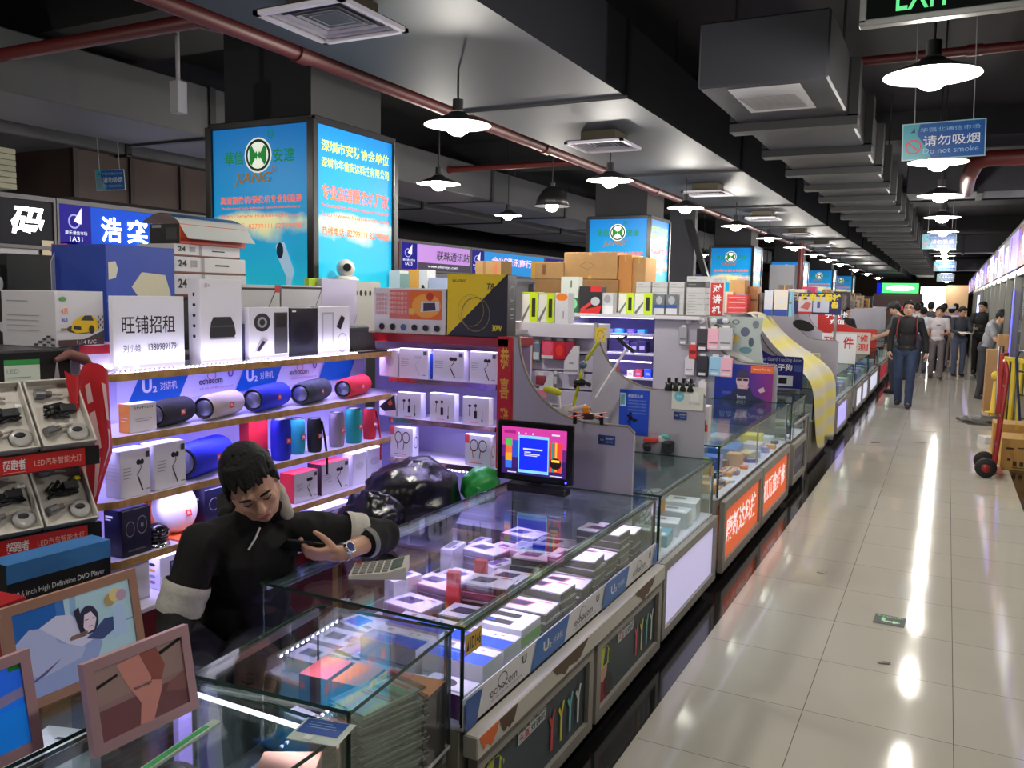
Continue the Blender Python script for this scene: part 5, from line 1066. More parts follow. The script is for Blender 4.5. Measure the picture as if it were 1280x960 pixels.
pic1 = [('r', 0, .55, .35, 1, S_((36, 84, 150))), ('r', .42, .0, 1, 1, S_((150, 178, 190))), ('r', .40, .5, 1, .52, S_((110, 140, 160))), ('p', [(.45, .5), (.47, 1), (.52, 1), (.5, .5)], S_((120, 150, 180))), ('p', [(0, .0), (0, .34), (.12, .62), (.4, .74), (.6, .55), (.7, .35), (.62, .12), (.5, .0)], S_((126, 140, 182))), ('p', [(0, .30), (0, .66), (.12, .78), (.26, .74), (.34, .52), (.55, .36), (.5, .26), (.2, .2)], S_((150, 156, 190))), ('p', [(.2, .76), (.34, .84), (.46, .8), (.58, .56), (.66, .44), (.52, .38), (.4, .48)], S_((176, 176, 200))), ('p', [(0, .28), (.1, .2), (.34, .34), (.2, .22), (.06, .16)], S_((80, 76, 110))), ('p', [(.56, .46), (.62, .5), (.74, .62), (.84, .6), (.83, .46), (.7, .38)], S_((60, 70, 110))),
        ('e', .605, .67, .085, .17, S_((50, 48, 66))), ('p', [(.55, .6), (.57, .74), (.63, .76), (.67, .66), (.64, .54), (.58, .52)], S_((196, 180, 196))), ('r', .57, .67, .6, .68, S_((70, 60, 80))), ('r', .63, .67, .655, .68, S_((70, 60, 80))), ('r', .59, .585, .63, .597, S_((180, 110, 130))), ('p', [(.48, .82), (.52, .5), (.55, .5), (.53, .86)], S_((46, 44, 60))),
        ('p', [(.8, .35), (.82, .72), (.88, .74), (.92, .7), (.93, .35)], S_((150, 170, 200))), ('e', .8, .82, .05, .08, S_((150, 130, 90))), ('e', .86, .86, .06, .08, S_((190, 170, 120))), ('e', .91, .84, .05, .07, S_((160, 130, 150)))]
fy = lambda x, p: at(p[0], p[1], 'x', x).y
q0, q1 = at(16, 896, 'x', -1.80), at(178, 826, 'x', -1.80)
photo_frame('largest digital photo frame showing a woman lying down, with a tan wooden border', (q0.y+q1.y)/2, q1.y-q0.y, .245, -1.80, .757, (186, 142, 122), pic1, S_((60, 100, 160)), -10, FX-R(2))
pic2 = [('r', 0, .5, 1, 1, S_((126, 104, 100))), ('r', 0, 0, 1, .42, S_((96, 62, 66))), ('p', [(0, .72), (.25, .8), (.25, .84), (0, .77)], INK), ('p', [(.72, .84), (1, .95), (1, 1), (.72, .9)], INK), ('p', [(.25, .95), (.6, 1), (.74, .75), (.72, .4), (.58, .0), (.42, .0), (.46, .3), (.34, .62)], S_((166, 112, 104))), ('p', [(.5, 1), (.7, 1), (.78, .7), (.72, .5), (.62, .55)], S_((120, 70, 64))), ('l', [(.56, .5), (.62, .58)], .01, INK), ('p', [(.8, .42), (1, .5), (1, .2), (.75, .3)], S_((110, 76, 74)))]
q0, q1 = at(115, 934, 'x', -1.50), at(240, 872, 'x', -1.50)
photo_frame('pink bordered digital photo frame showing a hand in front of the largest frame', (q0.y+q1.y)/2, q1.y-q0.y, .195, -1.50, .757, (196, 156, 166), pic2, S_((120, 96, 96)), -10, FX-R(3))
pic3 = [('r', 0, .6, 1, 1, S_((40, 100, 220))), ('p', [(0, .5), (.5, .62), (1, .7), (1, .58), (0, .4)], S_((120, 110, 150))), ('r', 0, 0, 1, .48, S_((24, 120, 220))), ('e', .6, .2, .08, .05, S_((200, 200, 220))), ('e', .3, .1, .08, .06, S_((170, 180, 220))), ('r', .9, .93, 1, 1, GREEN)]
q0 = at(50, 925, 'x', -1.62)
photo_frame('small pink digital photo frame with a blue sea picture at the bottom left corner', q0.y-.135, .29, .21, -1.64, .757, (196, 156, 166), pic3, S_((30, 110, 220)), -10, FX)

# ================================================================== goods inside and on the counters
def gbox(name, label, cat, c, d, body, rz=0.0, group=None, **k): return pbox(name, label, cat, d[0], d[1], d[2], (c[0], c[1], c[2]), rz, body, group=group, **k)
# calculator on the long counter
ca, cb_, cc, cd = at(430, 727, 'z', .79), at(445, 706, 'z', .79), at(517, 703, 'z', .79), at(505, 732, 'z', .79)
ce = (ca+cb_+cc+cd)/4; u = ((cc-cb_)+(cd-ca))/2; ang = math.atan2(u.y, u.x)
t = empty('calculator', 'beige desktop calculator lying on the long glass counter', 'calculator', (ce.x, ce.y, .791), ang); BE = M((206, 200, 186), .5)
mb = MB(); L, W = .185, .135; mb.prism([(-L/2, -W/2, 0), (L/2, -W/2, 0), (L/2, -W/2, .042), (L*.18, -W/2, .024), (-L/2, -W/2, .012)], (0, W, 0), BE); mb.build('body', t)
sl = math.atan2(.012, L*.68)
mb = MB()
for i in range(5):
    for j in range(5):
        x = -L/2+.018+.0245*i; zz = .012+(x+L/2)*(.012/(L*.68))
        mb.box((x, -W/2+.018+.0245*j, zz+.002), (.018, .017, .007), M((206, 70, 60), .5) if (i == 0 and j == 4) else M((112, 112, 110), .5), .002)
mb.build('keypad', t)
mb = MB(); sx0 = L*.22; zz0 = .026; mb.prism([(sx0, -W*.36, zz0), (L*.42, -W*.36, zz0+.0125), (L*.42, W*.36, zz0+.0125), (sx0, W*.36, zz0)], (-.001, 0, .003), M((110, 124, 116), .2)); mb.build('display', t)
# monitor standing on the far end of the counter
t = empty('monitor', 'small black monitor with a colourful menu on the far end of the long counter', 'monitor', (-1.685, 3.56, .791), R(2))
mb = MB(); mb.box((.02, .0, .02), (.30, .07, .038), M((16, 16, 18), .3), .006); mb.build('base', t)
mb = MB(); mb.box((0, .03, .06), (.06, .03, .06), BLACK, .004); mb.build('neck', t)
mb = MB(); mb.box((0, .0, .195), (.385, .032, .285), M((14, 14, 16), .25), .006); mb.build('casing', t)
mb = MB(); mk = grad_mat((200, 50, 150), (40, 20, 90), 2, .24)
sw, shh = .33, .225; e1 = lambda c, s=1.0: em(c, s)
mb.dec((-sw/2, -.0165, .085), (sw, 0, 0), (0, 0, shh), [('r', 0, 0, 1, 1, e1((50, 26, 96), .9)), ('r', 0, .35, 1, .6, e1((100, 36, 116), .9)), ('r', 0, .6, 1, 1, e1((196, 60, 150), .9)), ('r', .06, .6, .16, .74, e1((70, 180, 80))), ('r', .06, .44, .16, .60, e1((220, 96, 60))), ('r', .06, .28, .16, .44, e1((230, 150, 40))), ('r', .06, .12, .16, .28, e1((50, 110, 210))), ('r', .17, .36, .27, .72, e1((30, 80, 190))), ('r', .17, .14, .27, .34, e1((60, 26, 100))),
    ('r', .74, .12, .94, .74, e1((214, 60, 50))), ('r', .78, .12, .82, .74, e1((40, 130, 120))), ('r', .83, .14, .86, .74, e1((220, 170, 50))), ('e', .84, .3, .09, .12, e1((40, 24, 30), .6)), ('r', .78, .33, .9, .38, e1((240, 200, 70))), ('r', .265, .05, .735, .84, e1((130, 200, 235))), ('r', .28, .11, .72, .78, e1((20, 40, 215), 1.1)), ('r', .34, .54, .64, .57, WT), ('r', .36, .48, .46, .50, WT), ('r', .36, .44, .6, .46, WT), ('r', .36, .41, .56, .425, WT), ('r', .04, .86, .22, .92, e1((150, 30, 110))), ('e', .27, .88, .012, .02, WT), ('e', .38, .88, .012, .02, WT), ('e', .49, .88, .012, .02, WT), ('r', .78, .88, .9, .91, WT), ('r', .1, .03, .24, .05, WT), ('r', .76, .03, .95, .05, WT)], .0002)
mb.build('screen', t)
mb = MB(); mb.box((.165, -.0165, .068), (.007, .003, .007), em((60, 60, 255), 8)); mb.build('power_light', t)

# boxes inside the long counter (deck at .49)
Zd = .4905; DKB2 = M((50, 46, 50), .5); WHT = M((232, 228, 238), .4); PH = M((70, 56, 92), .35)
BLP = M((34, 84, 214), .35)
gbox('product_box', 'white and purple box with a round black mark at the near corner', 'product box', (-1.25, 2.075, Zd), (.16, .10, .075), WHT, front=[('r', 0, 0, 1, 1, M((110, 40, 120), .4))], right=[('r', 0, 0, 1, .75, M((104, 36, 116), .4))], top=[('e', .45, .55, .2, .26, M((70, 70, 80), .4)), ('r', .5, .1, .9, .2, GREY)])
for k, (x, y, lab) in enumerate(((-1.28, 2.20, 'right beside the purple box'), (-1.28, 2.335, 'second from the purple box'), (-1.52, 2.20, 'behind the purple box'), (-1.52, 2.34, 'in the middle of the near end'))):
    for j in range(2): gbox('radio_box', '%s blue topped white box %s in the long counter' % ('upper' if j else 'lower', lab), 'product box', (x+.004*j, y, Zd+.061*j), (.215, .122, .06), WHT, top=[('r', .0, .0, 1, .6, BLP), ('r', .12, .4, .5, .46, M((130, 160, 240), .4)), ('e', .62, .78, .03, .05, INK), ('e', .75, .8, .03, .05, GREY), ('r', .2, .7, .28, .86, GREY)], group='blue panelled radio boxes')
for j in range(2): gbox('radio_box', '%s white box with a lime green side in the long counter' % ('upper' if j else 'lower'), 'product box', (-1.29, 2.49+.005*j, Zd+.066*j), (.22, .15, .064), WHT, right=[('r', 0, 0, 1, .55, M((110, 190, 60), .4))], front=[('r', 0, 0, 1, .55, M((110, 190, 60), .4))], top=[('r', .12, .15, .75, .4, DKB2), ('r', .12, .58, .75, .82, DKB2), ('r', .3, .22, .45, .32, BLP)], group='lime green sided radio boxes')
random.seed(11)
def stack(x, y, n, w, d, h, who, topper, side=DKB2, rz=0.0):
    for j in range(n):
        last = j == n-1; r_ = rz+random.uniform(-.06, .06)
        gbox('phone_box', 'dark sided phone box, '+('topmost', 'second from top', 'third from top', 'fourth from top', 'fifth from top', 'sixth from top', 'seventh from top')[n-1-j]+' of the '+who, 'product box', (x+random.uniform(-.006, .006), y+random.uniform(-.006, .006), Zd+j*h), (w, d, h-.0012), side, r_, group='phone boxes stacked in the long counter', top=topper if last else [('r', .01, .01, .99, .99, WHT)], front=[('r', 0, .86, 1, 1, M((190, 186, 200), .4))], right=[('r', 0, .86, 1, 1, M((190, 186, 200), .4))])
tp = lambda c: [('r', .01, .01, .99, .99, WHT), ('p', [(.12, .3), (.2, .75), (.62, .75), (.54, .3)], c), ('p', [(.17, .36), (.22, .68), (.56, .68), (.5, .36)], PH), ('r', .66, .8, .9, .86, M((220, 90, 80), .4))]
PK = M((206, 110, 130), .4)
for i, (y, n) in enumerate(((2.66, 4), (2.80, 5), (2.95, 4), (3.10, 6), (3.25, 5), (3.40, 7), (3.56, 6))):
    stack(-1.27, y, n, .20, .125, .032, '%s stack along the front glass' % on[i], tp(PK))
for i, (y, n, x) in enumerate(((2.62, 2, -1.50), (2.80, 4, -1.50), (2.98, 3, -1.50), (3.18, 4, -1.49), (3.40, 4, -1.49))):
    stack(x, y, n, .19, .13, .033, '%s stack in the middle row' % on[i], tp(M((60, 40, 46), .4)), rz=.1)
for i, (y, n) in enumerate(((2.62, 2), (2.80, 3), (2.98, 2), (3.20, 4), (3.42, 2), (3.60, 3))):
    stack(-1.74, y, n, .19, .14, .03, '%s stack in the back row' % on[i], tp(M((96, 70, 150), .4)), side=M((120, 110, 130), .4), rz=-.15)
for i, (x, y, r_) in enumerate(((-1.62, 2.50, .3), (-1.46, 2.46, .2), (-1.75, 2.42, .25), (-1.66, 2.62, .4))):
    t = empty('walkie_talkie', 'grey handheld radio lying in the long counter, %s' % ('under the calculator', 'nearer the front glass than the calculator', 'under the seller\'s elbow', 'beyond the calculator')[i], 'handheld radio', (x, y, Zd+.002), r_, 'handheld radios')
    mb = MB(); mb.box((0, 0, .016), (.13, .052, .03), M((60, 60, 66), .45), .006); mb.build('body', t)
    mb = MB(); mb.tube([(.06, .014, .018), (.10, .014, .019), (.17, .014, .02)], [.008, .007, .005], BLACK, 8); mb.build('antenna', t)
    mb = MB(); mb.box((.03, 0, .032), (.04, .034, .002), M((120, 140, 120), .3)); mb.build('display', t)
for i, (x, y, s) in enumerate(((-1.75, 2.09, 0), (-1.55, 2.075, 1), (-1.77, 2.24, 2))):
    gbox('phone_box', 'flat white handset box by the near end of the long counter, %s' % ('left one', 'right one', 'behind the left one')[i], 'product box', (x, y, Zd), (.19, .12, .05), WHT, top=[('r', .15, .3, .5, .7, M((120, 116, 130), .4)), ('r', .6, .3, .85, .7, M((150, 146, 160), .4))])
for i, (x, y) in enumerate(((-1.62, 2.72), (-1.60, 2.90))):
    gbox('case', 'small orange red lit package between the stacks in the long counter, %s' % ('nearer', 'farther')[i], 'package', (x, y, Zd), (.05, .035, .17), M((232, 76, 60), .4), .3)

# tilted near counter: bagged cards and orange boxes
def incase(root, x, y): 
    p = Matrix.Rotation(root.rotation_euler.z, 4, 'Z') @ Vector((x, y, 0)); return (root.location.x+p.x, root.location.y+p.y)
zB = .4405
for i, (x, c) in enumerate(((-.13, (214, 96, 96)), (-.02, (232, 140, 80)), (.085, (206, 84, 80)), (.175, (226, 120, 60)))):
    p = incase(cB, x, .165); gbox('product_box', 'dark box with a reddish orange lid in the tilted near counter, %s from the left' % on[i].replace('nearest', 'first'), 'product box', (p[0], p[1], zB), (.095, .13, .20), M((70, 62, 66), .5), R(5), front=[('r', 0, .1, 1, .86, M((58, 52, 60), .5)), ('e', .5, .35, .22, .14, INK)], top=[('r', 0, 0, 1, 1, M(c, .5))], group='orange lidded boxes')
BAG = glass_mat((.88, .90, .90), .16, .6)
def blister(label, c, rz, j, k):
    t = empty('blister_pack', label, 'blister pack', c, rz, 'bagged green card packs')
    mb = MB(); mb.box((0, 0, .003), (.115, .195, .005), M((186, 188, 182), .5)); mb.dec((-.0575, -.0975, .0056), (.115, 0, 0), (0, .195, 0), [('r', .06, .56, .94, .84, M((60, 170, 90), .5)), ('r', .04, .62, .94, .70, M((40, 60, 44), .5)), ('p', [(.05, .40), (.95, .46), (.95, .56), (.05, .50)], M((90, 78, 70), .4)), ('p', [(.1, .43), (.9, .48), (.9, .53), (.1, .48)], M((232, 120, 60), .4)), ('r', .1, .05, .9, .36, M((196, 204, 196), .5)), ('r', .2, .86, .8, .92, M((200, 60, 50), .5))]); mb.build('card', t)
    mb = MB(); mb.box((0, 0, .0085), (.14, .22, .012), BAG, .004); mb.build('bag', t); return t
for s, (lx, ly, n, rz, who) in enumerate(((.135, .02, 15, -.35, 'tallest stack in the tilted counter'), (.05, -.15, 12, -.30, 'lower stack in the tilted counter'), (-.09, -.02, 4, .5, 'smallest pile in the tilted counter'))):
    p = incase(cB, lx, ly)
    for j in range(n): blister('bagged green card pack, '+('topmost', 'second from top', 'third from top', 'fourth from top', 'fifth from top', 'sixth from top', 'seventh from top', 'eighth from top', 'ninth from top', 'tenth from top', 'eleventh from top', 'twelfth from top', 'thirteenth from top', 'fourteenth from top', 'lowest')[n-1-j]+' of the '+who, (p[0]+random.uniform(-.005, .005), p[1]+random.uniform(-.006, .006), zB+.0165*j), R(5)+rz+random.uniform(-.08, .08), j, s)
p = incase(cB, -.12, .02); gbox('product_box', 'white box with a black pen picture at the left of the tilted near counter', 'product box', (p[0]-.03, p[1]+.05, zB), (.10, .05, .10), WHT, R(-8), front=[('l', [(.2, .5), (.8, .8)], .06, INK)])
p = incase(cB, -.06, -.17)
for j in range(3): gbox('card_pack', 'flat card pack in the tilted near counter, %s of three' % ('lowest', 'middle', 'top')[j], 'card pack', (p[0]-.06, p[1]-.0, zB+.013*j), (.13, .10, .012), (M((170, 176, 110), .5), M((110, 170, 150), .5), M((196, 200, 120), .5))[j], .15*j+.1)
# near counter A
zA = .4005
lens = MB(); 
def inA(x, y): return (cA.location.x+x, cA.location.y+y)
p = inA(-.14, .17); t = empty('dash_camera', 'black round speaker standing in the near counter beside the light tube', 'speaker', (p[0], p[1], zA), R(20)); mb = MB(); mb.lathe([(.0, -.03), (.07, -.03), (.078, 0), (.07, .03), (0, .036)], (0, 0, .16), M((30, 30, 34), .5), 24, 'y'); mb.build('body', t); t.name = 'round_speaker'
mb = MB(); mb.box((0, 0, .045), (.09, .07, .09), BLACK, .006); mb.build('base', t)
gbox('product_box', 'black flat box in the near counter at the bottom of the photo', 'product box', (inA(.06, .13)[0], inA(.06, .13)[1], zA), (.24, .14, .22), M((40, 44, 46), .4), .12, top=[('p', [(.2, .4), (.6, .6), (.7, .5), (.3, .3)], M((150, 60, 40), .4))])
gbox('product_box', 'red box against the aisle glass of the near counter', 'product box', (inA(.17, -.02)[0], inA(.17, -.02)[1], zA), (.08, .12, .25), M((196, 70, 66), .5), .1)
gbox('product_box', 'blue box deep in the near counter at the bottom of the photo', 'product box', (inA(-.08, -.05)[0], inA(-.08, -.05)[1], zA), (.16, .12, .16), M((50, 90, 180), .5), -.3, top=[('r', .1, .1, .9, .9, M((80, 140, 220), .4))])
p = at(365, 950, 'z', .70); gbox('product_box', 'pinkish brown box near the glass at the bottom edge of the photo', 'product box', (p.x, p.y-.02, zA), (.13, .14, .29), M((176, 120, 110), .5), .5)
q = at(402, 915, 'z', .756); mb = MB(); mb.box((0, 0, .001), (.12, .095, .0016), M((190, 204, 196), .4)); mb.dec((-.06, -.0475, .0019), (.12, 0, 0), (0, .095, 0), [('r', .05, .32, .88, .98, M((30, 70, 150), .4)), ('r', .15, .6, .75, .63, M((150, 180, 220), .4)), ('r', .15, .7, .7, .73, M((150, 180, 220), .4)), ('r', .15, .8, .6, .83, M((150, 180, 220), .4)), ('r', .3, .06, .45, .24, M((220, 226, 220), .4))]); o = mb.build('notice_card'); o.location = (q.x, q.y, .7555); o.rotation_euler = (0, 0, R(12)); tag(o, 'blue and white notice card lying on the near glass counter', 'notice card')
# goods in and on the frame counter
pC = lambda px, py, z: at(px, py, 'z', z)
q = pC(75, 925, .56); gbox('product_box', 'white carton inside the counter below the photo frames', 'product box', (q.x, q.y, .4005), (.16, .12, .16), WHT, .3, top=[('r', .4, .5, .6, .6, INK)])
q = pC(85, 948, .5); mb = MB(); mb.tube([(-.07, 0, 0), (.0, 0, 0)], [.013, .013], YELLOW, 12); mb.tube([(0, 0, 0), (.03, 0, 0), (.035, 0, 0), (.11, 0, 0)], [.012, .01, .004, .003], M((40, 60, 150), .4), 10); o = mb.build('screwdriver'); o.location = (q.x, q.y, .414); o.rotation_euler = (0, 0, R(60)); tag(o, 'yellow handled screwdriver inside the counter below the frames', 'screwdriver')
q = pC(100, 905, .5); gbox('gadget', 'small black gadget box between the two larger photo frames', 'gadget', (q.x+.05, q.y, .4005), (.07, .07, .2), BLACK, .2)
q = pC(170, 925, .5); gbox('product_box', 'dark box with a green lit label under the pink frame', 'product box', (q.x, q.y, .4005), (.20, .16, .14), M((40, 42, 46), .4), .5, top=[('r', .1, .65, .9, .8, M((40, 150, 80), .4)), ('r', .2, .2, .5, .5, GREY)])
a, b = at(195, 960, 'z', .765), at(272, 907, 'z', .765); mb = MB(); L = (b-a).length; mb.box((0, 0, .004), (L+.06, .022, .008), M((170, 190, 175), .3), .001)
for k in range(9): mb.box((-L/2+.01+L*k/9, 0, .0085), (.018, .012, .001), M((50, 160, 90), .4))
o = mb.build('light_bar'); m_ = (a+b)/2; o.location = (m_.x-.02, m_.y-.01, .7555); o.rotation_euler = (0, 0, math.atan2((b-a).y, (b-a).x)); tag(o, 'long thin bar with green segments lying on the near counter', 'light bar')
q = at(252, 862, 'z', .775); mb = MB(); random.seed(4)
for k in range(3): mb.tube([(random.uniform(-.03, .03), random.uniform(-.03, .03), random.uniform(.004, .03)) for _ in range(6)], .006, BLACK, 6)
o = mb.build('cable_bundle'); o.location = (-1.655, 1.42, .757); tag(o, 'black tangled cable at the corner of the near counter beside the pink frame', 'cable')
mb = MB()
for i in range(5):
    for j in range(3): mb.box((.018*i, .018*j, .008), (.014, .014, .008), M((206, 210, 196), .5), .002)
mb.box((.036, .018, .002), (.1, .06, .004), M((90, 96, 90), .5)); o = mb.build('keypad'); q = at(8, 892, 'z', .757); o.location = (-2.02, q.y-.02, .756); tag(o, 'pale keypad behind the largest photo frame', 'keypad')
gbox('product_box', 'red carton at the far left edge behind the largest photo frame', 'product box', (-2.18, 1.30, .756), (.10, .12, .14), M((170, 24, 30), .4), .1)

# second counter: silvery packs, fan and a heap of gadgets on top
def in2(x, y): return (c2.location.x+x, c2.location.y+y)
z2 = .4705
for i, (x, y, w, d, h, c, lab) in enumerate(((.27, -.40, .13, .10, .12, (206, 206, 190), 'cream carton nearest the camera'), (.26, -.22, .16, .16, .06, (90, 160, 180), 'turquoise and white flat box'), (.24, -.02, .18, .14, .07, (214, 218, 222), 'white flat box past the turquoise one'), (.25, .16, .17, .13, .09, (196, 204, 210), 'silver carton third from the camera'), (.24, .36, .18, .16, .10, (220, 222, 224), 'white carton at the far end'), (.02, -.30, .2, .2, .07, (120, 150, 190), 'pale blue carton in the middle'), (.0, .1, .2, .25, .06, (200, 206, 206), 'wide silver pack in the middle'))):
    p = in2(x, y); gbox('product_box', lab+' inside the second counter', 'product box', (p[0], p[1], z2), (w, d, h), M(c, .35), .1*(i % 3), top=[('r', .1, .1, .9, .4, M((236, 236, 238), .3)), ('r', .2, .5, .6, .8, M((110, 120, 130), .4))])
p = in2(.2, -.36)
for i, (x, y, sc, lab) in enumerate(((.02, -.40, 1, 'nearer'), (.05, -.18, .9, 'farther'))):
    p = in2(x, y); t = empty('desk_fan', 'grey round fan standing in the second counter, %s one' % lab, 'fan', (p[0]+.1, p[1], z2+.12 if False else z2), R(60), 'grey fans in the second counter')
    mb = MB()
    for r_ in (.105, .08, .055, .03): mb.tube([(r_*math.cos(2*PI*k/24), -.02, .165+r_*math.sin(2*PI*k/24)) for k in range(24)], .003, M((120, 120, 124), .4), 6, closed=True)
    for k in range(12): mb.tube([(.02*math.cos(PI*k/6), -.022, .165+.02*math.sin(PI*k/6)), (.105*math.cos(PI*k/6), -.018, .165+.105*math.sin(PI*k/6))], .0022, M((120, 120, 124), .4), 5)
    mb.build('grille', t)
    mb = MB()
    for k in range(4):
        a = PI/2*k; mb.prism([(.01*math.cos(a), 0, .165+.01*math.sin(a)), (.09*math.cos(a-.35), 0, .165+.09*math.sin(a-.35)), (.09*math.cos(a+.35), .012, .165+.09*math.sin(a+.35))], (0, .003, 0), M((90, 92, 98), .4))
    mb.build('blades', t)
    mb = MB(); mb.box((0, .02, .012), (.11, .09, .024), M((130, 130, 134), .4), .006); mb.cyl((0, .03, .02), (0, .03, .165), .01, M((130, 130, 134), .4)); mb.cyl((0, .05, .165), (0, .0, .165), .025, M((110, 110, 114), .4)); mb.build('stand', t)
# acrylic tray and heap of drone parts on the second counter
q = at(815, 565, 'z', .80)
t = empty('acrylic_bin', 'clear acrylic bin of gadgets on the second counter', 'bin', (-1.50, q.y+.1, .791), 0); AC = GLASS_CLEAR
mb = MB(); w, d, h = .24, .22, .13
for s in (-1, 1): mb.box((s*w/2, 0, h/2), (.004, d, h), AC); mb.box((0, s*d/2, h/2), (w, .004, h), AC)
mb.box((0, 0, .002), (w, d, .004), AC); mb.build('walls', t)
random.seed(21)
gl = [('white and blue small carton tilted', M((214, 214, 206), .4), (.07, .05, .1)), ('black drone motor block', BLACK, (.07, .06, .05)), ('red circuit clip', M((206, 50, 44), .4), (.09, .04, .03)), ('grey ribbed adapter', DARK, (.06, .08, .07)), ('turquoise connector', TEAL, (.05, .03, .03)), ('black handle grip', M((30, 30, 32), .5), (.04, .12, .04)), ('pale blue carton', M((120, 150, 190), .4), (.1, .08, .06)), ('white cable reel', WHT, (.06, .06, .04))]
for i, (lab, m_, d_) in enumerate(gl):
    gbox('gadget', lab+' in the clear bin on the second counter', 'gadget', (t.location.x+(-.075, .0, -.05, .06, .03, -.08, .07, .02)[i], t.location.y+(.06, .05, -.04, -.05, -.02, -.03, .06, .0)[i], .796+(.0, .0, .05, .0, .075, .0, .0, .055)[i]), d_, m_, random.uniform(-.8, .8), b=.008, right=[('r', .1, .3, .9, .6, M((60, 110, 190), .4))] if i == 0 else ())
# drone, lamp holder and sticks on the grey partition beside the monitor
def on1(px, py, y=3.79): return at(px, py, 'y', y)
q = on1(735, 522, 3.80); t = empty('drone', 'small orange and black drone perched on the partition behind the monitor', 'drone', (q.x, 3.80, 1.112), .4)
mb = MB(); mb.box((0, 0, .03), (.06, .05, .03), M((60, 30, 26), .4), .008); mb.box((-.01, -.0, .06), (.035, .03, .04), M((226, 140, 40), .4), .008); mb.build('body', t)
for k in range(4):
    a = PI/4+PI/2*k; mb = MB(); mb.tube([(.02*math.cos(a), .02*math.sin(a), .03), (.09*math.cos(a), .09*math.sin(a), .025)], .005, (M((200, 110, 50), .4), BLACK)[k % 2], 6); mb.cyl((.09*math.cos(a), .09*math.sin(a), .0), (.09*math.cos(a), .09*math.sin(a), .035), .01, BLACK, 10); mb.box((.09*math.cos(a), .09*math.sin(a), .038), (.09, .01, .003), M((196, 50, 40), .4), 0, a); mb.build('rotor_arm', t)
YG_ = M((196, 196, 40), .45); WP = M((226, 222, 224), .4)
t = empty('phone_holder', 'long yellow and white bendy phone holder leaning against the slatted wall', 'phone holder', tuple(on1(715, 520, 3.86)), 0); o_ = Vector(t.location)
P_ = lambda px, py, y=3.87: tuple(on1(px, py, y)-o_)
mb = MB(); mb.tube([P_(717, 508), P_(722, 485), P_(728, 462)], .009, YG_, 8); mb.tube([P_(733, 450), P_(740, 440), P_(748, 428)], .009, YG_, 8); mb.tube([P_(748, 428), P_(757, 414)], .004, WP, 6); mb.build('arm', t)
mb = MB(); mb.ell(P_(725, 478), (.035, .02, .02), BLACK); mb.tube([P_(718, 484), P_(728, 476), P_(738, 482)], .011, BLACK, 8); mb.build('clamp', t)
mb = MB(); mb.ell(P_(729, 456), (.02, .02, .02), M((90, 110, 130), .4)); mb.tube([P_(728, 475), P_(729, 456)], .006, GREY, 6); mb.build('joint', t)
mb = MB(); mb.prism([P_(692, 518), P_(700, 528), P_(722, 512), P_(714, 505), P_(700, 508)], (0, .03, 0), WP); mb.tube([P_(716, 512), P_(732, 508)], .014, WP, 10); mb.build('paddle', t)
t = empty('desk_lamp', 'small yellow headed bendy lamp on the curved partition edge', 'lamp', tuple(on1(690, 492, 3.84)), 0); o_ = Vector(t.location); P2_ = lambda px, py, y=3.84: tuple(on1(px, py, y)-o_)
mb = MB(); mb.tube([P2_(680, 487), P2_(686, 487), P2_(696, 490), P2_(702, 492)], [.012, .018, .018, .01], YG_, 10); mb.build('head', t)
mb = MB(); mb.tube([P2_(695, 491), P2_(699, 496), P2_(700, 510)], .006, WP, 6); mb.build('stem', t)
t = empty('selfie_stick', 'white selfie stick with a black clamp leaning across the second partition', 'selfie stick', tuple(on1(745, 500, 4.86)), 0); o_ = Vector(t.location); P3_ = lambda px, py, y=4.86: tuple(on1(px, py, y)-o_)
mb = MB(); mb.tube([P3_(745, 497), P3_(762, 470), P3_(783, 436)], .009, WP, 8); mb.build('stick', t)
mb = MB(); mb.tube([P3_(772, 422), P3_(780, 430), P3_(793, 440)], .012, BLACK, 6); mb.tube([P3_(775, 425), P3_(784, 420)], .008, BLACK, 6); mb.build('clamp', t)
card('price_tag', 'round yellow smiling tag at the top of the second partition', 'tag', 4.92, -1.935, -1.86, 1.44, 1.53, M((214, 190, 70), .4), [('e', .5, .5, .46, .44, M((232, 200, 60), .4)), ('o', .5, .5, .3, .3, .15, M((150, 120, 40), .4))])
# slatted wall with toys behind the second counter
sw = empty('slat_wall', 'lavender slatted wall hung with toys behind the second partition', 'slat wall', (-2.22, 5.02, 0)); SLW = M((196, 190, 212), .45)
mb = rel(MB(), sw)
for k in range(8): mb.bx((-2.50, 5.0, .55+.115*k), (-1.96, 5.03, .655+.115*k), SLW, .003)
mb.build('board', sw)
mb = rel(MB(), sw); mb.bx((-2.52, 4.94, 1.455), (-1.94, 5.20, 1.545), M((206, 202, 216), .4), .003); mb.build('header', sw)
mb = rel(MB(), sw); mb.bx((-2.50, 5.03, 0), (-1.96, 5.2, 1.45), M((150, 146, 160), .5)); mb.build('cabinet', sw)
def hang(label, px, py, w, h, m, y=4.97, cat='toy pack', items=(), name='toy_pack', group='toy packs on the slatted wall'):
    q = at(px, py, 'y', y); mb = MB(); mb.box((0, 0, 0), (w, .02, h), m, .006); mb.box((0, .0, h/2+.008), (w*.5, .004, .02), M((220, 220, 224), .4)); mb.cyl((0, 0, h/2+.012), (0, .035, h/2+.014), .003, CHROME, 6)
    if items: mb.dec((-w/2, -.0105, -h/2), (w, 0, 0), (0, 0, h), items)
    o = mb.build(name); o.location = q; return tag(o, label, cat, group)
PKT = M((226, 70, 100), .3); RDT = M((196, 34, 44), .3)
hang('pink round toy pack on the slatted wall', 685, 437, .09, .12, PKT, items=[('e', .5, .6, .4, .35, M((232, 90, 120), .3)), ('r', .05, .02, .95, .2, PALE)])
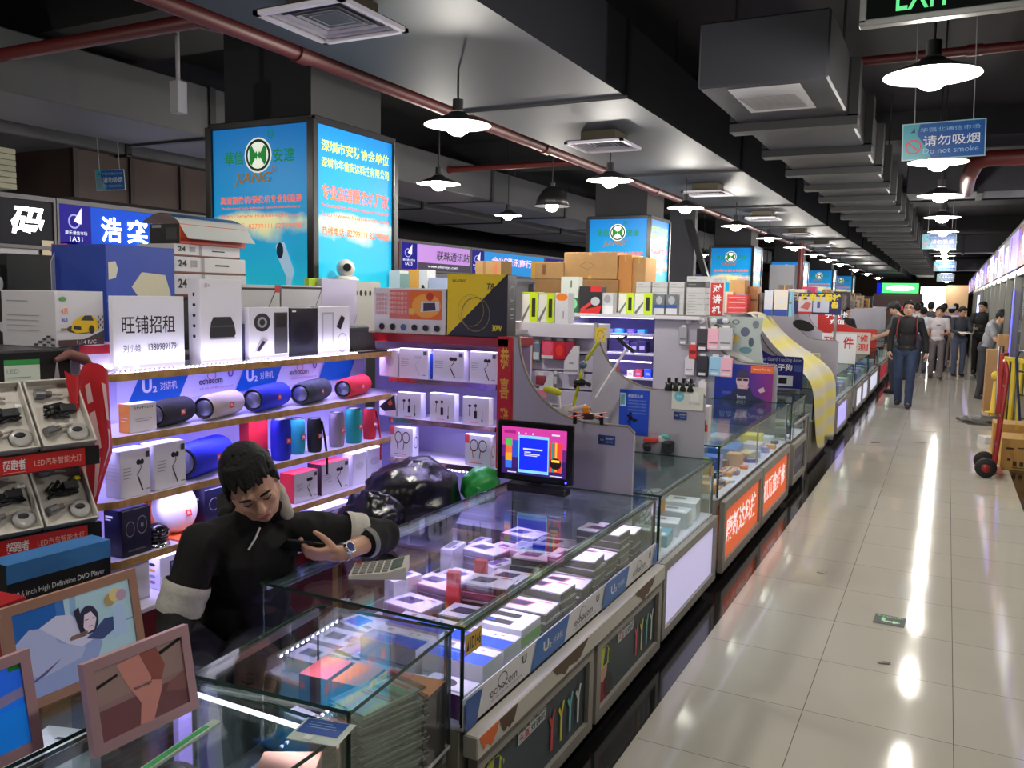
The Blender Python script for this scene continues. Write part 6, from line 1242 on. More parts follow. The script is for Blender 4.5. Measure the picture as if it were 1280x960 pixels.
hang('red toy pack right of the pink one on the slatted wall', 700, 438, .085, .12, RDT, items=[('e', .5, .5, .3, .3, M((226, 60, 60), .3))])
hang('dark red toy pack behind the cat shaped card', 713, 436, .07, .10, M((150, 40, 66), .3))
hang('silver and blue toy pack at the left of the slatted wall', 671, 440, .05, .12, M((110, 120, 140), .3), items=[('r', .1, .1, .9, .5, M((200, 206, 214), .3))])
hang('orange and yellow toy pack at the left edge of the slatted wall', 662, 447, .045, .16, M((190, 150, 110), .4), items=[('r', .2, .1, .9, .45, M((232, 170, 40), .4)), ('e', .5, .8, .3, .1, YELLOW)])
q = at(716, 450, 'y', 4.95); mb = MB(); mb.prism([(-.06, 0, -.09), (.04, 0, -.09), (.04, 0, .09), (.005, 0, .09), (-.06, 0, -.01)], (0, .012, 0), M((214, 212, 222), .35)); mb.dec((-.06, -.0002, -.09), (.10, 0, 0), (0, 0, .18), [('r', .35, .35, .65, .42, GREY), ('r', .05, .08, .95, .16, GREY)]); o = mb.build('card_pack'); o.location = q; tag(o, 'white cat shaped card pack on the slatted wall', 'card pack')
hang('small dark red pack low on the slatted wall', 676, 475, .07, .06, M((140, 50, 66), .4))
q = at(686, 478, 'y', 4.95); mb = MB(); mb.prism([(-.05, 0, -.05), (.03, 0, -.05), (.03, 0, .07), (.01, 0, .07)], (0, .012, 0), M((206, 206, 216), .4)); o = mb.build('card_pack'); o.location = q; tag(o, 'lower white pointed card pack on the slatted wall', 'card pack')
hang('grey framed pack right of the lower white card', 694, 475, .05, .08, M((120, 120, 128), .4), items=[('r', .2, .2, .8, .8, M((190, 190, 200), .4))])
hang('pink flower toy low at the left of the slatted wall', 677, 492, .07, .06, M((232, 130, 170), .4))
# toys on top of the slatted wall
LM = M((190, 220, 30), .35)
def toyb(label, pl, pr, pt, y, z, D=.1): return xbox('toy_box', label, 'product box', pl, pr, pt, y, z, D, M((220, 222, 214), .4), group='lime green toy boxes', front=[('r', .52, 0, 1, 1, LM), ('p', [(0, .1), (.1, 0), (.5, .5), (.5, .62)], M((110, 112, 116), .4)), ('r', .64, .18, .86, .8, M((40, 44, 40), .4)), ('r', 0, .95, 1, 1, LM)])
zt = 1.546
toyb('lime green and white toy box at the left on the slatted wall', 652, 672, 365, 4.97, zt); toyb('lime green and white toy box second on the slatted wall', 673, 693, 366, 4.97, zt)
xbox('toy_box', 'white box with an orange slice top beside the lime toy boxes', 'product box', 694, 710, 366, 4.97, zt, .1, M((214, 214, 220), .4), front=[('e', .5, .86, .45, .13, M((232, 130, 40), .4)), ('r', 0, 0, 1, .74, M((214, 214, 222), .4)), ('r', .6, .15, .7, .4, GREY)])
# long cabinet in the middle of the island, heaped with cartons
mc = empty('storage_cabinet', 'long white storage cabinet in the middle of the island with lit shelves', 'cabinet', (-2.8, 7.5, 0)); mb = rel(MB(), mc); CW = M((196, 192, 204), .5)
mb.bx((-3.26, 5.3, 0), (-3.2, 14, 1.5), CW); mb.bx((-3.2, 7.95, 0), (-2.0, 8.0, 1.52), M((120, 112, 170), .5)); mb.build('back', mc)
mb = rel(MB(), mc); mb.bx((-3.26, 7.45, 1.53), (-1.95, 8.7, 1.56), M((206, 204, 212), .4)); mb.build('top', mc)
for z in (.95, 1.18, 1.36):
    mb = rel(MB(), mc); mb.bx((-3.2, 7.6, z), (-2.40, 7.95, z+.018), SHELFW); mb.build('shelf_board', mc)
    led('led_strip', Vector((-3.15, 7.61, z+.17))-Vector(mc.location), Vector((-2.42, 7.61, z+.17))-Vector(mc.location), mc, .014, 5)
    area(Vector((-2.8, 7.64, z+.16))-Vector(mc.location), .7, .04, 2.0, (.45, .4, 1.0), (R(-10), 0, 0), mc)
for i, (px, py, w, h, c, z) in enumerate(((795, 412, .07, .1, (40, 36, 70), 1.198), (805, 410, .08, .11, (30, 26, 60), 1.198), (816, 410, .06, .11, (60, 40, 90), 1.198), (787, 415, .05, .06, (214, 210, 220), 1.198), (826, 412, .06, .12, (26, 24, 50), 1.198), (800, 445, .06, .07, (190, 60, 60), .968), (812, 447, .07, .08, (30, 80, 200), .968), (790, 447, .06, .06, (220, 200, 200), .968), (822, 446, .05, .09, (210, 90, 60), .968), (745, 400, .12, .03, (90, 180, 220), 1.378), (760, 400, .06, .035, (214, 216, 230), 1.378), (775, 400, .07, .04, (60, 190, 220), 1.378), (790, 400, .06, .04, (120, 90, 220), 1.378), (803, 401, .07, .04, (50, 180, 210), 1.378))):
    q = at(px, py, 'y', 7.7); 
    if q.x > -2.46 or q.x < -3.1: q.x = -2.46-.12*(i % 5)
    gbox('product_box', '%s box on the violet lit shelves between the partitions, %s board, %s along it' % (('dark navy', 'near black', 'plum', 'white', 'black', 'red', 'blue', 'pale pink', 'orange', 'light blue', 'white flat', 'cyan', 'violet', 'turquoise')[i], 'lowest' if z < 1 else 'middle' if z < 1.3 else 'top', on[i % 5].replace('nearest', 'first')), 'product box', (q.x, 7.72, z), (w, .12, h), M(c, .4), 0, front=[('r', .2, .3, .8, .6, M((150, 140, 190), .4))])
z5 = 1.561
toyb('lime green and white toy box with a black bar on the far cabinet', 773, 792, 366, 7.52, z5, .12); toyb('lime green and white toy box with a grey stripe on the far cabinet', 793, 815, 366, 7.52, z5, .12)
xbox('product_box', 'red and black drone box on the far cabinet', 'product box', 724, 752, 358, 7.52, z5, .12, M((40, 38, 42), .4), front=[('p', [(0, 0), (.9, 0), (1, .3), (.1, .1)], M((206, 44, 44), .4)), ('p', [(.05, .15), (.6, .5), (.7, .42), (.1, .05)], M((206, 60, 56), .4)), ('e', .72, .45, .2, .16, M((190, 190, 196), .4)), ('r', .5, .8, 1, 1, M((200, 40, 44), .4))])
xbox('product_box', 'clear and white packed toy beside the red drone box', 'product box', 752, 766, 366, 7.54, z5, .1, M((196, 200, 204), .3), front=[('r', 0, 0, 1, .4, M((226, 226, 230), .4)), ('e', .5, .7, .3, .2, GREY)])
xbox('product_box', 'white and green energy box left of the red drone box', 'product box', 701, 723, 346, 7.56, z5, .1, M((206, 212, 206), .4), front=[('r', .5, 0, 1, .42, M((30, 110, 60), .4)), ('e', .75, .25, .2, .14, M((150, 220, 170), .4)), ('r', .55, .7, .62, .9, M((30, 90, 50), .4))])
for i, (a, b) in enumerate(((817, 830), (832, 846))): xbox('toy_pack', 'clear domed toy pack with a blue band on the far cabinet, %s' % ('left', 'right')[i], 'toy pack', a, b, 368, 7.55, z5, .08, M((110, 114, 120), .25), front=[('r', 0, .36, 1, .5, M((30, 80, 160), .4)), ('r', 0, 0, 1, .34, PALE), ('e', .5, .72, .3, .2, M((170, 172, 176), .3))], group='domed toy packs')
# towers of white recorder boxes
for i, (a, b, n, top) in enumerate(((794, 812, 6, 352), (814, 833, 6, 352), (835, 854, 6, 352), (857, 880, 7, 345))):
    q0, q1 = at(a, 385, 'y', 8.0), at(b, 385, 'y', 8.0); H = at((a+b)/2, top, 'y', 8.0).z-z5
    for j in range(n): gbox('white_box', 'white box, %s of the %s white tower on the far cabinet' % (('topmost', 'second from top', 'third from top', 'fourth from top', 'fifth from top', 'sixth from top', 'lowest')[n-1-j], on[i].replace('nearest', 'leftmost')), 'product box', ((q0.x+q1.x)/2, 8.1, z5+H*j/n), (q1.x-q0.x, .18, H/n-.002), M((196, 196, 198), .5) if not (i == 3 and j == 5) else M((60, 62, 62), .5), 0, front=[('r', .1, .45, .5, .55, GREY)], group='white box towers')
# red upright sign
t = empty('upright_sign', 'red upright sign with white characters for two way radios beside the white box towers', 'sign', (at(895, 388, 'y', 7.6).x-.0, 7.62, z5), 0); w = .115; h = at(895, 346, 'y', 7.6).z-z5
mb = MB(); mb.box((0, 0, h/2), (w+.02, .02, h), M((206, 206, 206), .4), .003); mb.build('board', t)
mb = MB(); mb.dec((-w/2, -.0102, 0), (w, 0, 0), (0, 0, h), [('r', 0, .02, 1, .85, M((196, 44, 44), .4)), T('1DC2', .2, .87, .8, .95, GREY), T('对', .16, .60, .84, .82, TXTW, .03), T('讲', .16, .33, .84, .55, TXTW, .03), T('机', .16, .06, .84, .28, TXTW, .03)]); mb.build('lettering', t)
mb = MB(); mb.box((0, 0, .006), (w+.05, .09, .012), BLACK, .003); mb.build('foot', t)
# brown cartons heaped high before the second lightbox column
zc = 1.561
def cart(label, pl, pr, pt, pb, y, D, rz=0, m=CARD, mark=0):
    a, b = at(pl, (pt+pb)/2, 'y', y), at(pr, (pt+pb)/2, 'y', y); z1 = at((pl+pr)/2, pt, 'y', y).z; z0 = at((pl+pr)/2, pb, 'y', y).z
    it = [('r', .47, 0, .53, .12, TAPE), ('r', .47, .88, .53, 1, TAPE)]
    if mark == 1: it += [('l', [(.3, .5), (.45, .65), (.6, .5), (.45, .35), (.3, .5)], .006, M((120, 90, 56), .8))]
    if mark == 2: it = [('r', .35, .25, .45, .85, M((120, 84, 50), .8)), ('r', 0, 0, .12, 1, M((196, 150, 60), .4))]
    return pbox('carton', label, 'carton', b.x-a.x, D, z1-z0-.003, ((a.x+b.x)/2, y+D/2, z0), rz, m, front=it, top=[('r', .47, 0, .53, 1, TAPE)], right=[('r', .3, .15, .7, .3, PALE)], group='brown cartons on the far cabinet', b=.004)
yC = 8.25
zlow = cart('wide dark brown carton lying under the biggest carton', 668, 772, 349, 389, yC, .40, m=CARD2)
cart('biggest brown carton with a printed diamond in front of the second column', 705, 771, 315, 348.7, yC+.02, .40, mark=1)
cart('brown carton with gold tape at the left of the biggest carton', 664, 704.6, 327, 348.7, yC+.0, .38, mark=2)
cart('tall orange brown carton right of the biggest carton', 772.5, 789, 318, 389, yC+.05, .36, m=M((190, 130, 70), .8))
cart('brown carton at the right end against the lit column', 790, 806, 321, 389, yC+.08, .36)
xbox('carton', 'small brown carton peeking over the black and yellow speaker box', 'carton', 594, 626, 326, 4.67, 1.5005, .15, CARD, group=None, front=[('r', .3, 0, .4, 1, CARD2), ('r', .75, .1, .85, .95, M((206, 110, 80), .6))])
for i, (a, b, pt, c, lab) in enumerate(((486, 500, 338, (206, 206, 210), 'white small box behind the phone kit box, leftmost'), (497, 513, 342, (150, 170, 160), 'greenish small box behind the phone kit box'), (510, 523, 337, (226, 160, 60), 'orange small box behind the phone kit box'), (523, 534, 337, (220, 220, 222), 'white small box with a round mark behind the phone kit box'), (535, 558, 347, (170, 180, 210), 'flat pale blue box behind the phone kit box'))):
    q0, q1 = at(a, 355, 'y', 4.6), at(b, 355, 'y', 4.6); zz = at((a+b)/2, pt, 'y', 4.6).z
    gbox('product_box', lab, 'product box', ((q0.x+q1.x)/2, 4.65+.001*i, 1.501), (q1.x-q0.x-.003, .10, zz-1.501), M(c, .45), 0, front=[('e', .5, .6, .25, .14, INK)] if i in (1, 3) else [('r', .1, .3, .9, .4, M((90, 90, 110), .4))])
mb = MB(); mb.bx((-3.1, 4.56, 0), (-2.42, 4.9, 1.5), M((170, 166, 178), .5), .004); mb.bx((-3.12, 4.55, 1.47), (-2.40, 4.92, 1.499), M((196, 192, 200), .4)); tag(mb.build('cabinet'), 'plain grey cabinet behind the cross shelves', 'cabinet')
# dome camera on a box beside the first lit column
q = at(432, 345, 'x', -3.25)
gbox('product_box', 'grey carton carrying the white dome camera behind the shelves', 'carton', (-3.20, at(440, 370, 'x', -3.2).y, 1.441), (.20, .30, at(440, 352, 'x', -3.2).z-1.441), M((176, 176, 170), .5), 0, right=[('e', .2+.15*k, .8, .04, .05, INK) for k in range(5)])
t = empty('dome_camera', 'white dome security camera beside the big lightbox column', 'camera', (-3.20, at(432, 345, 'x', -3.2).y, at(440, 352, 'x', -3.2).z+.001), R(20)); WC_ = M((214, 212, 206), .35)
mb = MB(); mb.lathe([(.0, 0), (.075, 0), (.08, .012), (.055, .03), (0, .034)], (0, 0, 0), WC_); mb.build('base', t)
mb = MB(); mb.ell((0, 0, .075), (.055, .05, .055), WC_, 18, 12); mb.build('head', t)
mb = MB(); mb.cyl((.02, -.03, .08), (.028, -.058, .08), .026, BLACK, 16, .022); mb.build('lens', t)
gbox('product_box', 'dark screen shaped box between the lit column and the dome camera', 'carton', (-3.22, at(415, 350, 'x', -3.2).y-.03, 1.441), (.06, .10, .34), M((30, 60, 56), .4), 0, right=[('r', .7, 0, 1, 1, M((200, 200, 190), .4))])

# orange sign counter: colourful parts
def in3(x, y): return (c3.location.x+x, c3.location.y+y)
z3 = .5305; random.seed(9)
its = [((.27, -1.08), (.1, .1, .06), (240, 150, 50), 'orange small box nearest the camera'), ((.28, -.88), (.08, .3, .012), (214, 150, 70), 'gold long strip along the front glass'), ((.12, -.95), (.16, .2, .02), (150, 150, 210), 'pale lilac tray nearest the camera'), ((.05, -.68), (.16, .2, .02), (180, 170, 230), 'pale lilac tray second from the camera'), ((.22, -.62), (.09, .08, .03), (90, 70, 90), 'dark plum block'), ((.25, -.45), (.09, .22, .03), (236, 160, 50), 'bright orange flat pack'), ((.12, -.36), (.12, .16, .10), (60, 90, 200), 'mid blue carton'), ((.02, -.2), (.14, .1, .07), (150, 110, 130), 'dusty rose carton'), ((.22, -.12), (.1, .12, .09), (206, 160, 110), 'tan carton before the post'), ((.1, .12), (.2, .34, .10), (40, 120, 210), 'big bright blue carton past the post'), ((.24, .22), (.1, .2, .05), (196, 180, 120), 'pale gold pack past the post'), ((.22, .52), (.14, .2, .07), (206, 206, 214), 'white pack'), ((.16, .78), (.16, .2, .10), (220, 214, 90), 'pale yellow topped carton'), ((.2, 1.04), (.16, .16, .05), (200, 206, 214), 'white pack at the far end'), ((-.15, -.8), (.2, .3, .05), (130, 130, 170), 'grey lilac tray at the back'), ((-.15, -.3), (.2, .3, .06), (90, 110, 160), 'slate blue tray at the back'), ((-.15, .3), (.2, .3, .06), (150, 160, 180), 'silver tray at the back'), ((-.1, .8), (.2, .3, .06), (170, 176, 186), 'pale silver tray at the back')]
for (x, y), d_, c, lab in its:
    p = in3(x, y); gbox('component_pack', lab+' in the orange sign counter', 'component pack', (p[0], p[1], z3), d_, M(c, .4), random.uniform(-.15, .15), top=[('r', .1+.2*k, .15, .22+.2*k, .85, M((220, 216, 226) if k % 2 else (60, 60, 110), .4)) for k in range(4)] if d_[2] < .04 else [('r', .15, .15, .85, .85, M(tuple(min(255, v+25) for v in c), .4))])
p = in3(.12, -.6); mb = MB(); mb.ell((0, 0, .06), (.06, .07, .06), M((240, 190, 70), .4)); mb.ell((.0, .03, .075), (.05, .05, .05), M((80, 190, 90), .4)); o = mb.build('coloured_ball'); o.location = (p[0], p[1], z3); tag(o, 'orange and green ball in the orange sign counter', 'ball')
for i in range(6):
    p = in3(.02+.05*(i % 3), -1.1+.06*(i//3)); gbox('component_pack', 'tiny blue component packet in the near corner of the orange sign counter', 'component pack', (p[0], p[1], z3), (.04, .045, .03), M((40, 50, 150), .4), .1, group='tiny blue packets')
# accessories hung on the grey board: hooks and packs
acc = [(878, 425, (60, 58, 66), .07, .15, 'black long pack in the upper row'), (866, 440, (196, 60, 60), .05, .10, 'red and clear pack at the left end of the upper row'), (892, 424, (236, 176, 196), .075, .14, 'pink pack in the upper row'), (907, 424, (190, 188, 196), .09, .15, 'pale clear pack at the right of the upper row'), (854, 420, (150, 150, 158), .05, .12, 'grey pack at the far left of the upper row'), (878, 458, (50, 50, 60), .07, .14, 'black pack in the lower row'), (894, 458, (150, 196, 226), .075, .13, 'light blue pack in the lower row'), (908, 459, (236, 180, 200), .075, .13, 'pink pack at the right of the lower row'), (862, 458, (206, 200, 210), .06, .12, 'white pack at the left of the lower row'), (878, 489, (222, 214, 214), .05, .13, 'white card pack with a dark red band hanging lowest'), (862, 486, (60, 50, 110), .06, .10, 'purple pack hanging lowest')]
for px, py, c, w, h, lab in acc:
    hang(lab+' on the grey board', px, py, w*1.45, h*1.35, M(c, .35), 7.50, 'accessory pack', [('r', .15, .3, .85, .36, M(tuple(max(0, v-70) for v in c), .4)), ('r', .2, .08, .8, .2, M((220, 216, 220), .4))] if h > .105 else [('r', .1, .4, .9, .6, M((120, 20, 30), .4))], 'accessory_pack', 'accessory packs on the grey board')
for i in range(4):
    q = at((861, 877, 892, 907)[i], 401, 'y', 7.51); mb = MB(); mb.ell((0, 0, 0), (.03, .014, .026), M((206, 204, 210), .4), 14, 8); mb.tube([(0, -.012, -.01), (0, -.03, -.022), (0, -.028, -.005)], .004, WP, 6); o = mb.build('wall_hook'); o.location = q; tag(o, 'white stick-on hook at the top of the grey board, %s from the left' % on[i].replace('nearest', 'first'), 'hook', 'white hooks on the grey board')
# black mounts standing behind the payment card and a white box with an orange clip
for i, px in enumerate((845, 853, 861, 868)):
    q = at(px, 490, 'y', 4.95); mb = MB(); mb.lathe([(.0, 0), (.025, 0), (.027, .01), (.02, .03), (.024, .05), (0, .056)], (0, 0, 0), M((22, 22, 24), .4), 14); mb.box((0, 0, .065), (.012, .04, .03), BLACK, .003); o = mb.build('phone_mount'); o.location = (-1.46+.045*i, 4.942, 1.168); tag(o, 'small black phone mount on top of the second partition', 'phone mount', 'black phone mounts')
gbox('product_box', 'white box with an orange clip on it beside the blue poster of the man', 'product box', (-1.30, 5.12, .851), (.10, .1, .22), M((214, 210, 212), .4), .05, front=[('r', .1, .3, .9, .62, M((60, 46, 46), .4)), ('r', .2, .36, .5, .56, M((206, 110, 70), .4)), ('r', .9, .3, 1, .5, M((226, 90, 60), .4))])

# cartoon printed cloth over the next partition, yellow cloth further on
def drape(name, label, path, m, n=12, wav=.02, cat='cloth'):
    vs = []; fs = []; P = path; L = len(P)
    for i, (x, z, y0, y1) in enumerate(P):
        for k in range(n+1):
            a = k/n; w = wav*(.3+i/L); y0_, y1_ = y0-.12, y1+.30; vs.append((x+w*.5*math.sin(a*11+i*.5), y0_+(y1_-y0_)*a+w*.4*math.sin(i*1.3), z+w*.35*math.cos(a*9+i*.7)))
    for i in range(L-1):
        for k in range(n): fs.append((i*(n+1)+k, (i+1)*(n+1)+k, (i+1)*(n+1)+k+1, i*(n+1)+k+1))
    mb = MB(); mb.add(vs, fs, m, True)
    o = mb.build(name); sm = o.modifiers.new('s', 'SOLIDIFY'); sm.thickness = .004; ss = o.modifiers.new('u', 'SUBSURF'); ss.levels = 1; ss.render_levels = 1
    return tag(o, label, cat)
def stripes():
    m = bpy.data.materials.new('cloth'); m.use_nodes = True; nt = m.node_tree; b = nt.nodes['Principled BSDF']; b.inputs['Roughness'].default_value = .7
    tc = nt.nodes.new('ShaderNodeTexCoord'); w = nt.nodes.new('ShaderNodeTexWave'); w.bands_direction = 'Z'; w.inputs['Scale'].default_value = 1.6; w.inputs['Distortion'].default_value = 1.2; nt.links.new(tc.outputs['Object'], w.inputs[0])
    mx = nt.nodes.new('ShaderNodeMix'); mx.data_type = 'RGBA'; mx.inputs[6].default_value = (lin(212), lin(208), lin(190), 1); mx.inputs[7].default_value = (lin(226), lin(214), lin(110), 1); nt.links.new(w.outputs[0], mx.inputs[0]); nt.links.new(mx.outputs[2], b.inputs['Base Color']); return m
P3b = partition('grey partition covered by the yellow striped cloth', 8.84, -2.1, -1.27, 1.57, 1.1, -1.72, -1.32)
path = [(-1.86, 1.59, 8.75, 9.3), (-1.74, 1.585, 8.75, 9.3), (-1.68, 1.49, 8.74, 9.35), (-1.60, 1.38, 8.73, 9.4), (-1.50, 1.27, 8.72, 9.45), (-1.38, 1.17, 8.72, 9.55), (-1.28, 1.08, 8.74, 9.7), (-1.18, .98, 8.80, 9.9), (-1.125, .88, 8.9, 10.1), (-1.105, .74, 9.0, 10.2), (-1.10, .58, 9.05, 10.25), (-1.10, .42, 9.1, 10.25), (-1.09, .20, 9.2, 10.2)]
drape('cloth', 'pale yellow striped cloth draped over the partition and down the counter front', path, stripes(), 16, .05)
CT = M((168, 178, 176), .6); 
mb = MB(); Wc, Hc = .58, .44
mb.prism([(-1.96, 0, 1.57), (-1.42, 0, 1.565), (-1.44, 0, 1.40), (-1.40, 0, 1.16), (-1.60, 0, 1.175), (-1.74, 0, 1.28), (-1.86, 0, 1.45)], (0, .02, 0), CT)
mb.dec((-1.96, -.0004, 1.16), (.56, 0, 0), (0, 0, .42), [('e', .34, .86, .12, .06, M((80, 90, 120), .5)), ('e', .70, .66, .07, .1, M((90, 96, 120), .5)), ('p', [(.48, .5), (.56, .58), (.62, .5), (.54, .42)], M((226, 180, 60), .5)), ('e', .72, .28, .1, .07, M((90, 130, 140), .5)), ('e', .24, .74, .05, .06, M((120, 90, 60), .5)), ('o', .55, .86, .06, .05, .3, M((90, 100, 110), .5)), ('e', .86, .82, .05, .08, M((110, 116, 130), .5)), ('e', .80, .45, .04, .1, M((70, 80, 96), .5)), ('p', [(.28, .7), (.34, .78), (.38, .68)], M((206, 170, 80), .5))])
mb.dec((-1.86, -.0005, 1.17), (.42, 0, 0), (0, 0, .3), [('p', [(.0, .92), (.1, .96), (.42, .35), (.9, .06), (.86, .0), (.35, .2)], M((206, 204, 200), .5)), ('e', .17, .66, .05, .08, M((120, 124, 140), .5)), ('p', [(.34, .5), (.42, .42), (.3, .42)], YELLOW)])
o = mb.build('cloth'); o.location = (0, 7.56, 0); tag(o, 'grey cloth printed with planets and rockets hung over the curved grey board', 'cloth')
t = empty('board_sign', 'dark blue board lettered electronic dog in white before the yellow cloth', 'sign', (-1.50, 8.62, .84), 0)
mb = MB(); mb.prism([(-.28, 0, 0), (.27, 0, 0), (.285, 0, .02), (.285, 0, .30), (.27, 0, .33), (-.02, 0, .335), (-.2, 0, .42), (-.27, 0, .56), (-.28, 0, .56)], (0, .02, 0), M((22, 24, 110), .35)); mb.build('board', t)
for x in (-.22, .22):
    mb = MB(); mb.box((x, .02, -.40), (.02, .02, .86), STEEL); mb.build('post', t)
mb = MB(); mb.dec((-.28, -.0005, 0), (.565, 0, 0), (0, 0, .34), [T('Eight Road Guard Tracking Astar', .1, .80, .97, .93, M((190, 196, 220), .4)), T('道路电子狗', .2, .56, .82, .76, TXTW, .02), ('r', .84, .55, .97, .74, M((60, 80, 150), .4)), ('r', .5, .12, .84, .42, M((206, 208, 214), .4)), ('r', .6, .18, .74, .36, BLACK), ('r', .1, .0, .97, .06, M((120, 126, 140), .4))]); mb.build('lettering', t)
# goods inside the short counter, and bits beyond
def in4(x, y): return (c4.location.x+x, c4.location.y+y)
for i, (x, y, c) in enumerate(((.2, -.2, (110, 120, 130)), (.2, .05, (60, 66, 80)), (.15, .25, (190, 196, 200)))):
    p = in4(x, y); gbox('product_box', '%s pack in the short counter beyond the orange signs' % ('silver', 'dark grey', 'pale')[i], 'product box', (p[0], p[1], .5005), (.16, .18, .08), M(c, .35), .2)
mb = MB(); mb.bx((-1.30, 8.50, 0), (-1.15, 8.72, .60), M((150, 150, 146), .4, .3), .004); mb.bx((-1.31, 8.49, .60), (-1.14, 8.73, .62), STEEL, .003); tag(mb.build('pedestal'), 'grey steel pedestal standing in the gap before the yellow cloth', 'pedestal')
mb = MB(); mb.bx((-1.13, 7.6, .62), (-1.115, 8.5, .65), STEEL, .003); mb.bx((-1.13, 7.6, .5), (-1.125, 7.62, .65), STEEL); mb.bx((-1.13, 8.47, .0), (-1.115, 8.5, .65), STEEL); tag(mb.build('guard_rail'), 'steel guard rail in front of the short counter', 'rail')
for i, (x0, x1, y, c) in enumerate(((-1.52, -1.40, 10.4, (206, 200, 160)), (-1.39, -1.29, 10.4, (196, 190, 150)), (-1.60, -1.53, 10.4, (150, 130, 90)))):
    gbox('product_box', 'cream carton on the counter below the black oval, %s' % ('with a green band', 'narrow right one', 'small brown one')[i], 'product box', ((x0+x1)/2, y, .831), (x1-x0, .12, (.30, .28, .26)[i]), M(c, .5), 0, front=[('r', 0, 0, 1, .35, M((90, 130, 116), .4)), ('r', .3, .6, .8, .8, M((70, 60, 40), .4))] if i < 2 else [])
t = empty('bucket', 'small yellow bucket on the counter past the yellow cloth', 'bucket', (-1.24, 11.15, .831)); mb = MB(); mb.lathe([(0, 0), (.06, 0), (.08, .14), (.086, .14), (.086, .15), (.076, .15), (.058, .01), (0, .01)], (0, 0, 0), M((206, 206, 110), .4)); mb.build('body', t)
# goods piled on the cabinets further down the island
mb = MB(); mb.bx((-3.0, 8.9, 0), (-1.95, 10.4, 1.55), CW, .004); tag(mb.build('cabinet'), 'white cabinet behind the yellow cloth', 'cabinet')
mb = MB(); mb.bx((-3.0, 10.95, 0), (-2.0, 15.6, 1.55), CW, .004); tag(mb.build('cabinet'), 'white cabinet past the grey partition with the black oval', 'cabinet')
mb = MB(); mb.bx((-3.0, 18.3, 0), (-2.0, 34, 1.55), CW, .004); tag(mb.build('cabinet'), 'long white cabinet past the red partition', 'cabinet')
def topx(name, label, cat, pl, pr, pt, y, D, m, z=1.551, **k):
    a, b = at(pl, pt+15, 'y', y), at(pr, pt+15, 'y', y); H = at((pl+pr)/2, pt, 'y', y).z-z
    return pbox(name, label, cat, b.x-a.x-.004, D, H, ((a.x+b.x)/2, y+D/2, z), 0, m, **k)
RB = M((200, 66, 70), .45)
for j in range(4): gbox('product_box', 'red box stacked on the cabinet right of the radio sign, %s' % ('lowest', 'second from below', 'third from below', 'topmost')[j], 'product box', (at(921, 380, 'y', 9.2).x, 9.3, 1.551+.055*j), (.21, .2, .053), RB, 0, front=[('r', .1, .4, .9, .5, M((236, 190, 180), .4))], group='stack of red boxes')
for j in range(5): gbox('product_box', 'cream ended box in the low pile just right of the radio sign', 'product box', (at(909, 380, 'y', 9.15).x, 9.3, 1.551+.05*j), (.09, .18, .048), M((206, 190, 160), .5), 0, group='cream ended boxes')
topx('carton', 'brown carton on top of the red boxes beside the radio sign', 'carton', 911, 931, 350, 9.25, .2, CARD, 1.551+.225)
for i, (a, b, pt, c, lab) in enumerate(((932, 948, 358, (176, 120, 70), 'orange brown carton past the red boxes'), (949, 953, 366, (110, 90, 80), 'thin dark box past the orange brown carton'), (955, 966, 363, (200, 206, 226), 'white and blue box with a device picture, left of the cream one'), (967, 985, 362, (214, 206, 200), 'cream box with a blue foot'), (986, 990, 364, (120, 176, 210), 'thin light blue box before the banner'))):
    topx('product_box', lab+' on the cabinets', 'product box', a, b, pt, 9.4, .15, M(c, .5), front=[('r', 0, 0, 1, .25, M((40, 70, 160), .4)), ('e', .5, .6, .3, .15, PALE)] if i in (2, 3) else [('r', .1, .5, .9, .56, M((90, 70, 60), .5))])
nb_ = empty('banner', 'navy banner with yellow characters and pictures on the cabinets down the island', 'banner', (at(1020, 386, 'y', 11.2).x, 11.2, 1.551), 0); Wb = at(1052, 380, 'y', 11.2).x-at(990, 380, 'y', 11.2).x; Hb = at(1020, 366, 'y', 11.2).z-1.551
mb = MB(); mb.box((0, 0, Hb/2), (Wb, .02, Hb), M((26, 26, 96), .45), .003); mb.build('panel', nb_)
for sx in (-.4, .4):
    mb = MB(); mb.box((Wb*sx, .02, -.36), (.03, .02, .72), STEEL); mb.build('post', nb_)
mb = MB(); mb.dec((-Wb/2, -.0104, 0), (Wb, 0, 0), (0, 0, Hb), [('r', .14, .1, .42, .82, M((206, 196, 206), .4)), ('p', [(.18, .3), (.3, .6), (.4, .5), (.34, .2)], M((190, 100, 90), .4)), ('r', .44, .1, .76, .82, M((196, 200, 220), .4)), ('r', .52, .3, .58, .6, M((60, 80, 150), .4)), ('r', .14, .0, .42, .12, RED), T('数码电子器材', .02, .62, .98, .97, M((232, 210, 40), .4), .05), T('器', .8, .3, .95, .6, M((232, 210, 40), .4), .05)]); mb.build('lettering', nb_)
random.seed(31)
cols = [(40, 38, 40), (150, 120, 80), (60, 50, 50), (190, 180, 160), (196, 140, 60), (110, 96, 90), (206, 60, 110), (30, 30, 34), (176, 150, 110), (90, 80, 76)]
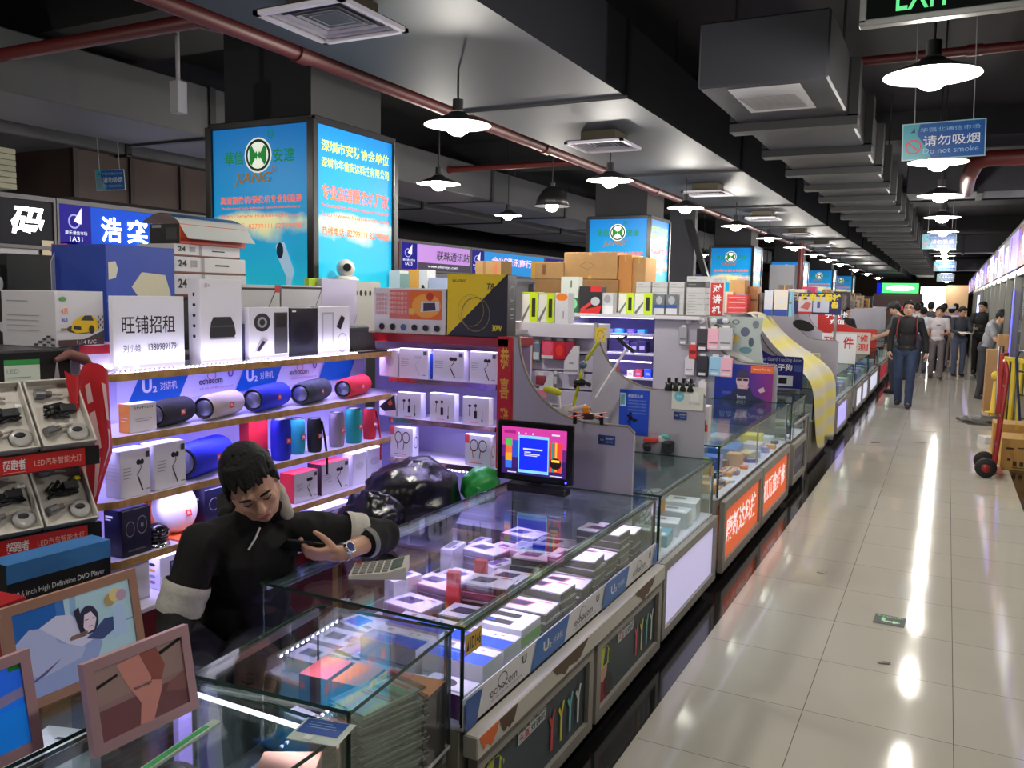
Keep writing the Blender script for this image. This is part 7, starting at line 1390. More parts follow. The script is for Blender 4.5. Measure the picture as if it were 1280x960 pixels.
for i in range(30):
    y = 12.6+i*.42+(.0 if i < 7 else 3); x = -2.1-.16*(i % 3); h = random.uniform(.12, .42); c = cols[i % 10]
    if y > 15.4 and y < 18.4: continue
    nm = 'speaker_box' if i % 3 == 0 else 'carton'
    gbox(nm, '%s %s on the far cabinets %s' % (('black', 'tan', 'dark brown', 'pale beige', 'orange', 'grey brown', 'magenta', 'near black', 'light brown', 'taupe')[i % 10], 'loudspeaker' if i % 3 == 0 else 'carton', '%s metres past the navy banner' % ('one two three four five six seven eight nine ten eleven twelve thirteen fourteen fifteen sixteen seventeen eighteen nineteen twenty'.split()[min(19, int(y-11.6))]) if True else ''), 'carton', (x, y, 1.551), (random.uniform(.18, .3), random.uniform(.2, .34), h), M(c, .6), 0, front=[('e', .5, .66, .3, .2, M((80, 80, 84), .5)), ('e', .5, .28, .3, .2, M((80, 80, 84), .5))] if i % 3 == 0 else [('r', .46, 0, .54, 1, TAPE)], group='cartons and speakers heaped on the far cabinets')
# small goods visible in the far counters
for ci, c_ in enumerate((c5, c6, c7, c8)):
    if ci == 0: continue
    for j in range(5):
        gbox('product_box', '%s pack, %s glass counter past the yellow cloth, %s along it' % (('white', 'blue', 'silver', 'lilac', 'pale green')[j], on[ci-1].replace('nearest', 'first'), on[j].replace('nearest', 'first')), 'product box', (c_.location.x+.2, c_.location.y-.8+.4*j, .5005), (.2, .28, .1+.02*((j+ci) % 3)), M(((214, 214, 220), (60, 90, 180), (170, 176, 186), (176, 160, 210), (170, 206, 190))[j], .4), 0)
for c_ in (c6, c7, c8): area((.2, 0, .81), .03, 1.8, 1.2, (.8, .85, 1), (0, 0, 0), c_)

# more loose goods: white boxes near the calculator, packets in the orange sign counter, clutter under the second counter's glass
random.seed(77)
nm_ = ['white', 'lilac topped', 'blue topped', 'grey topped', 'violet topped', 'pale']
for i, (x, y, w, d, h) in enumerate(((-1.42, 2.07, .14, .11, .05), (-1.66, 2.20, .12, .16, .05), (-1.78, 2.36, .16, .1, .06), (-1.40, 2.60, .1, .08, .05), (-1.62, 3.10, .08, .14, .10), (-1.62, 3.30, .08, .16, .12), (-1.38, 3.66, .12, .14, .14), (-1.62, 3.54, .1, .16, .08), (-1.84, 2.70, .06, .14, .12), (-1.85, 3.10, .06, .14, .14), (-1.85, 3.34, .06, .12, .10), (-1.50, 2.33, .1, .1, .05))):
    gbox('phone_box', '%s small box in the long counter, %s' % (nm_[i % 6], ('at the near glass', 'under the seller hand', 'under the seller elbow', 'beyond the blue topped boxes', 'mid counter, first past the orange package', 'mid counter, second past the orange package', 'far end by the front stacks', 'far end in the middle', 'against the rear rail, nearest', 'against the rear rail, middle', 'against the rear rail, farthest', 'between the blue topped boxes')[i]), 'product box', (x, y, Zd), (w, d, h), WHT, random.uniform(-.4, .4), top=[('r', .12, .15, .6, .85, M(((120, 110, 150), (150, 120, 210), (40, 80, 210), (120, 120, 126), (110, 80, 170), (190, 186, 200))[i % 6], .4)), ('r', .68, .2, .9, .4, M((90, 86, 100), .4))])
cn = [('amber', (236, 160, 50)), ('deep blue', (40, 50, 160)), ('white', (226, 224, 230)), ('lilac', (170, 160, 230)), ('orange', (232, 110, 50)), ('navy', (30, 34, 90)), ('pale blue', (150, 190, 230)), ('brown', (120, 80, 60))]
for i in range(40):
    r_, c_ = divmod(i, 4); p = in3(.30-.11*c_+random.uniform(-.02, .02), -1.12+.235*r_+random.uniform(-.04, .04)); q = cn[(i*3+r_) % 8]
    gbox('component_packet', '%s packet in the orange sign counter, row %s away, %s in from the glass' % (q[0], 'one two three four five six seven eight nine ten'.split()[r_], 'one two three four'.split()[c_]), 'component packet', (p[0], p[1], z3+.0), (random.uniform(.04, .09), random.uniform(.05, .11), random.uniform(.012, .055)), M(q[1], .4), random.uniform(-.7, .7), top=[('r', .2, .2, .8, .5, M((226, 224, 232), .4))])
for i, (x, y, c, d_) in enumerate(((-.25, -.35, (150, 160, 170), (.12, .16, .10)), (-.22, -.1, (60, 90, 160), (.14, .12, .08)), (-.25, .15, (206, 206, 206), (.12, .16, .14)), (-.2, .38, (110, 140, 130), (.16, .12, .09)), (.05, .4, (180, 186, 196), (.14, .1, .12)))):
    p = in2(x, y); gbox('product_box', '%s carton at the seller side inside the second counter' % ('grey', 'dark blue', 'white', 'sage green', 'silver blue')[i], 'product box', (p[0], p[1], z2), d_, M(c, .4), .2*i, top=[('r', .15, .2, .85, .6, M((226, 226, 230), .4))])
for i, (x, y, c, d_, lab) in enumerate(((-1.78, 4.1, (30, 30, 34), (.12, .08, .07), 'black charger block'), (-1.70, 4.28, (190, 60, 50), (.07, .06, .04), 'red clip block'), (-1.62, 4.55, (200, 200, 196), (.10, .08, .05), 'white adapter block'), (-1.78, 4.6, (60, 64, 70), (.09, .12, .06), 'grey socket block'))):
    gbox('gadget', lab+' on top of the second counter', 'gadget', (x, y, .7905), d_, M(c, .4), .4*i, b=.006, top=[('r', .3, .3, .7, .7, M((120, 120, 126), .4))])
# structures seen between the far lightboxes
a, b = at(836, 300, 'y', 13.6), at(868, 300, 'y', 13.6)
mb = MB(); mb.bx((a.x, 13.6, 0), (b.x, 13.75, at(850, 262, 'y', 13.6).z), M((84, 84, 90), .7, var=.1, scale=2)); p_, q_ = at(858, 275, 'y', 13.55), at(880, 350, 'y', 13.55); mb.prism([(p_.x, 13.5, p_.z), (p_.x+.09, 13.5, p_.z), (q_.x+.09, 13.5, q_.z), (q_.x, 13.5, q_.z)], (0, .12, 0), BLACK); tag(mb.build('stair_side'), 'grey wall with a black sloping edge between the second and third lightboxes', 'stair wall')
a, b = at(962, 350, 'y', 19.5), at(997, 350, 'y', 19.5)
mb = MB(); mb.bx((a.x, 19.5, 1.551), (b.x, 19.56, at(980, 331, 'y', 19.5).z), M((160, 160, 166), .6)); mb.bx(((a.x+b.x)/2-.3, 19.494, 1.551), ((a.x+b.x)/2-.28, 19.5, at(980, 331, 'y', 19.5).z), GREY); tag(mb.build('panel_board'), 'pale grey upright board on the cabinets before the far lightboxes', 'board')
mb = MB(); q_ = at(1000, 350, 'y', 19.3); mb.cyl((q_.x, 19.3, 1.5515), (q_.x, 19.3, 3.72), .06, PIPE, 12); mb.cyl((q_.x, 19.3, 1.5515), (q_.x, 19.3, 1.57), .09, PIPE, 12); tag(mb.build('fire_pipe'), 'dark red upright pipe beside the pale grey board', 'pipe')

# ================================================================== people
def capsule(mb, p0, p1, r0, r1, m, n=14):
    p0, p1 = Vector(p0), Vector(p1); d = (p1-p0); L = d.length; d = d/L if L > 1e-6 else Vector((0, 0, 1))
    u = d.orthogonal().normalized(); w = d.cross(u); vs = []; fs = []; rings = []
    for i in range(1, 5): t = PI/2*(1-i/4); rings.append((p0-d*r0*math.sin(t), r0*math.cos(t)))
    for i in range(0, 4): t = PI/2*i/4; rings.append((p1+d*r1*math.sin(t), r1*math.cos(t)))
    vs.append(tuple(p0-d*r0))
    for c, r in rings:
        for k in range(n): vs.append(tuple(c+(u*math.cos(2*PI*k/n)+w*math.sin(2*PI*k/n))*r))
    vs.append(tuple(p1+d*r1)); e = len(vs)-1
    for k in range(n): fs.append((0, 1+(k+1) % n, 1+k)); fs.append((e, e-n+k, e-n+(k+1) % n))
    for i in range(len(rings)-1):
        for k in range(n): a = 1+i*n; fs.append((a+k, a+(k+1) % n, a+n+(k+1) % n, a+n+k))
    mb.add(vs, fs, m, True)
def frame_of(fwd, up):
    """rotation whose -Y is fwd and whose Z is close to up"""
    f = Vector(fwd).normalized(); z = Vector(up); z = (z-f*z.dot(f)).normalized(); x = z.cross(-f)*-1 if False else (-f).cross(z)
    return Matrix((x, -f, z)).transposed()
def blob(name, shapes, m, parent, voxel=.009, smooth=4, disp=None, fac=.5):
    """one continuous skin grown over overlapping limbs"""
    mb = MB()
    for s in shapes:
        if s[0] == 'c': capsule(mb, s[1], s[2], s[3], s[4], m)
        else: mb.ell(s[1], s[2], m, 18, 12, s[3] if len(s) > 3 else None)
    o = mb.build(name)
    a = o.modifiers.new('r', 'REMESH'); a.mode = 'VOXEL'; a.voxel_size = voxel; a.use_smooth_shade = True
    b = o.modifiers.new('s', 'SMOOTH'); b.factor = fac; b.iterations = smooth
    dg = bpy.context.evaluated_depsgraph_get(); dg.update(); me = bpy.data.meshes.new_from_object(o.evaluated_get(dg))
    old = o.data; o.modifiers.clear(); o.data = me; bpy.data.meshes.remove(old); me.materials.clear(); me.materials.append(m)
    if disp:
        amp, sc, seed = disp; me.update(); ns = [v.normal.copy() for v in me.vertices]
        for v, nn in zip(me.vertices, ns):
            p = v.co; f = noise.noise(Vector((p.x*sc, p.y*sc, p.z*sc*.55))+Vector((seed, 0, 0)))
            f2 = 1-2*abs(noise.noise(Vector((p.x*sc*1.3, p.y*sc*1.3, p.z*sc*.8))+Vector((0, seed, 0))))
            v.co = p+nn*amp*(.6*f+.5*f2-.2)
    for p in me.polygons: p.use_smooth = True
    if parent is not None: o.parent = parent
    return o
def hand_shapes(w, d, nrm, lat, curl=(.35, .45, .3), sc=1.0, spread=.05, thumb=None):
    """w wrist, d direction of the hand, nrm the palm side, lat towards the thumb"""
    w, d, nrm, lat = Vector(w), Vector(d).normalized(), Vector(nrm).normalized(), Vector(lat).normalized(); S = []
    R_ = Matrix((lat, d, nrm)).transposed()
    S.append(('e', w+d*.045*sc, (.040*sc, .052*sc, .0165*sc), R_)); S.append(('c', w, w+d*.03*sc, .024*sc, .026*sc))
    for i, (off, ln) in enumerate(((.030, .072), (.010, .080), (-.010, .075), (-.029, .058))):
        p = w+d*.078*sc+lat*off*sc; dr = (d+lat*spread*(1.5-i)*.8).normalized(); S.append(('c', w+d*.045*sc+lat*off*.8*sc, p, .0105*sc, .0095*sc)); ang = 0
        for k, (fr, c) in enumerate(zip((.45, .32, .23), curl)):
            ang += c*(1+.12*i); q = p+(dr*math.cos(ang)+nrm*math.sin(ang))*ln*fr*sc; S.append(('c', p, q, (.0092-.0006*k)*sc, (.0088-.0008*k)*sc)); p = q
    t0 = w+d*.02*sc+lat*.026*sc; td = Vector(thumb).normalized() if thumb is not None else (d*.75+lat*.65+nrm*.3).normalized()
    t1 = t0+td*.038*sc; t2 = t1+(td*.8+d*.4+nrm*.15).normalized()*.03*sc; t3 = t2+(td*.6+d*.6+nrm*.2).normalized()*.022*sc
    S += [('c', t0, t1, .015*sc, .0115*sc), ('c', t1, t2, .011*sc, .0098*sc), ('c', t2, t3, .0095*sc, .0075*sc)]
    return S
def head_shapes(c, Rm, s=1.0):
    c = Vector(c); L = lambda x, y, z: c+Rm @ Vector((x, y, z))*s; S = []
    S.append(('e', L(0, .012, .025), (.076*s, .094*s, .092*s), Rm)); S.append(('e', L(0, -.018, -.03), (.066*s, .074*s, .08*s), Rm))
    S.append(('e', L(0, -.045, -.085), (.040*s, .036*s, .028*s), Rm)); S.append(('e', L(0, -.066, -.095), (.02*s, .016*s, .014*s), Rm))
    S.append(('c', L(0, -.083, .012), L(0, -.100, -.026), .0085*s, .0125*s)); S.append(('e', L(0, -.092, -.032), (.017*s, .012*s, .009*s), Rm))
    S.append(('e', L(0, -.081, .03), (.05*s, .012*s, .010*s), Rm))
    for q in (-1, 1):
        S.append(('e', L(q*.038, -.066, -.02), (.02*s, .016*s, .02*s), Rm)); S.append(('e', L(q*.077, .012, -.005), (.009*s, .018*s, .031*s), Rm)); S.append(('c', L(q*.058, .01, -.05), L(q*.03, -.05, -.085), .022*s, .018*s))
        S.append(('e', L(q*.031, -.076, .012), (.015*s, .009*s, .009*s), Rm))
    S.append(('e', L(0, -.087, -.058), (.023*s, .009*s, .0065*s), Rm)); S.append(('e', L(0, -.083, -.07), (.019*s, .009*s, .007*s), Rm))
    return S
def face_marks(c, Rm, parent, s=1.0, closed=False, glasses=False):
    c = Vector(c); mb = MB(); L = lambda x, y, z: tuple(c+Rm @ Vector((x, y, z))*s)
    for q in (-1, 1): mb.tube([L(q*.014, -.0905, .030), L(q*.030, -.0925, .036), L(q*.050, -.080, .030)], [.003*s, .0048*s, .0025*s], M((22, 18, 18), .8), 6)
    mb.build('eyebrows', parent)
    mb = MB()
    for q in (-1, 1):
        if closed: mb.tube([L(q*.018, -.0855, .007), L(q*.031, -.0875, .003), L(q*.045, -.078, .007)], [.0015*s, .0026*s, .0015*s], M((26, 20, 20), .6), 6)
        else: mb.ell(L(q*.031, -.079, .012), (.011*s, .008*s, .0055*s), M((30, 22, 20), .2), 10, 6, Rm)
    mb.build('eyes', parent)
    mb = MB(); mb.ell(L(0, -.0925, -.0585), (.022*s, .006*s, .0045*s), M((172, 96, 90), .5), 12, 6, Rm); mb.ell(L(0, -.0875, -.069), (.018*s, .007*s, .0055*s), M((184, 108, 100), .5), 12, 6, Rm); mb.build('lips', parent)
    if glasses:
        mb = MB()
        for q in (-1, 1): mb.tube([L(q*.032+.024*math.cos(2*PI*k/14), -.098, .012+.017*math.sin(2*PI*k/14)) for k in range(14)], .0022*s, M((120, 110, 100), .3, .5), 5, closed=True); mb.tube([L(q*.056, -.096, .014), L(q*.078, .0, .012)], .002*s, M((120, 110, 100), .3, .5), 5)
        mb.build('glasses', parent)
def hair_obj(c, Rm, parent, col_=(20, 18, 18), s=1.0, style='short', voxel=.006):
    c = Vector(c); L = lambda x, y, z: c+Rm @ Vector((x, y, z))*s; S = [('e', L(0, .026, .056), (.082*s, .094*s, .080*s), Rm), ('e', L(0, .055, .01), (.076*s, .062*s, .085*s), Rm)]
    for q in (-1, 1): S += [('e', L(q*.068, .012, .048), (.017*s, .050*s, .044*s), Rm), ('c', L(q*.077, .004, .03), L(q*.077, -.004, -.004), .010*s, .006*s)]
    rnd = random.Random(int(abs(c.x*100)+abs(c.y*10)))
    for k in range(34):      # tufts over the crown
        a = rnd.uniform(0, 2*PI); rr = rnd.uniform(.1, 1); x, y = .074*rr*math.cos(a), .02+.084*rr*math.sin(a); z = .130-.062*rr*rr
        S.append(('c', L(x*.9, y+.006, z-.014), L(x*1.10+rnd.uniform(-.012, .012), y*1.08-.014, z+.003+rnd.uniform(-.004, .010)), .012*s, .004*s))
    for k in range(15):      # ragged fringe over the forehead
        u = -1+2*k/14; x = .066*u; y = -.052-.030*(1-u*u); z = .092-.012*u*u
        S.append(('c', L(x*.85, y+.04, z+.026), L(x+rnd.uniform(-.010, .006), y-.012+.012*u*u, z-rnd.uniform(.0, .020)), .014*s, .0045*s))
    for k in range(14):      # sides and nape
        q = 1 if k % 2 else -1; y = -.03+.10*(k/14); S.append(('c', L(q*.074, y, .05), L(q*(.082-.02*max(0, y-.03)/.05), y+.008, .0-.02*(y > .02)-rnd.uniform(0, .012)), .011*s, .0045*s))
    if style == 'long': S += [('c', L(0, .07, .02), L(0, .075, -.19), .075*s, .05*s), ('c', L(-.07, .02, .02), L(-.06, .0, -.14), .03*s, .02*s), ('c', L(.07, .02, .02), L(.06, .0, -.14), .03*s, .02*s)]
    return blob('hair', S, M(col_, .65, bump=.5, scale=150, spec=.3), parent, voxel*s, 1, None, .3)
JD = dict(pel=(0, .0, .93), chest=(0, .0, 1.26), neck=(0, .015, 1.45), head=(0, -.01, 1.595), shL=(.17, .0, 1.395), elL=(.215, .03, 1.13), wrL=(.225, -.06, .89), shR=(-.17, .0, 1.395), elR=(-.215, .03, 1.13), wrR=(-.225, -.06, .89), hipL=(.088, 0, .90), knL=(.095, -.02, .49), anL=(.095, .03, .085), hipR=(-.088, 0, .90), knR=(-.095, -.02, .49), anR=(-.095, .03, .085))
def person(label, loc, rz=0, H=1.72, shirt=(20, 20, 22), trousers=(40, 50, 80), shoe=(24, 24, 26), skin=(196, 152, 126), hair=(20, 18, 18), sleeves='long', style='short', J=None, look=(0, -1, 0), up=(0, 0, 1), glasses=False, cap=None, bag=None, group=None, faces=True, vox=.010, fat=1.0, skirt=None, emblem=None):
    s = H/1.72; j = {k: Vector(v)*s for k, v in {**JD, **(J or {})}.items()}
    t = empty('person', label, 'person', (loc[0], loc[1], 0), rz, group); sk = M(skin, .55); Rm = frame_of(look, up); hs = s*1.0
    B = head_shapes(j['head'], Rm, hs); B.append(('c', j['neck'], j['head']+Vector((0, .01, -.05))*s, .056*s, .05*s))
    tor = lambda e: [('e', j['chest']+Vector((0, 0, .03))*s, ((.155+e)*s*fat, (.105+e)*s*fat, (.19+e)*s)), ('e', (j['chest']+j['pel'])/2, ((.135+e)*s*fat, (.098+e)*s*fat, (.19+e)*s)), ('c', j['shL'], j['shR'], (.056+e)*s, (.056+e)*s), ('c', j['neck']-Vector((0, 0, .04))*s, j['chest'], (.06+e)*s, (.09+e)*s)]
    pel = lambda e: [('e', j['pel']+Vector((0, .01, 0)), ((.15+e)*s, (.105+e)*s, (.12+e)*s)), ('c', j['hipL'], j['hipR'], (.085+e)*s, (.085+e)*s)]
    B += tor(-.008)+pel(-.008); hands = []
    for q, sd in (('L', 1), ('R', -1)):
        a, b, w = j['sh'+q], j['el'+q], j['wr'+q]; B += [('c', a, b, .047*s, .039*s), ('c', b, w, .038*s, .025*s)]
        d = (w-b).normalized(); lat = Vector((-sd*.25, -1, 0)); lat = (lat-d*lat.dot(d)).normalized(); nrm = d.cross(lat)*(1 if sd < 0 else -1)
        if nrm.dot(Vector((-sd, 0, 0))) < 0: nrm = -nrm
        B += hand_shapes(w, d, nrm, lat, (.35, .4, .3), s)
        h, k, an = j['hip'+q], j['kn'+q], j['an'+q]; B += [('c', h, k, .073*s, .050*s), ('c', k+(an-k)*.2+Vector((0, .012, 0)), an, .049*s, .034*s), ('c', k, an, .045*s, .034*s), ('c', an, an+Vector((0, -.11, -.05))*s, .028*s, .02*s)]
    blob('body', B, sk, t, vox*.8, 3, None, .4)
    T_ = tor(.012)+[('e', j['pel']+Vector((0, 0, .03))*s, (.158*s*fat, .115*s*fat, .09*s))]
    for q in 'LR':
        a, b, w = j['sh'+q], j['el'+q], j['wr'+q]
        if sleeves == 'long': T_ += [('c', a, b, .062*s, .054*s), ('c', b, b+(w-b)*.93, .054*s, .040*s)]
        else: T_ += [('c', a, a+(b-a)*.62, .064*s, .062*s)]
    blob('shirt', T_, M(shirt, .8), t, vox, 4, (.009, 9, loc[1]))
    P_ = pel(.012)
    for q in 'LR':
        h, k, an = j['hip'+q], j['kn'+q], j['an'+q]; P_ += [('c', h, k, .089*s, .068*s), ('c', k, an-(k-an)*.06, .066*s, .058*s)]
    blob('trousers', P_, M(trousers, .8), t, vox, 4, (.009, 8, loc[0]+3))
    for q in 'LR':
        an = j['an'+q]; blob('shoe', [('c', an+Vector((0, .025, -.04))*s, an+Vector((0, -.13, -.05))*s, .042*s, .036*s), ('c', an, an+Vector((0, .02, -.03))*s, .042*s, .044*s), ('e', an+Vector((0, -.05, -.07))*s, (.044*s, .13*s, .014*s))], M(shoe, .5), t, vox*.7, 2)
    hair_obj(j['head'], Rm, t, hair, hs, style, vox*.75)
    if faces: face_marks(j['head'], Rm, t, hs, False, glasses)
    Lh = lambda x, y, z: j['head']+Rm @ Vector((x, y, z))*hs
    if cap:
        blob('cap', [('e', Lh(0, .015, .075), (.096*s, .11*s, .075*s), Rm), ('c', Lh(-.03, -.10, .06), Lh(.03, -.10, .06), .02*s, .02*s), ('e', Lh(0, -.11, .062), (.06*s, .055*s, .012*s), Rm)], M(cap, .7), t, vox*.8, 2)
    if bag:
        c, side = bag; mb = MB()
        bk_ = j['chest']+Vector((0, .17 if side == 'back' else -.0, -.02))*s; mb.box(tuple(bk_), (.28*s, .15*s, .40*s), M(c, .7), .04); mb.build('backpack', t)
        mb = MB()
        for q in (-1, 1): mb.tube([j['chest']+Vector((q*.11, .10, .17))*s, j['chest']+Vector((q*.125, -.02, .215))*s, j['chest']+Vector((q*.14, -.128, .08))*s, j['chest']+Vector((q*.15, -.105, -.1))*s, j['chest']+Vector((q*.13, .08, -.18))*s],   .012*s, M((120, 26, 34), .6) if side == 'red' else M(c, .7), 6)
        mb.build('shoulder_strap', t)
    if emblem:
        mb = MB(); p = j['chest']; mb.ell(tuple(p+Vector((0, -.122, .03))*s), (.05*s, .006, .02*s), M(emblem, .6), 12, 6); mb.build('chest_print', t)
    return t
# the man walking towards the camera
walk = dict(knL=(.09, -.09, .50), anL=(.085, -.13, .10), knR=(-.09, -.02, .49), anR=(-.09, .14, .12), elL=(.25, .06, 1.15), wrL=(.29, .02, .90), elR=(-.24, .0, 1.14), wrR=(-.235, -.10, .91))
q = at(1128, 510, 'z', 0)
person('man in black jumper and blue jeans with glasses walking towards the camera', (q.x, q.y), R(-2), 1.75, (22, 22, 25), (46, 62, 92), (34, 30, 28), J=walk, glasses=True, bag=((44, 24, 28), 'red'), vox=.009)
q = at(1168, 474, 'z', 0)
person('man in white printed t-shirt and grey trousers walking behind the man in black', (q.x, q.y), R(4), 1.64, (206, 200, 206), (110, 104, 108), (40, 40, 44), sleeves='short', J=dict(knL=(.09, -.10, .5), anL=(.1, -.16, .1), elL=(.23, .0, 1.12), wrL=(.12, -.22, 1.08), anR=(-.09, .12, .1)), emblem=(120, 120, 130))
q = at(1196, 470, 'z', 0)
person('man in dark grey jumper and jeans looking down at a white paper', (q.x, q.y), R(20), 1.66, (64, 68, 78), (84, 96, 122), (40, 30, 30), J=dict(elL=(.22, -.06, 1.13), wrL=(.10, -.26, 1.08), elR=(-.21, -.04, 1.13), wrR=(-.1, -.26, 1.06), head=(.0, -.06, 1.585)), look=(.35, -.8, -.45))
mb = MB(); mb.box((0, 0, 0), (.26, .18, .006), M((226, 226, 232), .5)); o = mb.build('paper'); o.location = (q.x+.10, q.y-.34, 1.045); o.rotation_euler = (R(12), 0, R(20)); tag(o, 'white paper held by the man in the dark grey jumper', 'paper')
q = at(1222, 468, 'z', 0)
person('man all in black standing by the right hand stalls with a small packet', (q.x, q.y), R(-8), 1.78, (20, 20, 22), (22, 22, 24), J=dict(elL=(.27, .04, 1.16), wrL=(.30, .0, 1.0), elR=(-.22, -.08, 1.15), wrR=(-.12, -.26, 1.10)), look=(-.5, -.8, -.2))
q = at(1246, 452, 'x', .84)
person('man in grey t-shirt bending towards the right hand stalls', (.66, 17.6), R(65), 1.72, (150, 152, 158), (60, 60, 66), sleeves='short', J=dict(chest=(0, -.10, 1.22), neck=(0, -.17, 1.38), head=(0, -.24, 1.50), shL=(.17, -.14, 1.33), shR=(-.17, -.14, 1.33), elL=(.21, -.24, 1.10), wrL=(.18, -.42, 1.0), elR=(-.21, -.24, 1.10), wrR=(-.18, -.42, 1.0)), look=(0, -.85, -.5), faces=False)
# at the counters on the left of the aisle
person('man in grey t-shirt and dark cap with a backpack standing at the far counters', (-.84, 17.6), R(-95), 1.74, (80, 84, 90), (52, 54, 62), sleeves='short', cap=(50, 50, 54), bag=((60, 62, 66), 'back'), J=dict(elL=(.2, -.12, 1.13), wrL=(.16, -.32, 1.05), elR=(-.2, -.12, 1.13), wrR=(-.16, -.32, 1.05), head=(0, -.05, 1.58)), look=(0, -.8, -.5))
person('woman with long dark hair in black leaning on the counter behind the red partition', (-1.95, 19.6), R(35), 1.60, (26, 26, 30), (40, 40, 46), style='long', J=dict(elL=(.2, -.14, 1.12), wrL=(.1, -.30, 1.1), elR=(-.2, -.14, 1.12), wrR=(-.1, -.3, 1.1)), look=(.5, -.8, -.15))
person('person in a bright pink cap beyond the man with the backpack', (-.86, 20.8), R(-150), 1.62, (60, 40, 50), (50, 50, 60), cap=(206, 50, 100), faces=False)
far = [(1147, 382, 24.5, 1.70, (190, 188, 196), (70, 70, 80), 'white shirt, just right of the walking man\'s head', None, 180), (1155, 388, 23.2, 1.62, (196, 206, 222), (70, 76, 90), 'pale blue shirt with the back turned, second right of the walking man', None, 180), (1164, 380, 27, 1.75, (60, 60, 66), (50, 50, 58), 'dark jacket, far back above the white t-shirt man', None, 170), (1177, 392, 23.6, 1.68, (34, 34, 44), (46, 46, 54), 'navy jacket seen from behind, beside the white t-shirt man', None, 185), (1181, 381, 29, 1.72, (206, 170, 180), (60, 60, 70), 'pink shirt in the far crowd', None, 180), (1190, 388, 25, 1.66, (214, 210, 216), (150, 140, 140), 'white shirt and white cap in the crowd', (214, 214, 220), 170), (1195, 381, 28.5, 1.72, (190, 160, 190), (70, 60, 80), 'mauve shirt at the back of the crowd', None, 180), (1152, 377, 33, 1.75, (120, 120, 130), (60, 60, 70), 'grey shirt, farthest left in the crowd', None, 180)]
for px, py, y, H, sh_, tr_, lab, cp, deg in far:
    q = at(px, py, 'y', y); person('person in '+lab, (q.x, y), R(deg), H, sh_, tr_, cap=cp, sleeves='short' if H < 1.7 else 'long', faces=False, vox=.014, J=dict(knL=(.09, -.06, .5), anL=(.09, -.1, .1), anR=(-.09, .1, .1)))

# ------------------------------------------------------------------ the seller, sitting behind the long counter
S = empty('person', 'seller in a black hoodie with white sleeve bands looking down at a phone', 'person', (-2.2, 2.15, 0))
O_ = Vector(S.location); V = lambda x, y, z: Vector((x, y, z))-O_
SK = M((206, 158, 132), .5)
toC = Vector((.45, -.89, 0)); rt = Vector((.89, .45, 0))
hf = (toC*.70+rt*.42+Vector((0, 0, -.50))).normalized()
hup = Vector((0, 0, 1)); hup = (hup-hf*hup.dot(hf)).normalized(); side = hup.cross(hf); 
if side.dot(rt) > 0: side = -side
hup = (hup*math.cos(R(24))+side*math.sin(R(24))).normalized()
HR = frame_of(hf, hup)
HC = V(-1.93, 1.985, 1.105)
shR, shL = V(-2.065, 1.90, .915), V(-1.925, 2.215, .90); chest = V(-2.035, 2.08, .82); neck = V(-1.99, 2.045, .985); pelv = V(-2.20, 2.17, .50)
elR, wrR = V(-2.10, 1.83, .70), V(-1.99, 1.68, .60); elL, wrL = V(-1.765, 2.46, .845), V(-1.755, 2.20, .848)
hipR, hipL = V(-2.22, 2.06, .50), V(-2.13, 2.26, .50); knR, knL = V(-1.90, 1.66, .53), V(-1.93, 1.92, .53); anR, anL = V(-1.92, 1.70, .10), V(-1.95, 1.95, .10)
B = head_shapes(HC, HR, 1.0)+[('c', neck, HC+HR @ Vector((0, .02, -.06)), .058, .052), ('e', (chest+pelv)/2, (.10, .10, .2)), ('e', chest, (.12, .12, .15)), ('c', shL, shR, .05, .05), ('c', hipL, hipR, .085, .085), ('c', neck, chest, .06, .1)]
B += [('c', shR, elR, .046, .039), ('c', elR, wrR, .039, .027), ('c', shL, elL, .046, .040), ('c', elL, wrL, .041, .028), ('c', hipR, knR, .075, .052), ('c', knR, anR, .05, .036), ('c', hipL, knL, .075, .052), ('c', knL, anL, .05, .036), ('c', anR, anR+Vector((.1, -.06, -.05)), .036, .03), ('c', anL, anL+Vector((.1, -.06, -.05)), .036, .03)]
dL = Vector((-.66, -.74, .02)).normalized(); nL = Vector((-.31, .60, .72)); nL = (nL-dL*nL.dot(dL)).normalized(); lL = nL.cross(dL)
B += hand_shapes(wrL+Vector((0, 0, .004)), dL, nL, lL, (.35, .55, .45), 1.0, .03, thumb=dL*.6+lL*.45+nL*.65)
dR = (wrR-elR).normalized(); B += hand_shapes(wrR, dR, Vector((0, 0, -1)), dR.cross(Vector((0, 0, -1))), (.4, .5, .3))
blob('body', B, SK, S, .0042, 4, None, .45)
face_marks(HC, HR, S, 1.0, True)
hair_obj(HC, HR, S, (8, 8, 9), 1.0, 'short', .0032)
HB_ = M((13, 13, 15), .9)
def sleeve(a, b, r0, r1): return ('c', a, b, r0, r1)
Hd = [('e', chest+Vector((0, 0, .02)), (.155, .155, .165)), ('e', (chest+pelv)/2, (.16, .16, .19)), ('e', pelv+Vector((.02, 0, .12)), (.172, .165, .13)), ('c', shL, shR, .060, .060), ('c', neck-Vector((0, 0, .03)), chest, .075, .12), ('c', neck-Vector((0, 0, .035)), shR, .062, .058), ('c', neck-Vector((0, 0, .035)), shL, .062, .058), sleeve(shR, elR, .068, .060), sleeve(elR, elR+(wrR-elR)*.9, .058, .048), sleeve(shL, elL, .068, .062), sleeve(elL, elL+(wrL-elL)*.36, .060, .050)]
blob('hoodie', Hd, HB_, S, .008, 5, (.010, 12, 2.3))
WH = M((206, 202, 194), .8, bump=.3, scale=60)
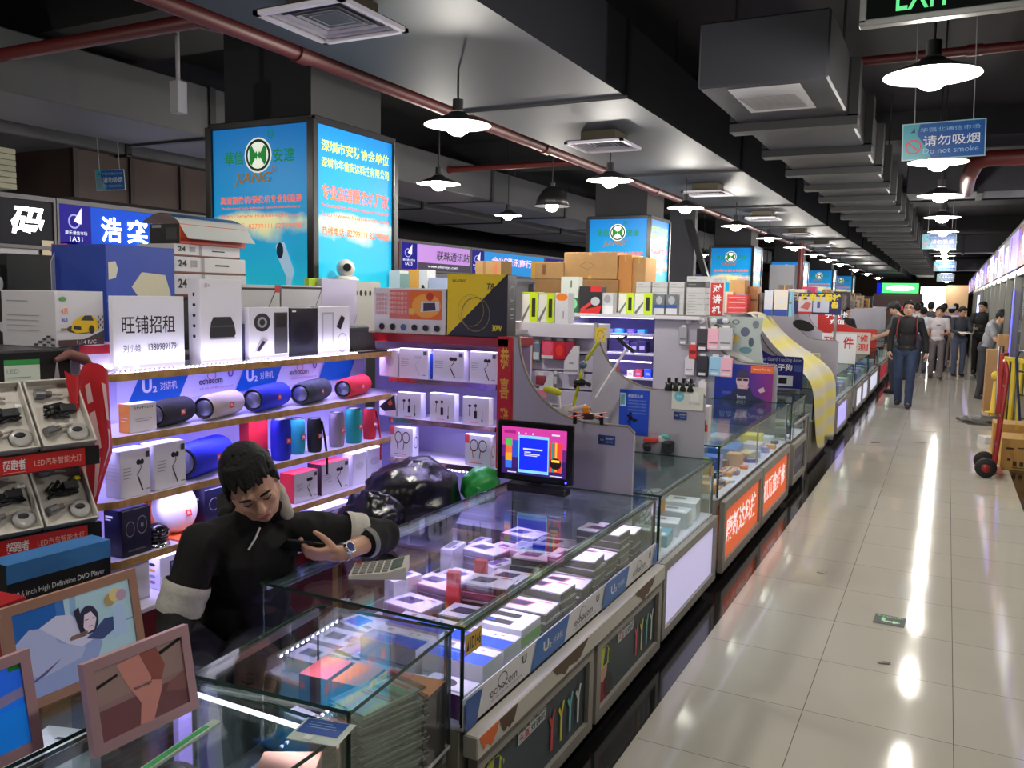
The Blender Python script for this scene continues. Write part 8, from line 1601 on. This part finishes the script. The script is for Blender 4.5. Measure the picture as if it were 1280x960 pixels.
def band(name, a, b, t0, t1, r0, r1, m):
    a, b = Vector(a), Vector(b); p0, p1 = a+(b-a)*t0, a+(b-a)*t1
    return blob(name, [('c', p0+(p1-p0)*.12, p1-(p1-p0)*.12, r0, r1), ('c', p0+(p1-p0)*.45, p1-(p1-p0)*.45, r0*.99, r1*.99)], m, S, .006, 3, (.006, 16, 1.1))
def ring_band(name, a, b, t0, t1, r0, r1, m):
    a, b = Vector(a), Vector(b); mb = MB(); n = 6; pts = []; rs = []
    for k in range(n+1):
        t = k/n; pts.append(a+(b-a)*(t0+(t1-t0)*t)); rs.append(r0+(r1-r0)*t+.004*math.sin(PI*t)+.002*math.sin(9*t))
    mb.tube(pts, rs, m, 24, False); return mb.build(name, S)
ring_band('sleeve_band', shR, elR, .56, .98, .072, .070, WH)
ring_band('sleeve_band', shL, elL, .50, .74, .074, .071, WH)
ring_band('cuff', elL, wrL, .37, .46, .054, .050, M((140, 138, 136), .8))
ring_band('cuff', elR, wrR, .84, .94, .052, .048, HB_)
HG = M((176, 172, 168), .85)
bn = -(hf-Vector((0, 0, hf.z))).normalized()
blob('hood', [('c', neck+rt*.085+Vector((0, 0, .015)), neck+bn*.10+rt*.05+Vector((0, 0, .03)), .036, .042), ('c', neck+bn*.10+rt*.05+Vector((0, 0, .03)), neck+bn*.10-rt*.06+Vector((0, 0, .02)), .042, .038), ('c', neck+bn*.10-rt*.06+Vector((0, 0, .02)), neck-rt*.085+Vector((0, 0, -.005)), .038, .03)], HB_, S, .007, 4, (.006, 14, 4))
blob('hood_lining', [('c', neck+rt*.12+toC*.02+Vector((0, 0, .012)), neck+bn*.075+rt*.10+Vector((0, 0, .065)), .022, .030), ('c', neck+bn*.075+rt*.10+Vector((0, 0, .065)), neck+bn*.10+Vector((0, 0, .07)), .03, .03)], HG, S, .006, 3, (.004, 18, 6))
mb = MB(); mb.tube([neck+toC*.085+rt*.05+Vector((0, 0, -.02)), neck+toC*.115+rt*.045+Vector((0, 0, -.045)), neck+toC*.14+rt*.03+Vector((0, 0, -.075))], .0035, M((216, 214, 210), .6), 6); mb.build('drawcord', S)
blob('trousers', [('c', hipL, hipR, .105, .105), ('e', pelv, (.16, .16, .12)), ('c', hipR, knR, .096, .074), ('c', knR, anR, .070, .056), ('c', hipL, knL, .096, .074), ('c', knL, anL, .07, .056)], M((28, 28, 40), .85), S, .009, 5, (.012, 9, 5))
for an in (anR, anL): blob('shoe', [('c', an+Vector((-.02, .01, -.04)), an+Vector((.11, -.07, -.055)), .044, .036), ('c', an, an+Vector((0, 0, -.04)), .044, .046)], M((40, 40, 44), .5), S, .008, 2)
# wrist watch, part of what he wears
wd = (wrL-elL).normalized(); wp = wrL-wd*.02; mb = MB(); up_ = Vector((0, 0, 1)); vn = (toC*.75+Vector((0, 0, .45))+rt*.3); vn = (vn-wd*vn.dot(wd)).normalized()
mb.tube([wp-wd*.011, wp-wd*.006, wp+wd*.006, wp+wd*.011], [.032, .0335, .0335, .032], M((190, 192, 196), .25, .9), 20, False); mb.build('watch_strap', S)
mb = MB(); mb.cyl(wp+vn*.027, wp+vn*.040, .021, M((200, 200, 206), .2, 1), 20); mb.cyl(wp+vn*.0395, wp+vn*.0412, .017, M((30, 50, 120), .15), 20); mb.build('watch_face', S)
# the phone he holds
ph = empty('mobile_phone', 'black mobile phone held in the seller\'s hand', 'phone', tuple(O_+wrL+dL*.105+nL*.032+lL*.004)); 
px_ = (dL*.93+lL*.36).normalized(); Rp = Matrix((px_, nL.cross(px_).normalized(), nL)).transposed()
ph.rotation_euler = Rp.to_euler()
mb = MB(); mb.box((.015, 0, 0), (.145, .072, .009), M((16, 16, 18), .25), .003); mb.build('case', ph)
mb = MB(); mb.box((.015, 0, .0048), (.132, .064, .0006), M((30, 34, 44), .12)); mb.build('screen', ph)
# stool he sits on
st = empty('stool', 'dark round stool under the seller', 'stool', (-2.21, 2.18, 0)); mb = MB(); mb.lathe([(0, .36), (.16, .36), (.17, .375), (.165, .395), (0, .40)], (0, 0, 0), M((40, 30, 30), .5)); mb.build('seat', st)
for k in range(4):
    a = PI/4+PI/2*k; mb = MB(); mb.cyl((.12*math.cos(a), .12*math.sin(a), .36), (.16*math.cos(a), .16*math.sin(a), 0), .012, STEEL, 8); mb.build('leg', st)

# ------------------------------------------------------------------ boxes and hand trucks by the right hand stalls
def rcart(label, pl, pr, pt, y, D, z=0.0, m=None, front=None, rz=0.0, H=None):
    a, b = at(pl, pt+20, 'y', y), at(pr, pt+20, 'y', y); h = H or at((pl+pr)/2, pt, 'y', y).z-z
    return pbox('carton', label, 'carton', b.x-a.x, D, h, ((a.x+b.x)/2, y+D/2, z), rz, m or CARD, front=front or [('r', .46, .0, .54, .15, TAPE), ('r', .46, .85, .54, 1, TAPE)], top=[('r', .46, 0, .54, 1, TAPE)], left=[('r', 0, 0, 1, 1, M((206, 156, 60), .6))] if m else (), group='cartons at the right side of the aisle', b=.004)
YC = M((190, 146, 80), .75, var=.1, scale=10)
rcart('brown carton with black print nearest the camera at the right edge', 1251, 1312, 550, 10.15, .5, m=YC, front=[('r', .1, .66, .26, .72, M((70, 50, 30), .7)), ('r', .35, .7, .62, .74, M((70, 50, 30), .7)), ('r', .14, .3, .2, .38, M((70, 50, 30), .7)), ('r', .26, .14, .34, .3, M((70, 50, 30), .7)), ('r', .4, .14, .48, .28, M((70, 50, 30), .7)), ('r', .54, .16, .62, .3, M((70, 50, 30), .7)), ('r', .24, .08, .66, .1, M((70, 50, 30), .7))])
rcart('brown carton just behind the printed one at the right edge', 1241, 1300, 531, 10.75, .4, m=YC)
rcart('large brown carton standing beside the hand trucks', 1233, 1262, 438, 15.6, .5)
rcart('smaller brown carton on top of the large one by the stalls', 1247, 1262, 419, 15.6, .45, at(1248, 438, 'y', 15.6).z+.002)
def hand_truck(label, loc, rz, c, H=1.25, lean=10):
    t = empty('hand_truck', label, 'hand truck', loc, rz, 'hand trucks'); t.rotation_euler = (R(lean), 0, rz); m = M(c, .4)
    mb = MB(); mb.tube([(-.17, 0, .12), (-.17, 0, H-.1), (-.14, .03, H), (.14, .03, H), (.17, 0, H-.1), (.17, 0, .12)], .016, m, 8); mb.build('frame', t)
    for z in (.3, .6, .9):
        mb = MB(); mb.tube([(-.17, 0, z), (.17, 0, z)], .012, DARK, 8); mb.build('cross_bar', t)
    mb = MB(); mb.box((0, -.04, .05), (.42, .08, .012), m, .003); mb.build('toe_plate', t)
    for s in (-1, 1):
        mb = MB(); mb.lathe([(.02, -.03), (.05, -.03), (.09, -.028), (.1, 0), (.09, .028), (.05, .03), (.02, .03)], (s*.22, .08, .095), M((26, 26, 28), .7), 20, 'x'); mb.lathe([(0, -.032), (.042, -.032), (.042, .032), (0, .032)], (s*.22, .08, .095), m, 14, 'x'); mb.build('wheel', t)
    return t
hand_truck('red hand truck with black wheels leaning beside the cartons', (.515, 9.78, 0), R(90), (150, 34, 38), 1.15, 3)
hand_truck('dark blue hand truck leaning between the red one and the yellow panel', (1.02, 12.3, 0), R(-60), (50, 60, 90), 1.15, 8)
t = empty('platform_trolley', 'red folded platform trolley farther along the right hand stalls', 'trolley', (.80, 14.6, 0), R(80)); mb = MB(); mb.box((0, 0, .55), (.5, .06, .9), M((176, 40, 40), .45), .01); mb.build('platform', t)
for sx in (-1, 1):
    for z in (.2, .9):
        mb = MB(); mb.lathe([(.0, -.025), (.08, -.025), (.09, 0), (.08, .025), (0, .025)], (sx*.18, -.09, z-.08), M((26, 26, 28), .6), 16, 'x'); mb.build('wheel', t)
mb = MB(); mb.tube([(-.2, .03, .1), (-.2, .05, 1.1), (.2, .05, 1.1), (.2, .03, .1)], .015, STEEL, 8); mb.build('handle', t)
yp = empty('barrier_panel', 'yellow slatted barrier panel standing before the right hand stalls', 'barrier', (1.0, 13.1, 0), R(-70)); YL = M((206, 180, 40), .45)
mb = MB()
for k in range(7): mb.box((-.6+.2*k, 0, .5), (.1, .03, .9), YL, .004)
mb.build('slats', yp); mb = MB(); mb.box((0, .0, .97), (1.36, .04, .06), YL, .004); mb.box((0, 0, .05), (1.36, .04, .06), YL, .004); mb.build('rails', yp)
mb = MB(); mb.box((.35, -.025, .5), (.34, .02, .12), M((200, 60, 50), .4)); mb.build('panel', yp)
mb = MB(); mb.lathe([(.0, 0), (.12, 0), (.12, .02), (.05, .03), (.03, .5), (0, .52)], (0, 0, 0), M((232, 190, 40), .5), 16); mb.ell((0, 0, .6), (.07, .06, .07), M((240, 210, 60), .5)); o = mb.build('marker_post'); o.location = (.75, 15.4, 0); tag(o, 'yellow marker post on the floor beside the trolley', 'marker post')
sack('plastic_bag', 'flattened grey plastic wrap on the floor beside the trolley wheels', (.52, 14.0, .0), (.30, .28, .09), M((90, 86, 84), .5, bump=.5, scale=20), 3.3, .4)
gbox('product_box', 'small white box on the floor left of the hand truck wheels', 'product box', (.56, 12.05, .0), (.18, .2, .08), M((214, 212, 206), .5), .4)
# floor sticker and scraps
q = at(1112, 776, 'z', 0)
mb = MB(); mb.box((0, 0, .0012), (.155, .15, .0012), M((40, 52, 46), .6)); GS = M((120, 214, 140), .4)
mb.dec((-.0775, -.075, .0019), (.155, 0, 0), (0, .15, 0), [('l', [(.3, .68), (.3, .34), (.62, .34)], .12, GS), ('p', [(.62, .18), (.86, .34), (.62, .5)], GS), T('安全出口 EXIT', .08, .76, .92, .92, GS)])
o = mb.build('floor_sticker'); o.location = (q.x, q.y, .001); o.rotation_euler = (0, 0, R(-2)); tag(o, 'dark green exit arrow sticker on the white floor', 'floor sticker')
for i, (px, py, c, w) in enumerate(((1160, 539, (206, 200, 196), .22), (1150, 553, (90, 90, 90), .14), (1095, 553, (60, 54, 50), .16), (1170, 488, (80, 76, 74), .12), (1028, 715, (170, 166, 160), .08), (1106, 829, (90, 84, 76), .03))):
    q = at(px, py, 'z', 0); mb = MB(); mb.prism([(-w/2, -.02, .001), (w*.2, -.03, .001), (w/2, .0, .001), (w*.1, .035, .001), (-w*.4, .03, .001)], (0, 0, .003), M(c, .6)); o = mb.build('litter'); o.location = (q.x, q.y, .0); o.rotation_euler = (0, 0, .4*i); tag(o, ('crumpled white paper scrap on the aisle floor', 'grey flat scrap on the aisle floor below the white one', 'dark thin scrap near the counters on the aisle floor', 'small dark scrap near the walking man\'s feet', 'pale scratch like scrap on the tiles beside the orange sign counter', 'tiny brown scrap below the exit sticker')[i], 'litter')
